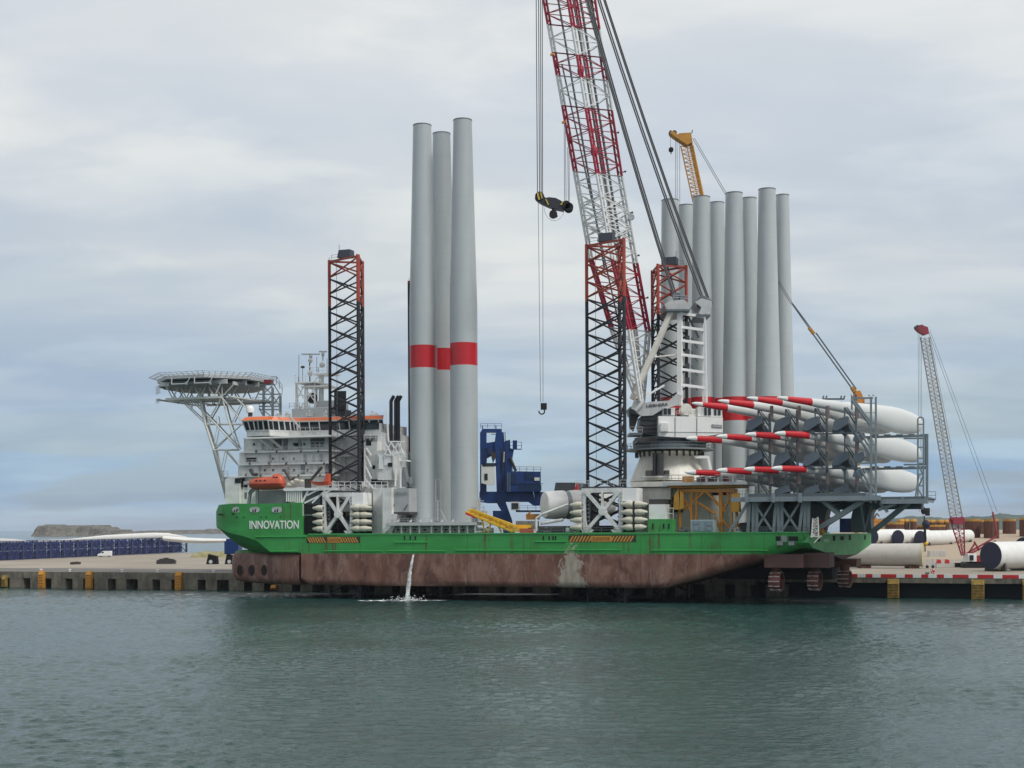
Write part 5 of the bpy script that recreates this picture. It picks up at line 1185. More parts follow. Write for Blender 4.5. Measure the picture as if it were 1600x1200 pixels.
    b = MB(); b.tube(P(789,675,Yq-.3),P(791,735,Yq-.3),.09); b.tube(P(785,705,Yq-.3),P(785,766,Yq-.3),.08); b.tube(P(797,715,Yq),P(806,736,Yq),.35); b.build('hose',M['dark'],root)
    
    for p_,q_ in ((P(790,736,Yq-2),P(845,737,Yq-2)),(P(812,797,Yq-2),P(850,797,Yq-2)),(P(751,669,Yq),P(784,669,Yq))): b = MB(); b.rail([p_,q_],1.0,1.5,.05); b.build('guard_rail',M['blue'],root)
    b = MB(); b.bar(P(788,706,Yq-.25),P(787,722,Yq-.25),.3,.1); b.build('warning_strip',M['brightwhite'],root)
    pr([(798,784),(812,784),(812,797),(798,797)],-2.2,.2,'lower_cab',M['brightwhite']); pr([(799.5,786),(810,786),(810,795),(799.5,795)],-2.3,-2.21,'cab_window',M['glass'])
M['bluedark'] = paint('seam_blue', (.008,.03,.10), .5, .2); M['brightblue'] = M['blue']
blue_machine()

# ================================================================ yellow trestle with its deck
def trestle():
    root = thing('gangway_trestle', 'rusty orange yellow steel trestle carrying a railed grey platform', 'trestle', L(U(1105,4),8,DK+.1))
    v0, v1 = 5, 13; b = MB()
    b.pbox(1046,1158,758,762,v0,v1); b.pbox(1060,1148,764,769,v0+.2,v0+.8); b.pbox(1060,1148,764,769,v1-.8,v1-.2); b.build('cap_beam', M['ochre'], root)
    for v in (v0+.6, v1-.6):
        for x,w in ((1062,.5),(1080,.45),(1088,.4),(1126,.7),(1142,.4),(1150,.5)):
            b = MB(); b.tube(Q(x,764,v), Q(x+ (2 if x>1100 else 0),832,v), w*.6, n=8); b.build('leg', M['ochre'], root)
        b = MB()
        for p,q in (((1068,797),(1102,767)),((1102,767),(1134,800)),((1080,800),(1064,770)),((1128,800),(1148,768)),((1092,786),(1118,803)),((1080,830),(1088,806)),((1118,808),(1126,830)),((1128,812),(1146,832)),((1136,770),(1152,800))): b.tube(Q(*p,v-.1), Q(*q,v-.1), .26, n=7)
        b.build('brace', M['ochre'], root)
    b = MB(); b.prism([Q(1052,796,4),Q(1053,774,4),Q(1060,764,4),Q(1062,796,4)], Vector((sY,cY,0))*2); b.build('fender_skirt', M['ochre2'], root); b = MB(); b.prism([Q(1062.2,796,4),Q(1062.2,766,4),Q(1068,770,4),Q(1068,794,4)], Vector((sY,cY,0))*1.2); b.build('fender_skirt', M['ochre2'], root); b = MB(); b.prism([Q(1143,800,4),Q(1143,772,4),Q(1153,770,4),Q(1155,800,4)], Vector((sY,cY,0))*2); b.build('fender_skirt', M['ochre2'], root)
    b = MB(); b.pbox(1080,1140,769.5,774,v1+1,v1+2); b.build('red_beam', M['darkred'], root)
    d = MB(); d.pbox(1036,1164,753,757.8,3.5,16); o = d.build('platform', M['ltgrey'], root)
    d = MB(); d.rail([Q(1038,752.8,3.6),Q(1163,752.8,3.6)],1.25,1.3,.06); d.rail([Q(1038,752.8,15),Q(1163,752.8,15)],1.25,1.3,.06); d.build('railing', M['ltgrey'], o)
    random.seed(6)
    for i in range(13):
        d = MB(); x = 1088+i*4.6; d.pbox(x,x+3.4,744+random.random()*2,752.6,5,7); d.build('drum_stack', M[random.choice(['slate','dark','darkred','white','midgrey'])], o)
    d = MB(); d.pbox(1066,1081,744,752.6,4.4,6.5); tag(d.build('tool_crate', M['ochre']), 'ochre tool crate on the railed grey platform', 'crate')
M['ochre2'] = paint('skirt_yellow', (.52,.27,.03), .5, .4)
trestle()

# ================================================================ blade rack and blades
PROF = [[(1214,621,621),(1216,619.6,622.6),(1220,618.9,624.6),(1229,619.2,627),(1240,620,629.2),(1262,621.7,633.2),(1280,623.5,637.5),(1300,625.5,641.5),(1320,627.5,646),(1335,629,650),(1350,630.5,656),(1365,632,664),(1380,633.5,671),(1395,635.5,676),(1410,639,678.5),(1425,645,678.5),(1434,650.5,676.5),(1437,655,672)],
 [(1210,677.5,677.5),(1212,675.4,679.2),(1216,674,680.6),(1225,673.2,681.8),(1240,673.6,683.6),(1264,674.8,686.2),(1290,675.4,691),(1310,676,695),(1330,676.6,699),(1348,677.6,705),(1365,679,711.5),(1380,680.3,716),(1395,682.2,719.5),(1410,686,722),(1422,691,723),(1431,696.5,722.3),(1434,700,720.5),(1436,705,716)],
 [(1205,731.8,731.8),(1207,729.9,733.6),(1211,728.3,735),(1220,727.4,736),(1235,727.6,737.4),(1262,728.2,739.2),(1285,727.8,743.5),(1305,727.5,747),(1325,727.4,751),(1345,727.6,756),(1365,728,761),(1380,728.8,765.5),(1395,730.3,769),(1410,733.6,770),(1422,738,769.3),(1430,742,766),(1434,745.5,761),(1436,750,756)]]
def blade_mesh(prof, vt=-1.0, vr=25.0):
    """the master blade of a row: tip at vt, root at vr, so it runs away from the viewer"""
    b = MB(); rings = []; N = 20; tip = prof[0]; end = prof[-1]; p0 = Q(tip[0],tip[1],vt)
    pe = L(U(end[0], vr, end[1]),vr,0); ax = Vector((pe.x-p0.x, pe.y-p0.y, 0)); nrm = Vector((-ax.y, ax.x, 0)).normalized()
    for px,a,c in prof:
        lo, hi = 0.0, 1.02; tx = unroll(px,(a+c)/2)[0]
        for _ in range(30):
            t = (lo+hi)/2; q = p0+ax*t; x = 800+q.x/q.y*F
            if x < tx: lo = t
            else: hi = t
        q = p0+ax*t; z0 = P(px, a, q.y).z; z1 = P(px, c, q.y).z; mz, hh = (z0+z1)/2, max(.08,(z0-z1)/2); th = max(.06, min(hh*.75, .5+hh*.25))
        rings.append([Vector((q.x,q.y,mz))+nrm*th*math.cos(2*math.pi*i/N)+Vector((0,0,hh*math.sin(2*math.pi*i/N))) for i in range(N)])
    dxs = [r[0]-tip[0] for r in prof]
    def cut(at):
        for k in range(len(dxs)-1):
            if dxs[k] < at < dxs[k+1]:
                t = (at-dxs[k])/(dxs[k+1]-dxs[k]); rings.insert(k+1, [p.lerp(q,t) for p,q in zip(rings[k],rings[k+1])]); dxs.insert(k+1, at); return
    cut(15.5); cut(53)
    ms = [1 if 15.4 < (dxs[k]+dxs[k+1])/2 < 53 else 0 for k in range(len(dxs)-1)]
    b.loft(rings, ms); return b, p0, ax
def blades():
    g = 'white blades with red bands stacked in the stern rack'
    ords = ['nearest, broad root end in the open','second from the right','third from the right','farthest left']
    tips = {0:[(1214,621),(1167,621.5),(1122,626),(1081,630)],1:[(1210,677.5),(1164,679),(1119,682),(1072,685)],2:[(1205,731.8),(1162,733),(1119,735),(1070,738)]}
    for r in range(3):
        b, p0, ax = blade_mesh(PROF[r]); master = b.build('turbine_blade', [M['blade'], M['bandred']], smooth=50); base = master.location.copy()
        for i in range(4):
            q = Q(*tips[r][i],-1.0); o = master if i == 0 else master.copy()
            if i: C.objects.link(o)
            o.location = base+(q-p0); tag(o, 'white red-banded blade in the rack, %s row, %s' % (('top','middle','bottom')[r], ords[i]), 'turbine blade', g)
blades()
def rack():
    root = thing('blade_rack', 'slate grey steel rack of frames and saddles holding the blades over the stern', 'rack', L(U(1300,8),8,Q(1300,775,2).z))
    R = M['rackgrey']
    def B(px, v, py=700): return L(U(px,v,py),v,0)
    def zz(py, v=8): return Q(1280,py,v).z
    # posts between the blades
    for i,px in enumerate((1203,1246,1292,1338)):
        b = MB(); v = 6.2; p = B(px,v); ps = B(px-18,v)
        b.bar((p.x,p.y,zz(782)), (p.x,p.y,zz([645,641,637,620][i])), .95, .35); b.bar((ps.x,ps.y,zz(782)),(ps.x,ps.y,zz(640)), .25,.25)
        for r in range(3):
            y0 = (657,714,768)[r]; b.tube((ps.x,ps.y,zz(y0-18)),(p.x,p.y,zz(y0+10)), .16, n=5); b.tube((ps.x+.4,ps.y,zz(y0-18)),(p.x,p.y,zz(y0+4)), .1, n=5)
        b.build('rack_post', M['rackslate'], root)
        # saddles: folded plates below each blade
        for r,(ya,yb) in enumerate(((650,676),(705,731),(757,778))):
            if i == 0 and r == 2: continue
            s = MB(); c = 4.0; x0 = px-38
            s.prism([Q(x0,yb-4,c),Q(x0+3,ya+8,c),Q(x0+13,ya+3,c),Q(x0+24,ya,c),Q(x0+26,ya+11,c),Q(x0+14,yb-7,c),Q(x0+8,yb-3,c)], Vector((sY,cY,0))*2.5); s.prism([Q(x0,yb+1,c+.5),Q(x0,yb-3.6,c+.5),Q(x0+13,yb-6,c+.5),Q(x0+20,yb+1,c+.5)], Vector((sY,cY,0))*2.2)
            s.build('saddle', M['saddle'], root)
            s = MB(); c = 7.0; s.prism([Q(px-36,yb+2,c),Q(px-35,ya+14,c),Q(px-24,ya+5,c),Q(px-14,ya+9,c),Q(px-10,yb-6,c),Q(px-3,yb+2,c)], Vector((sY,cY,0))*.5); s.build('web_plate', M['rackslate'], root)
            s = MB(); v2 = 12; s.prism([Q(x0+6,yb+3,v2),Q(x0+14,ya+12,v2),Q(x0+30,ya+14,v2),Q(x0+40,yb+3,v2)], Vector((sY,cY,0))*1.0); s.build('rear_saddle', M['saddle'], root)
    for ya,yb in ((676,691),(705,722),(731,747)):
        s = MB(); s.prism([Q(1332,yb-2,1.5),Q(1334,ya+6,1.5),Q(1349,ya,1.5),Q(1351,yb-9,1.5),Q(1342,yb,1.5)], Vector((sY,cY,0))*2.5); s.build('saddle', M['saddle'], root)
    # longitudinal beams under each row
    b = MB()
    for y in (677.5,732): b.pbox(1160,1345,y,y+3,10,10.8); b.pbox(1160,1345,y,y+2,5.0,5.6)
    for y in (690,730): pass
    for y,x1 in ((681,1449),(731,1449)):
        b.pbox(1345,x1,y+.5,y+2.6,4.5,5.2); b.pbox(1345,x1,y-1,y+1.6,14,15)
        for k in range(5): b.pbox(1362+k*19,1372+k*19,y-2.5,y+.3,6,8)
    b.build('row_beam', M['rackslate'], root)
    # tall front frame near 1355 and the end frame near 1450
    b = MB(); v = -1.6
    for x in (1361,1368.5): b.bar(Q(x,786,v), Q(x,620,v), .34)
    for x in (1331,): b.bar(Q(x,640,v+6), Q(x,619,v+6), .3)
    b.bar(Q(1331,622,v), Q(1364,622,v), .3); b.tube(Q(1334,624,v), Q(1362,662,v), .2, n=5); b.tube(Q(1331,626,v+1), Q(1362,668,v+1), .2, n=5)
    b.tube(Q(1341,672,v+1), Q(1363,705,v+1), .16, n=5); b.tube(Q(1336,676,v+1), Q(1362,714,v+1), .22, n=5); b.tube(Q(1342,730,v+1), Q(1367,770,v+1), .2, n=5); b.tube(Q(1338,735,v+1), Q(1364,776,v+1), .16, n=5)
    for y in (630,645,662,671,684,695,709,722,735,748,760,771): b.bar(Q(1350,y,v), Q(1368,y,v), .10)
    for y in (671,724): b.bar(Q(1345,y,v), Q(1370,y,v), .3)
    for x in (1331,1358.5,1365): b.tube(Q(x,619,v), Q(x-1,616.5,v), .12, n=5)
    b.build('front_frame', R, root)
    b = MB(); v = 1.0
    for x in (1434,1443): b.bar(Q(x,786,v), Q(x,656 if x<1440 else 656,v), .26)
    for k in range(7):
        t0, t1 = math.pi*k/7, math.pi*(k+1)/7; b.tube(Q(1438.5-4.5*math.cos(t0),656-4.5*math.sin(t0),v), Q(1438.5-4.5*math.cos(t1),656-4.5*math.sin(t1),v), .13, n=5)
    for y in (663,681,699,716,724,741,759): b.bar(Q(1434,y,v), Q(1443,y,v), .2)
    b.bar(Q(1448.5,787,v+1), Q(1448.5,678,v+1), .45); b.bar(Q(1445.5,726,v+1), Q(1445.5,678,v+1), .18)
    for y in (681,685,726,731): b.bar(Q(1412,y,v+1), Q(1449,y,v+1), .26)
    b.tube(Q(1434,724,v), Q(1443,743,v), .12); b.tube(Q(1443,743,v), Q(1434,762,v), .12); b.tube(Q(1434,762,v), Q(1443,780,v), .12); b.tube(Q(1436,742,v-.3), Q(1429,785,v-.3), .14)
    b.build('end_frame', R, root)
    b = MB()
    for a,c,y in ((1287,1319,623.5),): b.bar(Q(a,y,10), Q(c,y,10), .3)
    for x in (1286,1291,1314,1319): b.path([Q(x,624,10),Q(x,620,10),Q(x+1.6,618.5,10)], .14)
    b.build('top_hook_bar', M['rackslate'], root)
    # reddish clamps where the blades meet the posts
    for i,px in enumerate((1200,1243,1288,1334)):
        for r,(ya,yb) in enumerate(((634,654),(690,706),(740,756))):
            s = MB(); s.pbox(px+3,px+8,ya,yb,5.0,5.4); s.build('clamp_strap', M['clamp'], root)
    # deck of the rack and its beams
    d = MB(); d.pbox(1164,1352,771,775.5,-1.5,20); d.pbox(1352,1449,776,779.5,-1.0,22); d.build('platform', M['rackslate'], root)
    d = MB(); d.pbox(1142,1376,775.6,783,-2.2,-1.2,0); d.pbox(1165,1376,775.6,783,10,11); d.pbox(1165,1376,775.6,784,20,21); d.pbox(1376,1449,779.6,787,-1.2,-.2); d.pbox(1376,1449,779.6,787,20,21)
    for x in (1166,1208,1250,1300,1345,1374,1410,1446): d.pbox(x-1.5,x+1.5,775.7,783,-1.19,20)
    d.build('main_girder', R, root)
    d = MB(); d.pbox(1250,1440,783.4,796,14,20); d.build('lower_box', M['slate'], root)
    for x in (1166,1208,1250):
        d = MB(); d.pbox(x-2.6,x+2.6,770,785,-2.5,-2.21); d.build('stiffener', R, root)
    def legs(x, x2, v, r=.34):
        d = MB(); d.bar(Q(x,783,v), Q(x2,832,v), r*2, r*1.6); d.build('rack_leg', M['rackleg'], root)
    for x,x2 in ((1172,1169),(1178,1177),(1183,1183),(1213,1209),(1216,1217),(1222,1222),(1255,1249),(1259,1257),(1264,1263)): legs(x,x2,.8)
    for x,x2 in ((1176,1176),(1216,1216),(1258,1258)): legs(x,x2,12)
    d = MB()
    for p,q,r in (((1168,786),(1139,832),.26),((1166,790),(1146,824),.22),((1178,785),(1206,828),.22),((1207,786),(1180,830),.22),((1218,786),(1247,828),.22),((1249,786),(1222,830),.22)): d.bar(Q(*p,.6), Q(*q,.6), r*1.7)
    for p,q,r,v,v2 in (((1348,783),(1276,828),.5,.0,2.0),((1285,783),(1313,806),.38,0,1),((1292,783),(1312,800),.3,5,5),((1400,787),(1372,797),.3,0,0),((1374,785),(1387,800),.3,0,0),((1420,785),(1362,832),.42,1.0,8),((1345,786),(1350,831),.22,0,10),((1362,790),(1350,831),.2,10,10)): d.bar(Q(*p,v), Q(*q,v2), r*1.7)
    d.build('brace', M['rackleg'], root)
    # wide stern columns with arched edges
    def col(pts, v, dv): 
        d = MB(); d.prism([Q(x,y,v) for x,y in pts], Vector((sY,cY,0))*dv); d.build('stern_column', M['colgrey'], root)
    col([(1325,832),(1333,794),(1340,787),(1352,787),(1350,832)], 12, 6)
    col([(1352.5,832),(1353,787),(1376,787),(1368,792),(1362,800),(1360,812),(1362,832)], 13, 6)
    col([(1264,832),(1264,787),(1306,787),(1298,790),(1292,797),(1290,806),(1286,832)], 9, 6)
    b = MB(); b.rail([Q(1450,780,2),Q(1462,780,2)],1.3,.8,.05); b.bar(Q(1449,780,2), Q(1462,780,2), .2); b.build('end_walkway', M['rackslate'], root)
    b = MB(); b.rail([L(U(1142,-2),-2,zz(775.5,-2)),L(U(1330,-2),-2,zz(775.5,-2))],1.1,2.0,.04); b.build('railing', M['rackslate'], root)
M['rackslate'] = paint('rack_slate', (.10,.125,.14), .5, .3); M['saddle'] = paint('saddle_slate', (.105,.135,.165), .45, .25); M['clamp'] = paint('clamp_strap', (.23,.17,.165), .7, .4)
M['rackleg'] = paint('rack_leg_grey', (.27,.32,.33), .5, .35, rust=.15); M['colgrey'] = paint('column_grey', (.14,.165,.17), .55, .35)
rack()
def stern_items():
    b = MB(); b.pbox(1312,1329,810,832,12,16); tag(b.build('blue_container', M['blue']), 'dark blue container between the grey columns on the stern', 'container')
    root = thing('ladder_tower', 'narrow white lattice ladder tower at the corner of the stern', 'ladder tower', Q(1274,838,-1))
    b = MB(); A = [Q(1268,840,-1.2),Q(1279,840,-1.2),Q(1279,840,.2),Q(1268,840,.2)]; B = [Q(1270,810,-1.2),Q(1278,808,-1.2),Q(1278,808,.2),Q(1270,810,.2)]; b.lattice(A,B,6,.12,.08); b.bar(Q(1266,838,-1.2),Q(1284,838,-1.2),.2); b.bar(Q(1272,848,-1.2),Q(1282,838,-1.2),.15); b.build('frame', M['cream'], root)
    b = MB(); b.pbox(1272,1277,822,838,-.9,-.2); b.build('cabinet', M['midgrey'], root)
    b = MB(); b.prism([Q(1280,822,3),Q(1282,812,3),Q(1290,814,3),Q(1296,808,3),Q(1299,812,3),Q(1292,824,3),Q(1286,832,3)], Vector((sY,cY,0))*2); tag(b.build('red_winch', M['darkred']), 'dark red winch beside the white ladder tower', 'winch')
    b = MB(); b.ball(Q(1284,830,2.4),.5,.5,.6); b.tube(Q(1284,836,2.4),Q(1284,832,2.4),.25); tag(b.build('buoy', M['ochre']), 'small orange buoy below the red winch on the stern', 'buoy')
    # monopile drums seen between the rack legs
    for x,w,lb in ((1195,46,'left'),(1240,40,'right')):
        b = MB(); c = Q(x,805,16); b.lathe(c-Vector((cY,-sY,0))*w*.06, (cY,-sY,0), [(0,2.6),(.1,2.9),(w*.115,2.9),(w*.12,2.6)], 30); tag(b.build('cargo_drum', M['colgrey'], smooth=30), 'big grey cylinder lying on deck behind the rack legs, %s one' % lb, 'cylinder', 'grey cylinders lying on deck under the rack')
    b = MB(); b.prism([Q(1150,826,9),Q(1156,817,9),Q(1170,816,9),Q(1174,826,9),Q(1172,832,9),Q(1152,832,9)], Vector((sY,cY,0))*5); tag(b.build('deck_tank', M['dark']), 'dark deck tank behind the leftmost rack legs', 'tank')
    b = MB(); b.pbox(1180,1262,822,832,6,9); tag(b.build('cargo_crates', M['slate']), 'long low dark crate under the blade rack', 'crate')
stern_items()

# ================================================================ the ship's big crane
def big_crane():
    vc = 22.5; root = thing('heavy_lift_crane', 'huge white lattice boom crane with crimson sections standing over the aft leg', 'crane', L(U(1046,vc),vc,DK+.1))
    cc = L(U(1046,vc,720),vc,0); px2m = cc.y/F; up = Vector((0,0,1)); Z = lambda py,px=1046: P(px,py,cc.y).z
    W = M['cream']
    # pedestal
    def ngon(cx,cz,rx,n=12,sq=.0,ry=None):
        return [Vector((cx+rx*math.cos(2*math.pi*(i+.5)/n), cc.y+(ry or rx)*math.sin(2*math.pi*(i+.5)/n), cz)) for i in range(n)]
    x_ = lambda px: P(px,700,cc.y).x
    b = MB(); b.loft([ngon(x_(1044),Z(752),7.6,16),ngon(x_(1044),Z(711),5.4,16),ngon(x_(1046),Z(707),6.6,16)]); o = b.build('pedestal', W, root, smooth=25)
    b = MB(); b.pbox(985,1112,752,760,8,21); b.pbox(990,1108,760,833,11,22); b.pbox(1000,1048,762,788,9,11); b.build('pedestal_base', W, root)
    b = MB(); b.pbox(1044,1066,776,800,10.6,11); b.build('access_door', M['void'], root)
    b = MB(); b.prism([P(1084,712,cc.y-6),P(1108,712,cc.y-6),P(1117,752,cc.y-6),P(1112,752,cc.y-6),P(1105,716,cc.y-6),P(1087,716,cc.y-6)], (0,1,0)); b.build('stair_frame', M['brightwhite'], root)
    # winch group on the pedestal front
    b = MB(); y = cc.y-8.2; b.wbox(P(1000,0,y).x,P(1043,0,y).x,y,y+2.5,P(1020,746,y).z,P(1020,743.5,y).z); b.wbox(P(1018,0,y).x,P(1033,0,y).x,y,y+2,P(1020,743,y).z,P(1020,708,y).z,1); b.wbox(P(1006,0,y).x,P(1016,0,y).x,y-.3,y+2,P(1020,743,y).z,P(1020,735,y).z,1); b.wbox(P(1035,0,y).x,P(1042,0,y).x,y-.3,y+2,P(1020,743,y).z,P(1020,735,y).z,1)
    b.build('cable_mast', [M['ltgrey'],M['dark']], root)
    for x in (1022,1028): b = MB(); b.tube(P(x,741,y-.4),P(x,708,y-.4),.28,n=8); b.build('hydraulic_pipe', M['black'], root)
    # slew ring
    b = MB(); c = Vector((x_(1046),cc.y,0)); 
    b.lathe(c+up*Z(706), (0,0,1), [(0,6.0),(.3,6.9),(.7,7.0),(.8,6.6)], 40, 1); b.lathe(c+up*Z(699.5), (0,0,1), [(-.6,6.6),(-.5,7.2),(0,7.2),(.5,7.2),(.6,6.4),(1.3,6.2),(1.35,6.9),(1.9,6.9),(2.0,6.0)], 40, 0); b.build('slew_ring', [M['slate'],M['dark']], root, smooth=30)
    for i in range(30): b = MB(); t = 2*math.pi*i/30; d = Vector((math.cos(t),math.sin(t),0)); b.bar(c+d*6.6+up*(Z(706)-.1), c+d*6.6+up*(Z(710)-.6), .35); b.build('ring_bracket', M['dark'], root)
    b = MB(); n=30
    b.loft([[c+Vector((r*math.cos(2*math.pi*i/n), r*math.sin(2*math.pi*i/n), z)) for i in range(n)] for r,z in ((7.2,Z(703)-.2),(8.9,Z(703)-.2),(8.9,Z(703)),(7.2,Z(703)))]); ring=[c+Vector((8.7*math.cos(2*math.pi*i/n),8.7*math.sin(2*math.pi*i/n),Z(703))) for i in range(n+1)]; b.rail(ring,1.1,1.6,.045); b.build('ring_walkway', M['midgrey'], root)
    # rotating upper works
    def wb(x0,x1,y0,y1,d0,d1,name,mat,parent=root):
        b = MB(); Y = cc.y+d0; b.wbox(P(x0,y1,Y).x,P(x1,y1,Y).x,Y,cc.y+d1,P((x0+x1)/2,y1,Y).z,P((x0+x1)/2,y0,Y).z); return b.build(name,mat,parent)
    def wp(pts,d0,d1,name,mat,parent=root,smooth=False):
        b = MB(); b.prism([P(x,y,cc.y+d0) for x,y in pts],(0,d1-d0,0)); return b.build(name,mat,parent)
    wb(997,1112,683,690,-6,6,'turntable',M['dark'])
    h = wp([(1029,650),(1089,651),(1129.5,652.5),(1129.5,677),(1089,684),(1054,683),(1029,681.5)],-7.5,5,'machinery_house',M['brightwhite'])
    for x in (1055,1089): b = MB(); b.bar(P(x,682,cc.y-7.56),P(x,652,cc.y-7.56),.10); b.build('panel_seam',M['midgrey'],h)
    b = MB(); b.bar(P(1029,674.5,cc.y-7.56),P(1129,675.5,cc.y-7.56),.08); b.build('panel_seam',M['ltgrey'],h)
    wb(1032,1044,661,674,-8.4,-7.51,'vent_box',M['white'],h)
    pl = wp([(1112,663),(1128,664),(1128,669),(1112,668)],-7.6,-7.51,'name_board',M['slate'],h); p = P(1120,666,cc.y-7.63); text('LIEBHERR','name_lettering',pl,p,15*px2m*.93,3.4*px2m,(1,0,-.06),(0,0,1),M['brightwhite'],.03)
    c2 = wp([(1090,636),(1100,633),(1128,636),(1129,652),(1090,650.4)],-7,3,'control_room',M['white'])
    for x0,x1 in ((1100.5,1104.5),(1106.5,1111),(1116,1119.5),(1122,1126)): wb(x0,x1,637,649,-7.12,-7.01,'window',M['glass'],c2)
    wb(1036,1055,637,649,-6.6,2,'cab_housing',M['white']); 
    for x0,x1 in ((1037,1042),(1043.5,1048.5)): wb(x0,x1,638,648,-6.75,-6.61,'window',M['glass'])
    b = MB(); q = P(1072,640,cc.y-6); b.lathe(q-Vector((0,.6,0)), (0,1,0), [(0,1.1),(.3,1.15),(.35,.6),(2.6,.6),(2.65,1.15),(2.9,1.15)], 24); q = P(1082,646,cc.y-6); b.lathe(q-Vector((0,.5,0)), (0,1,0), [(0,.9),(2.5,.9)], 20); b.build('hoist_winch', M['cream'], root, smooth=40)
    # heel girder and grey hood that carries the maker's name
    hd = wp([(984,636),(1000,634),(1012,628),(1045,626),(1058,615),(1066,618),(1062,632),(1034,640),(1020,649),(1002,650)],-5.5,-4.5,'heel_girder',M['ltgrey'])
    wp([(984,636.1),(996,631),(1010,629),(1000,650),(986,646)],-4.49,4,'heel_girder',M['slate'])
    p = P(1027,633,cc.y-5.6); text('LIEBHERR','name_lettering',hd,p,33*px2m,4.2*px2m,(1,0,.06),(0,0,1),M['black'],.05,.004)
    wp([(1002,650.1),(1029,642),(1036,645),(1028.8,681),(1004,678),(1000,664)],-4.4,3.5,'drive_bay',M['drive'])
    for y,hh in ((655,1.2),(662,1.8),(669,1.4),(675,1.2)): wb(1000,1028.6,y,y+hh,-4.9,-4.41,'drive_shelf',M['dark'])
    wp([(983,640),(992,643),(998,650),(994,662),(990,674),(984,668)],-3.5,-2,'heel_bracket',M['dark'])
    wb(984,1004,676,680,-6,0,'side_walkway',M['slate'])
    b = MB(); b.rail([P(984,676,cc.y-6),P(1004,676,cc.y-6)],1.1,1.2,.05); b.rail([P(1057,650,cc.y-6.8),P(1090,650,cc.y-6.8)],1.0,1.2,.04); b.build('railing', M['ltgrey'], root)
    b = MB(); c3 = P(1000,622,cc.y-5); b.bar(P(995,626,cc.y-5),P(1004,622,cc.y-5),.9,.7); b.build('sheave_block', M['ochre'], root)
    wp([(1010,614),(1014,612),(1014,620),(1010,622)],-5.4,-5,'jib_stay',M['brightwhite']); b = MB(); b.bar(P(1012,617,cc.y-5.2),P(1038,602,cc.y-5.2),.35); b.build('jib_stay',M['brightwhite'],root)
    # A-frame: raking struts, vertical posts, ladder-like backstay
    def strut(p,q,d,w,name='strut',mat=None):
        b = MB(); b.bar(P(*p,cc.y+d),P(*q,cc.y+d),w,w*.8); b.build(name,mat or W,root)
    for d in (-4.2,4.2): strut((988,624),(1049,487),d,1.15); 
    strut((1062,634),(1062.5,487),-4.0,1.1,'mast_post',M['brightwhite']); strut((1064,634),(1064,487),4.0,.95,'mast_post',W)
    for x,d in ((1104,-4.2),(1100,4.0)): strut((x,690 if d>0 else 634),(x-2.5,492),d,.42,'backstay_post',M['brightwhite'])
    b = MB()
    for y in (493,514,535,557,580,604): b.bar(P(1065,y-3,cc.y-4.0),P(1102,y+2,cc.y-4.1),.38,.5); b.bar(P(1066,y,cc.y+4),P(1100,y+2,cc.y+4),.3); b.bar(P(1102,y+2,cc.y-4.1),P(1100,y+2,cc.y+4),.25); b.bar(P(1064,y,cc.y-4.0),P(1065,y,cc.y+4.0),.25)
    b.build('cross_girder', M['brightwhite'], root)
    b = MB(); b.bar(P(1072,488,cc.y),P(1092,528,cc.y),.7,.3); 
    for y in (520,542,563,585,608): b.bar(P(1080,y-14,cc.y-1),P(1090,y+2,cc.y-1),.5,.25)
    b.build('stair_flight', M['slate'], root)
    b = MB()
    for y in (505,527,548,570,592): b.wbox(P(1071,y,cc.y-2).x,P(1077,y,cc.y-2).x,cc.y-2.5,cc.y-1.2,P(1074,y+9,cc.y).z,P(1074,y,cc.y).z)
    b.build('service_box', M['navygrey'], root)
    b = MB(); b.tube(P(1023,558,cc.y-4.2),P(1062,554,cc.y-4),.16); b.tube(P(1020,566,cc.y+4.2),P(1062,560,cc.y+4),.14); b.build('tie_bar', W, root)
    hd2 = wp([(1038,476),(1046,470),(1068,468),(1078,474),(1076,484),(1064,489),(1046,489)],-4.6,4.6,'mast_head',M['ltgrey'])
    wb(1040,1078,483,486,-5.5,5.5,'head_platform',M['slate']); 
    b = MB(); b.rail([P(1040,483,cc.y-5.5),P(1078,483,cc.y-5.5)],.9,1.1,.05); b.rail([P(1052,468,cc.y-4),P(1076,470,cc.y-4)],.9,1.1,.05); b.build('railing', M['ltgrey'], root)
    for (x,y,r_) in ((1058,464,.9),(1066,467,.8),(1052,477,.8),(1098,470,1.0),(1107,474,.9),(1094,476,.7)):
        for d in (-3,3): b = MB(); q = P(x,y,cc.y+d); b.lathe(q, (0,1,0), [(-.35,r_*.9),(-.3,r_),(-.1,r_*.8),(.1,r_*.8),(.3,r_),(.35,r_*.9)], 18); b.build('sheave', M['slate'], root)
    wp([(1086,472),(1096,466),(1112,470),(1113,478),(1106,487),(1100,492),(1092,490),(1096,480)],-4,4,'tail_head',M['ltgrey']); wb(1088,1110,491,494,-4.6,4.6,'head_platform',M['slate'])
    # --- boom: foot at the heel, head above the frame of the photograph
    bm_parent = root; pivot_d = -2.5
    def corners(px_l, px_r, py, near, far, tilt=0.0, f1=.47, f2=.60):
        # a square section turned towards the viewer: left, near-middle, right, far-middle
        w = px_r-px_l; ty = lambda f: py+tilt*f*w
        return [P(px_l,ty(0),cc.y+(near+far)/2-2), P(px_l+w*f1,ty(f1),cc.y+near), P(px_r,ty(1),cc.y+(near+far)/2+2), P(px_l+w*f2,ty(f2),cc.y+far)]
    lx = lambda y: 849+(y)*.178 if y < 440 else 927.3+(y-440)*.36
    rx = lambda y: 931+(y)*.152+ (max(0,y-300)*.03) if y < 520 else 1018.6-(y-520)*.12
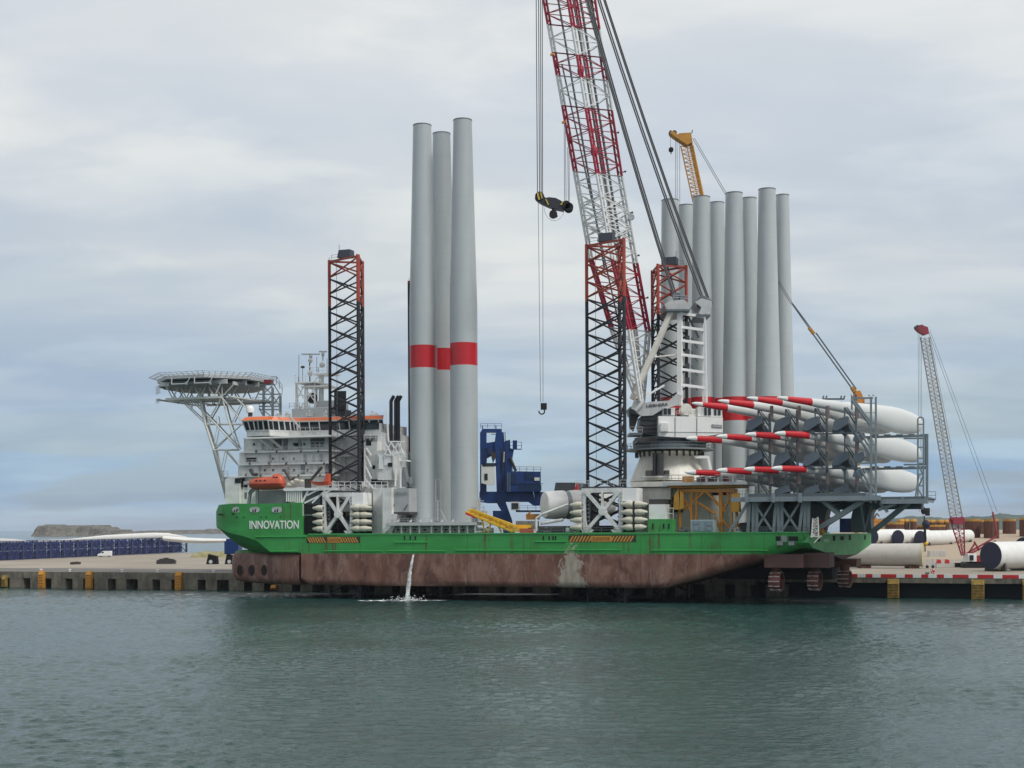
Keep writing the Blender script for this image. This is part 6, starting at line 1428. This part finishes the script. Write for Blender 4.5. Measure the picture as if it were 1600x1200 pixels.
    segs = [(-300,-110,'boomwhite'),(-110,38,'boomred'),(38,82,'boomwhite'),(82,118,'boomred'),(118,165,'boomwhite'),(165,268,'boomred'),(268,404,'boomwhite'),(404,512,'boomred'),(512,626,'boomwhite')]
    shift = {}
    for k,(ya,yb,mm) in enumerate(segs):
        A = corners(lx(yb),rx(yb),yb,-7,3,.10); B = corners(lx(ya),rx(ya),ya,-7,3,.10); b = MB(); n = max(2,int((yb-ya)/16))
        thick = 1.0 if yb>404 else .85
        # each corner is a slim twin-tube ladder
        for i,(p,q) in enumerate(zip(A,B)):
            off = Vector((.62 if i in (0,1,3) else -.62,1.0 if i%2 else .6,0)); b.tube(p,q,.30*thick,n=6); b.tube(p+off,q+off,.27*thick,n=6); m_ = max(3,int((q-p).length/1.5))
            for j in range(m_): t0,t1 = j/m_,(j+1)/m_; b.tube(p.lerp(q,t0), (p+off).lerp(q+off,t1), .09, n=4)
        b.lattice(A,B,n,.1,.10,chord=False,cross=False)
        for i in range(4): b.tube(A[i],A[(i+1)%4],.13,n=5); b.tube(B[i],B[(i+1)%4],.13,n=5)
        o = b.build('boom_section', M[mm], root)
        if k == 6:
            x = MB(); cA = [p.lerp(q,.25) for p,q in zip(A,B)]; cB = [p.lerp(q,.75) for p,q in zip(A,B)]; x.lattice(cA,cB,3,.1,.13,cross=True,chord=False); x.build('boom_bracing', M['boomwhite'], o)
        if mm == 'boomred' and k in (3,5,7):
            for q,r_ in ((A[1].lerp(B[1],.35),.7),(A[0].lerp(B[0],.5),.55)): x = MB(); x.ball(q+Vector((.3,.3,0)),r_,r_*.8,r_*1.7,10,6); x.build('boom_joint', M['boomred'], o)
    b = MB(); b.prism([P(x,y,cc.y-13) for x,y in ((794,-300),(872,-300),(868,-322),(846,-330),(826,-322))],(0,17,0)); b.build('boom_head', M['boomred'], root)
    # boom foot: two white legs down to the pivot
    for d in (-6,3):
        b = MB(); b.tube(P(lx(626),626,cc.y+d),P(990,640,cc.y+d),.5,n=8); b.tube(P(rx(626),626,cc.y+d),P(992,641,cc.y+d),.5,n=8); b.build('boom_foot', M['boomwhite'], root)
    b = MB()
    for fx,y0,y1,r_ in ((.28,-90,420,.13),(.70,-90,400,.16),(.55,-90,560,.11),(.14,100,590,.10)):
        b.tube(P(lx(y0)+(rx(y0)-lx(y0))*fx,y0,cc.y-3),P(lx(y1)+(rx(y1)-lx(y1))*fx,y1,cc.y-3),r_*1.6,n=6)
    b.build('boom_walkway', M['drive'], root)
    for x,y in ((884,190),(866,84)): b = MB(); b.bar(P(x,y,cc.y-6),P(x-6,y+2,cc.y-6),.4); b.build('boom_lamp', M['ochre'], root)
    for (x,y,dx) in ((936,72,4),(962,208,4),(973,269,4),(982,333,6),(994,400,4),(1008,466,4)): b = MB(); b.tube(P(x,y,cc.y),P(x+dx,y-1,cc.y),.12); b.ball(P(x+dx,y-1,cc.y),.22,.22,.22,8,5); b.build('boom_light', M['dark'], root)
    b = MB(); q = P(986,339,cc.y-1); b.lathe(q,(0,1,0),[(-.2,.6),(0,.7),(.2,.6)],14); b.build('warning_lamp', M['ltgrey'], root)
    # luffing ropes
    def ropes(p,q,xs,name,r=.10,sag=0.0,D=(0,0)):
        b = MB()
        for dx0,dx1,dd in xs:
            a, c_ = P(p[0]+dx0,p[1],cc.y+D[0]+dd), P(q[0]+dx1,q[1],cc.y+D[1]+dd)
            pts = [a.lerp(c_,k/8)+Vector((0,0,-sag*4*(k/8)*(1-k/8))) for k in range(9)]; b.path(pts,r,n=5)
        b.build(name,M['rope'],root)
    ropes((838,-300),(1052,462),[(0,0,-3),(2.6,2,-2.4),(5,5,-1.5)],'luffing_rope',.16,3.0)
    ropes((832,-300),(1040,424),[(0,0,3)],'luffing_rope',.06,2.0)
    ropes((842,-300),(1096,466),[(0,0,-3),(3.2,3,-2),(9,9,2),(11,11.5,3)],'luffing_rope',.16,3.0)
    # hanging block and its ropes
    bx = cc.y-12
    hb = thing('lifting_beam', 'black and yellow lifting beam with hook hanging from the crane ropes', 'hook block', P(865,330,bx))
    def hp(pts,d0,d1,name,mat,parent=hb): b = MB(); b.prism([P(x,y,bx+d0) for x,y in pts],(0,d1-d0,0)); return b.build(name,mat,parent)
    hp([(838,303),(848,302),(852,309),(858,308),(868,309),(876,313),(882,318),(881,329),(870,327),(858,323),(847,318),(839,313)],-.7,.7,'beam_body',M['hookblack'])
    for x,y in ((843,306),(885,320),(889,323)):
        b = MB(); b.lathe(P(x,y,bx-.9),(0,1,0),[(0,.75),(.1,.85),(.7,.6),(1.1,.6),(1.7,.85),(1.8,.75)],18); b.build('sheave',M['void'],hb)
    for pts in ([(838.5,301),(841,300.5),(844,312),(841,312)],[(843.5,300.5),(846,301),(848,309),(846.5,311)],[(852,311),(854,311),(858,320),(856,320)],[(875,320),(878,320),(880.5,314),(879,314)]): hp(pts,-1.0,-.71,'warning_stripe',M['hookyellow'])
    b = MB(); b.tube(P(864,325,bx),P(864,333,bx),.2); b.lathe(P(864.5,334,bx-.5),(0,1,0),[(0,.75),(.9,.75)],16); b.path([P(864,333,bx),P(870,336,bx),P(868,339,bx),P(862,339,bx)],.28,n=6); b.build('hook',M['void'],hb)
    b = MB(); pts = [P(850+18*(.5-.5*math.cos(math.pi*k/10))*1.8,323+math.sin(math.pi*k/10)*22*(1 if k<9 else .8),bx) for k in range(11)]; b.path(pts,.035,n=4); b.build('loose_line',M['rope'],hb)
    b = MB()
    for x0,x1 in ((836,840),(840,843.3),(843.5,845.8),(847,848)): b.tube(P(x0-.3,-312,bx),P(x1-.3,302,bx),.09,n=5)
    for x0,x1 in ((881.5,882),(883.2,884.5),(887,888),(889,889.6)): b.tube(P(x0,195 if x0<885 else 230,bx+2),P(x1,314,bx),.06,n=5)
    b.build('hoist_rope',M['rope'],root)
    # auxiliary hook
    b = MB(); b.tube(P(841,314,bx),P(844.5,628,bx),.05,n=4); b.tube(P(848,316,bx),P(848.5,628,bx),.05,n=4); b.build('whip_rope',M['rope'],root)
    hk = thing('auxiliary_hook', 'small black hook hanging low on thin ropes between the towers and the lattice leg', 'hook', P(846.5,648,bx))
    b = MB(); b.wbox(P(841.5,0,bx).x,P(851,0,bx).x,bx-.4,bx+.4,P(846,640,bx).z,P(846,630,bx).z); b.build('block_body',M['void'],hk)
    b = MB(); c_ = P(846.5,643.5,bx); b.path([c_+Vector((.55*math.sin(t),0,-.55*math.cos(t)+.1)) for t in [math.radians(a_) for a_ in range(-100,171,30)]]+[P(846.5,640,bx)],.13,n=6); b.build('hook',M['void'],hk)
M['drive'] = paint('drive_grey', (.13,.135,.14), .55, .5); M['boomwhite'] = paint('boom_white', (.66,.67,.66), .45, .3); M['hookblack'] = paint('block_black', (.02,.02,.03), .4, .2); M['hookyellow'] = paint('stripe_yellow', (.5,.38,.08), .5, .2)
big_crane()
# ================================================================ the right quay
def slope(Y): return QZ+.06+max(0,min(Y,620)-420)*.038
def groundY(px, py, z=QZ):
    x, y = unroll(px, py); Y = (CH-z)*F/max(1,(y-HZ))
    if Y <= 420: return Y
    k = (y-HZ)/F; return min(640, (CH-z+420*.038)/(k+.038))
def lying(cx, cy, r_px, Y, ax, length, name, label, cat, group, mat, cover=True, foot=None):
    """a cylinder lying down; its near end disc is centred on a pixel"""
    c = P(cx,cy,Y); r = r_px/F*Y; ax = Vector(ax).normalized()
    gz = slope(c.y); root = thing(name, label, cat, Vector((c.x,c.y,gz)), group)
    b = MB(); b.lathe(c, ax, [(0,r*.97),(.05,r),(length-.05,r),(length,r*.97)], 40); b.build('shell', mat, root, smooth=30)
    if cover: b = MB(); b.lathe(c-ax*.03, ax, [(-.06,r*.35),(0,r*.99),(.02,r*.985)], 40); b.build('end_cover', M['navy'], root, smooth=20)
    for t in (.12,.85):
        q = c+ax*length*t; b = MB(); s = Vector((-ax.y,ax.x,0)).normalized(); z0 = gz; zt = c.z-r*.55
        for sg in (-1,1): b.prism([Vector((q.x,q.y,z0))+s*sg*r*.35, Vector((q.x,q.y,z0))+s*sg*r*.98, Vector((q.x,q.y,zt))+s*sg*r*.87], ax*.5)
        b.prism([Vector((q.x,q.y,z0))-s*r*.9, Vector((q.x,q.y,z0))+s*r*.9, Vector((q.x,q.y,max(z0+.2,c.z-r*1.005)))+s*r*.5, Vector((q.x,q.y,max(z0+.2,c.z-r*1.005)))-s*r*.5], ax*.5)
        b.build('cradle', M['dark'], root)
    return root
# long pale section just behind the stern, open end to the right
def long_section():
    Yr = 252.0; Yr = groundY(1440,888); a, b_ = P(1280,869.5,Yr+9), P(1442,866.5,Yr); r = 18.0/F*Yr; ax = (a-b_).normalized(); ax.z = 0; ax.normalize(); c = Vector((b_.x,b_.y,QZ+.45+r)); Ln = (a-b_).length+6
    root = thing('tower_section', 'long cream white tower section lying on the quay right behind the ship stern', 'tower section', Vector((c.x,c.y,QZ+.05)))
    b = MB(); n = 48
    b.loft([[c+ax*t+Vector((0,0,1))*rr*math.sin(2*math.pi*i/n)+Vector((-ax.y,ax.x,0))*rr*math.cos(2*math.pi*i/n) for i in range(n)] for t,rr in ((.8,r*.93),(0,r*.96),(-.0,r*1.0),(Ln*.5,r*.97),(Ln,r*.94))], caps=False)
    b.build('shell', M['segcream'], root, smooth=30)
    b = MB(); b.lathe(c+ax*1.2, ax, [(0,r*.9),(.1,r*.9)], 40); b.build('inner_cover', M['ltgrey'], root)
    b = MB(); b.lathe(c-ax*.06, ax, [(0,r*.97),(.0,r*1.03),(.45,r*1.03),(.45,r*.99)], 48); b.build('rim', M['yellowed'], root, smooth=30)
    for t in (2.5,Ln*.45,Ln-3):
        b = MB(); q = c+ax*t; b.box8([Vector((q.x+dx,q.y+dy,z)) for z in (QZ+.06,c.z-r*.97) for dx,dy in ((-1.2,-2),(1.2,-2),(1.2,2),(-1.2,2))]); b.build('timber_block', M['rust'], root)
M['segcream'] = paint('cream_coat', (.52,.50,.46), .45, .3); M['yellowed'] = paint('rim_yellowed', (.50,.46,.30), .5, .3)
long_section()
g = 'white tower sections with dark end covers lying on the right quay'
A_ = (.80,.60,0)
Yb = groundY(1470,852)
for i,(x,y,r,w,ln) in enumerate([(1363,839,12,'far row, leftmost, half hidden',17),(1403,840,12,'far row, second from left',17),(1438,841,12,'far row, third from left',17),(1478,838,10,'far row, nearest the crawler crane',14)]):
    lying(x,y,r,Yb+[0,0,-2,14][i],A_,ln,'tower_section','white tower section with dark blue end cover, '+w,'tower section',g,M['segwhite'])
Yn = groundY(1545,893)
lying(1548,868,21.5,Yn,(.86,.5,0),11,'tower_section','big white tower section with dark blue end cover nearest on the right quay','tower section',g,M['segwhite'])
def second_near():
    c = P(1583,862,Yn+9); lying(1600,860,21,Yn+13,(.86,.5,0),12,'tower_section','white tower section cut off by the right edge behind the nearest one','tower section',g,M['segwhite'])
second_near()
def piles():
    gp = 'rusty monopile rings with yellow tops on the far right yard'
    L_ = [(1398,816,14,804,820,'large ring under the hook lines','yellow'),(1455,820,21,812,824,'cluster left of the crawler crane','wide'),(1519,811,11.5,811,840,'tall ring right of the crawler crane boom','tall'),(1549,811,11,811,841,'tall ring second from the right','tall'),(1577,811,9.5,811,823,'small ring third from the right edge','yellow'),(1606,809,12,809,838,'tall ring cut by the right photo edge','tall'),(1532,812,7,812,822,'small ring between two tall ones','yellow')]
    for (x,yt,w,ya,yb,lb,kd) in L_:
        Y = groundY(x,yb) if kd=='tall' else groundY(x,834); r = w/F*Y; top = P(x,yt,Y); zb_ = slope(Y)-.2
        root = thing('monopile_ring', 'rusty steel pile ring with yellow top, '+lb, 'pile ring', Vector((top.x,Y,zb_)), gp)
        c = Vector((top.x,Y,zb_)); H = top.z-zb_
        b = MB(); b.lathe(c, (0,0,1), [(0,r),(H-.9,r)], 28, 0); o = b.build('shell', M['rust'], root, smooth=30)
        b = MB(); b.lathe(c+Vector((0,0,H-.9)), (0,0,1), [(.004,r*1.02),(.9,r*1.04),(.9,r*.8)], 28); b.build('top_ring', M['ochre3'], root, smooth=30)
        b = MB()
        for k in range(14): t = 2*math.pi*k/14; b.bar(c+Vector((r*1.03*math.cos(t),r*1.03*math.sin(t),.1)), c+Vector((r*1.03*math.cos(t),r*1.03*math.sin(t),H-1.0)), .14)
        b.build('rib', M['rust'], root)
M['ochre3'] = paint('pile_yellow', (.50,.27,.04), .7, .6, (.2,.09,.03), scale=1.4)
piles()
def pile_cages():
    for (x0,x1,ya,yb,lb) in ((1398,1428,811,826,'left of the hook lines'),(1437,1481,812,825,'behind the white sections left of the crawler crane')):
        Y = 612; b = MB(); z0,z1 = slope(Y)-.2,P(x0,ya,Y).z; n = int((x1-x0)/13)+1; w = (P(x1,0,Y).x-P(x0,0,Y).x)/n
        root = thing('pile_cage', 'brown pile sleeves with yellow caps, '+lb, 'pile sleeves', Vector((P((x0+x1)/2,0,Y).x,Y,z0)))
        for k in range(n):
            c = Vector((P(x0,0,Y).x+w*(k+.5),Y+(k%2)*1.5,z0)); b = MB(); b.lathe(c,(0,0,1),[(0,w*.48),(z1-z0-1.4,w*.5)],20); b.build('sleeve', M['rust'], root, smooth=30)
            b = MB(); b.lathe(c+Vector((0,0,z1-z0-1.4)),(0,0,1),[(.004,w*.56),(.6,w*.6),(1.4,w*.40),(1.4,w*.3)],10); b.build('cap', M['ochre3'], root)
pile_cages()
def sand():
    random.seed(12); m, nt, b = newmat('sand_heap'); nt.links.new(mx(nt, nz(nt,pos(nt),.2,6,.65), (.30,.23,.16), (.42,.34,.25)), b.inputs['Base Color']); b.inputs['Roughness'].default_value=1
    g_ = MB(); n_ = 40; rowsY = [405,420,450,490,530,570,600,620,660,720,740]; R_ = []
    for Y in rowsY:
        row = []
        for i in range(n_):
            px = 1180+i*22; f_ = min(1,max(0,(px-1190)/130)); h = (slope(Y)-.06-QZ)*f_ if Y < 730 else -5; row.append(Vector((P(px,830,Y).x, Y, QZ+(-.4 if Y==405 else .02)+h+random.uniform(-.12,.12)*(Y>430))))
        R_.append(row)
    g_.loft(R_, closed=False)
    tag(g_.build('sand_ground', m, smooth=60), kind='structure')
sand()
def crawler(name, label, head, foot, Y, wtop, wbot, cols, hook=None, pend=None, ropes_=None):
    root = thing(name, label, 'crane', Vector((P(*foot,Y).x, Y, QZ+.06)))
    # boom sections from foot to head
    n = len(cols); 
    def sec(t):
        x = foot[0]+(head[0]-foot[0])*t; y = foot[1]+(head[1]-foot[1])*t; w = wbot+(wtop-wbot)*t
        if t < .12: w *= .25+.75*t/.12
        d = w/F*Y*.8
        return [P(x-w/2,y,Y-d/2),P(x+w/2,y,Y-d/2+.6),P(x+w/2,y,Y+d/2+.6),P(x-w/2,y,Y+d/2)]
    for (t0,t1,mat) in cols:
        b = MB(); A,B = sec(t0),sec(t1); k = max(2,int((t1-t0)*abs(foot[1]-head[1])/6.5)); b.lattice(A,B,k,.17,.085)
        b.path([p.lerp(q,.5) for p,q in zip(A[:1],A[1:2])]+[p.lerp(q,.5) for p,q in zip(B[:1],B[1:2])],.12)
        b.build('boom_section', M[mat], root)
    return root
def red_crawler():
    Y = groundY(1500,887); head, foot = (1444,522), (1505,868)
    root = crawler('crawler_crane','white crawler crane with crimson head and foot standing on the right quay',head,foot,Y,13,20,[(0,.14,'boomred2'),(.14,.175,'boomred2'),(.175,.985,'boomwhite2')])
    b = MB(); b.prism([P(1433,514,Y-1),P(1436,508,Y-1),P(1441,507,Y-1),P(1444,509,Y-1),P(1450,511,Y-1),P(1452,521,Y-1),P(1446,523,Y-1),P(1437,518,Y-1)],(0,2,0)); b.build('boom_head',M['boomred2'],root)
    b = MB(); b.lathe(P(1434,511,Y-.8),(0,1,0),[(0,.5),(1.6,.5)],14); b.lathe(P(1447,514,Y-.8),(0,1,0),[(0,.45),(1.6,.45)],14); b.build('sheave',M['dark'],root)
    b = MB(); b.prism([P(1488,811,Y-1.6),P(1491,808,Y-1.6),P(1507,808,Y-1.6),P(1508,816,Y-1.6),P(1501,820,Y-1.6),P(1490,818,Y-1.6)],(0,3,0)); b.build('boom_joint',M['boomred2'],root)
    b = MB()
    for x0,x1 in ((1434.5,1436.5),(1437,1439),(1439.5,1441)): b.tube(P(x0,514,Y-1),P(x1,800,Y-1),.045,n=4)
    b.build('hoist_rope',M['rope'],root)
    b = MB()
    for a,c in (((1450,516),(1551,800)),((1453,516),(1558,800)),((1468,640),(1480,720)),((1452,520),(1487,700))): 
        b.tube(P(*a,Y),P(*c,Y+6),.05,n=4)
    b.build('pendant_line',M['rope'],root)
    b = MB()
    for a,c in (((1508,866),(1558,838)),((1510,868),(1556,845)),((1558,838),(1551,800)),((1530,860),(1522,846)),((1512,866),(1524,848))): b.tube(P(*a,Y+3),P(*c,Y+3),.22,n=6)
    b.build('mast',M['boomred2'],root)
    b = MB(); c = P(1500,868,Y-2); b.wbox(P(1503,0,Y).x,P(1516,0,Y).x,Y-2.5,Y+1.5,P(1510,877,Y).z,P(1510,865,Y).z); o = b.build('operator_cab',M['brightwhite'],root)
    b = MB(); b.wbox(P(1505,0,Y).x,P(1511,0,Y).x,Y-2.7,Y-2.51,P(1510,875,Y).z,P(1510,867,Y).z); b.build('cab_window',M['glass'],o)
    b = MB(); b.wbox(P(1516.2,0,Y).x,P(1560,0,Y).x,Y-2,Y+3,P(1510,878,Y).z,P(1510,868,Y).z); b.build('engine_house',M['darkred2'],root)
    b = MB(); b.wbox(P(1503,0,Y).x,P(1552,0,Y).x,Y-1.5,Y+3,P(1510,881,Y).z,P(1510,878,Y).z-.01); b.build('turntable',M['dark'],root)
    for dy in (-3.5,3.2):
        b = MB(); z0,z1 = QZ+.06,P(1510,880,Y).z; xa,xb = P(1494,0,Y).x,P(1548,0,Y).x; r = (z1-z0)/2; pts=[]
        for k in range(9): t = -math.pi/2+math.pi*k/8; pts.append((xb+r*math.cos(t),Y+dy,z0+r+r*math.sin(t)))
        for k in range(9): t = math.pi/2+math.pi*k/8; pts.append((xa+r*math.cos(t),Y+dy,z0+r+r*math.sin(t)))
        b.prism(pts,(0,1.4,0)); b.build('crawler_track',M['void'],root)
    hk = thing('crane_hook','black hook block hanging over the long cream section right of the blade rack','hook',P(1441,812,Y-1))
    b = MB(); b.ball(P(1443,798,Y-1),.6,.35,.9); b.wbox(P(1440,0,Y).x,P(1446,0,Y).x,Y-1.4,Y-.6,P(1443,806,Y).z,P(1443,794,Y).z); b.build('block',M['void'],hk)
    b = MB(); b.tube(P(1444,806,Y-1),P(1445.5,862,Y-1),.14,n=5); b.tube(P(1445,826,Y-1),P(1446,850,Y-1),.3,n=6); b.build('sling',M['void'],hk)
    b = MB(); b.ball(P(1447,849,Y-1),.5,.4,.5); b.build('shackle',M['yellow'],hk)
    b = MB(); b.ball(P(1447,819,Y+14),1.0,.7,1.1); tag(b.build('tarpaulin_bundle',M['navy']),'dark wrapped bundle beyond the hook lines','bundle')
M['boomred2'] = paint('crane_crimson', (.27,.03,.05), .5, .3); M['boomwhite2'] = paint('weathered_boom', (.32,.32,.31), .5, .4); M['darkred2'] = paint('engine_red', (.28,.025,.035), .5, .3)
red_crawler()
def yellow_crane():
    Y = 352; root = crawler('yellow_crawler_crane','yellow lattice crane whose boom head rises above the tall grey towers',(1072,222),(1192,800),Y,19,22,[(0,.99,'craneyellow')])
    b = MB()
    for pts in ([(1058,210),(1062,208),(1080,207),(1082,222),(1074,226),(1062,218),(1053,212),(1047,207),(1050,204),(1058,208)],): b.prism([P(x,y,Y-1.5) for x,y in pts],(0,3,0))
    b.build('boom_head',M['craneyellow'],root)
    b = MB(); b.tube(P(1081,208,Y),P(1082,203,Y),.12); b.lathe(P(1054,207,Y-1),(0,1,0),[(0,.6),(1.6,.6)],14); b.lathe(P(1048,206,Y-1),(0,1,0),[(0,.4),(1.6,.4)],14); b.build('sheave',M['dark'],root)
    b = MB(); b.bar(P(1079,222,Y),P(1152,560,Y),1.4,.8); b.build('boom_catwalk',M['craneyellow'],root)
    b = MB()
    for x0,x1 in ((1055.5,1055.5),(1058,1058.5),(1062,1062.5)): b.tube(P(x0,212,Y),P(x1,500,Y),.06,n=4)
    b.tube(P(1047.5,208,Y),P(1047.5,232,Y),.05,n=4); b.build('hoist_rope',M['rope'],root)
    hk = thing('whip_hook','small round black hook ball under the yellow crane head','hook',P(1048,240,Y)); b = MB(); b.ball(P(1048.5,234,Y),.65,.4,.7); b.build('ball_weight',M['void'],hk); b = MB(); b.tube(P(1048.5,236,Y),P(1048.5,241,Y),.12); b.build('hook',M['void'],hk)
    pts1 = [(1082,216),(1125,290),(1180,383),(1236,475)]; Ye = quayY(1340,16,640)
    b = MB()
    for off in (0,3.0):
        P_ = [P(x+off,y,Y+(Ye-Y)*k/3) for k,(x,y) in enumerate(pts1)]; b.path(P_,.07 if off else .07,n=4)
    b.build('pendant_line',M['rope'],root)
    b = MB()
    for off in (0,6.0): b.tube(P(1237+off*.3,474+off*.1,Ye),P(1268,518,Ye)+Vector((off*.1,0,-off*.05)),.12,n=5); b.tube(P(1269+off,520,Ye),P(1332+off,608,Ye),.16,n=5)
    b.build('pendant_bar',M['slate'],root)
    b = MB(); b.bar(P(1264,512,Ye),P(1272,522,Ye),1.0,.5); b.bar(P(1331,605,Ye),P(1336,613,Ye),1.2,.6); b.build('pendant_link',M['craneyellow'],root)
    b = MB(); b.prism([P(x,y,Ye-.8) for x,y in ((1337,611),(1344,610),(1348,618),(1349,626),(1347,632),(1338,629),(1335,620))],(0,1.6,0)); b.bar(P(1335,613,Ye),P(1340,620,Ye),.6); b.bar(P(1347,622,Ye),P(1347,700,Ye),1.0); b.bar(P(1343,628,Ye),P(1338,840,Ye),.8); b.build('mast_head',M['orange2'],root)
M['craneyellow'] = paint('crane_yellow', (.50,.23,.02), .5, .35, (.2,.10,.03)); M['orange2'] = paint('mast_orange', (.6,.22,.03), .5, .4)
yellow_crane()
def signs():
    root = thing('life_ring_stand','round red and white life ring on a stand at the right quay edge','life ring',qpx(1458,1.0,QZ+.05,893))
    c = P(1458,893,WL[root.name].y); b = MB(); n=24
    ring = lambda R,a: None
    rr=[]
    for i in range(n):
        t=2*math.pi*i/n; d=Vector((math.cos(t),0,math.sin(t))); rr.append([c+d*(.30+.09*math.cos(q))+Vector((0,.09*math.sin(q),0)) for q in [2*math.pi*k/8 for k in range(8)]])
    rr.append(rr[0]); b.loft(rr,[1 if (i//3)%2 else 0 for i in range(n)],caps=False); b.build('ring',[M['red'],M['brightwhite']],root,smooth=True)
    b = MB(); b.lathe(c+Vector((0,.05,0)),(0,1,0),[(0,.44),(.05,.44)],20); b.build('back_board',M['red'],root); b = MB(); b.tube(c+Vector((0,.12,0)),Vector((c.x,c.y+.12,QZ+.05)),.05); b.build('post',M['dark'],root)
    p = qpx(1449,1.0,QZ+.05,895); b = MB(); b.wbox(p.x-.35,p.x+.35,p.y-.1,p.y+.2,QZ+.06,QZ+1.1); tag(b.build('power_box',M['slate']),'small grey power box left of the life ring','power box')
    # low striped barriers and white blocks by the crane
    Yb2 = groundY(1480,887); b = MB(); x0,x1 = P(1459,0,Yb2).x,P(1487,0,Yb2).x; b.wbox(x0,x1,Yb2,Yb2+1.2,QZ+.06,QZ+1.1); o = b.build('concrete_barrier',M['segcream']); tag(o,'white concrete barrier block left of the crawler crane tracks','barrier')
    for x in (1467,1480):
        b = MB(); q=P(x,874,Yb2); b.prism([Vector((q.x-.5,Yb2-.1,QZ+1.12)),Vector((q.x+.6,Yb2-.1,QZ+1.12)),Vector((q.x+.4,Yb2-.1,QZ+1.9)),Vector((q.x-.3,Yb2-.1,QZ+2.0))],(0,.8,0)); tag(b.build('red_cone',M['red']),'red plastic block on the white barrier, '+('left one' if x<1470 else 'right one'),'marker')
    b = MB(); Yb3=groundY(1470,870); b.wbox(P(1448,0,Yb3).x,P(1474,0,Yb3).x,Yb3,Yb3+2.5,QZ+.06,QZ+2.3); 
    for k in range(5): b.wbox(P(1450+k*5,0,Yb3).x,P(1451+k*5,0,Yb3).x,Yb3-.1,Yb3-.01,QZ+.1,QZ+2.2)
    tag(b.build('pale_container',M['segcream']),'pale open crate behind the rim of the long cream section','crate')
    root = thing('handling_cart','small white transport cart at the open end of the long cream section','cart',Vector((P(1455,884,246).x,groundY(1455,888),QZ+.05))); Yc = groundY(1455,888)
    b = MB(); A=[P(1447,887,Yc),P(1460,886,Yc),P(1460,886,Yc+1.5),P(1447,887,Yc+1.5)]; Bq=[P(1449,874,Yc),P(1457,873,Yc),P(1457,873,Yc+1.5),P(1449,874,Yc+1.5)]; b.lattice(A,Bq,3,.1,.07); b.build('frame',M['ltgrey'],root)
    for x in (1449,1458): b=MB(); b.lathe(P(x,885.5,Yc-.2),(0,1,0),[(0,.35),(.3,.35)],14); b.build('wheel',M['void'],root)
signs()
def far_bits():
    Y=600
    root = thing('mobile_lift','small yellow work machine far off on the yard between the stern columns','machine',Vector((P(1367,822,Y).x,Y,slope(600))))
    b=MB(); b.wbox(P(1361,0,Y).x,P(1376,0,Y).x,Y,Y+4,slope(600),P(1367,812,Y).z); b.prism([P(x,y,Y-.2) for x,y in ((1362,815),(1368,808),(1374,814))],(0,3,0)); b.build('body',M['ochre'],root)
    b=MB(); b.tube(P(1365,812,Y),P(1370,802,Y),.3); b.tube(P(1370,802,Y),P(1374,807,Y),.25); b.build('boom_arm',M['dark'],root)
far_bits()
# ================================================================ air
def haze():
    m = bpy.data.materials.new('haze_air'); m.use_nodes = True; nt = m.node_tree; nt.nodes.clear()
    out = nt.nodes.new('ShaderNodeOutputMaterial'); v = nt.nodes.new('ShaderNodeVolumePrincipled'); v.inputs['Color'].default_value = (.80,.88,1,1); v.inputs['Density'].default_value = 4.5e-5; v.inputs['Anisotropy'].default_value = .2
    nt.links.new(v.outputs[0], out.inputs['Volume'])
    h = MB(); h.wbox(-6500, 6500, -420, 31000, -3, 190); o = h.build('haze', m); tag(o, kind='stuff')
haze()
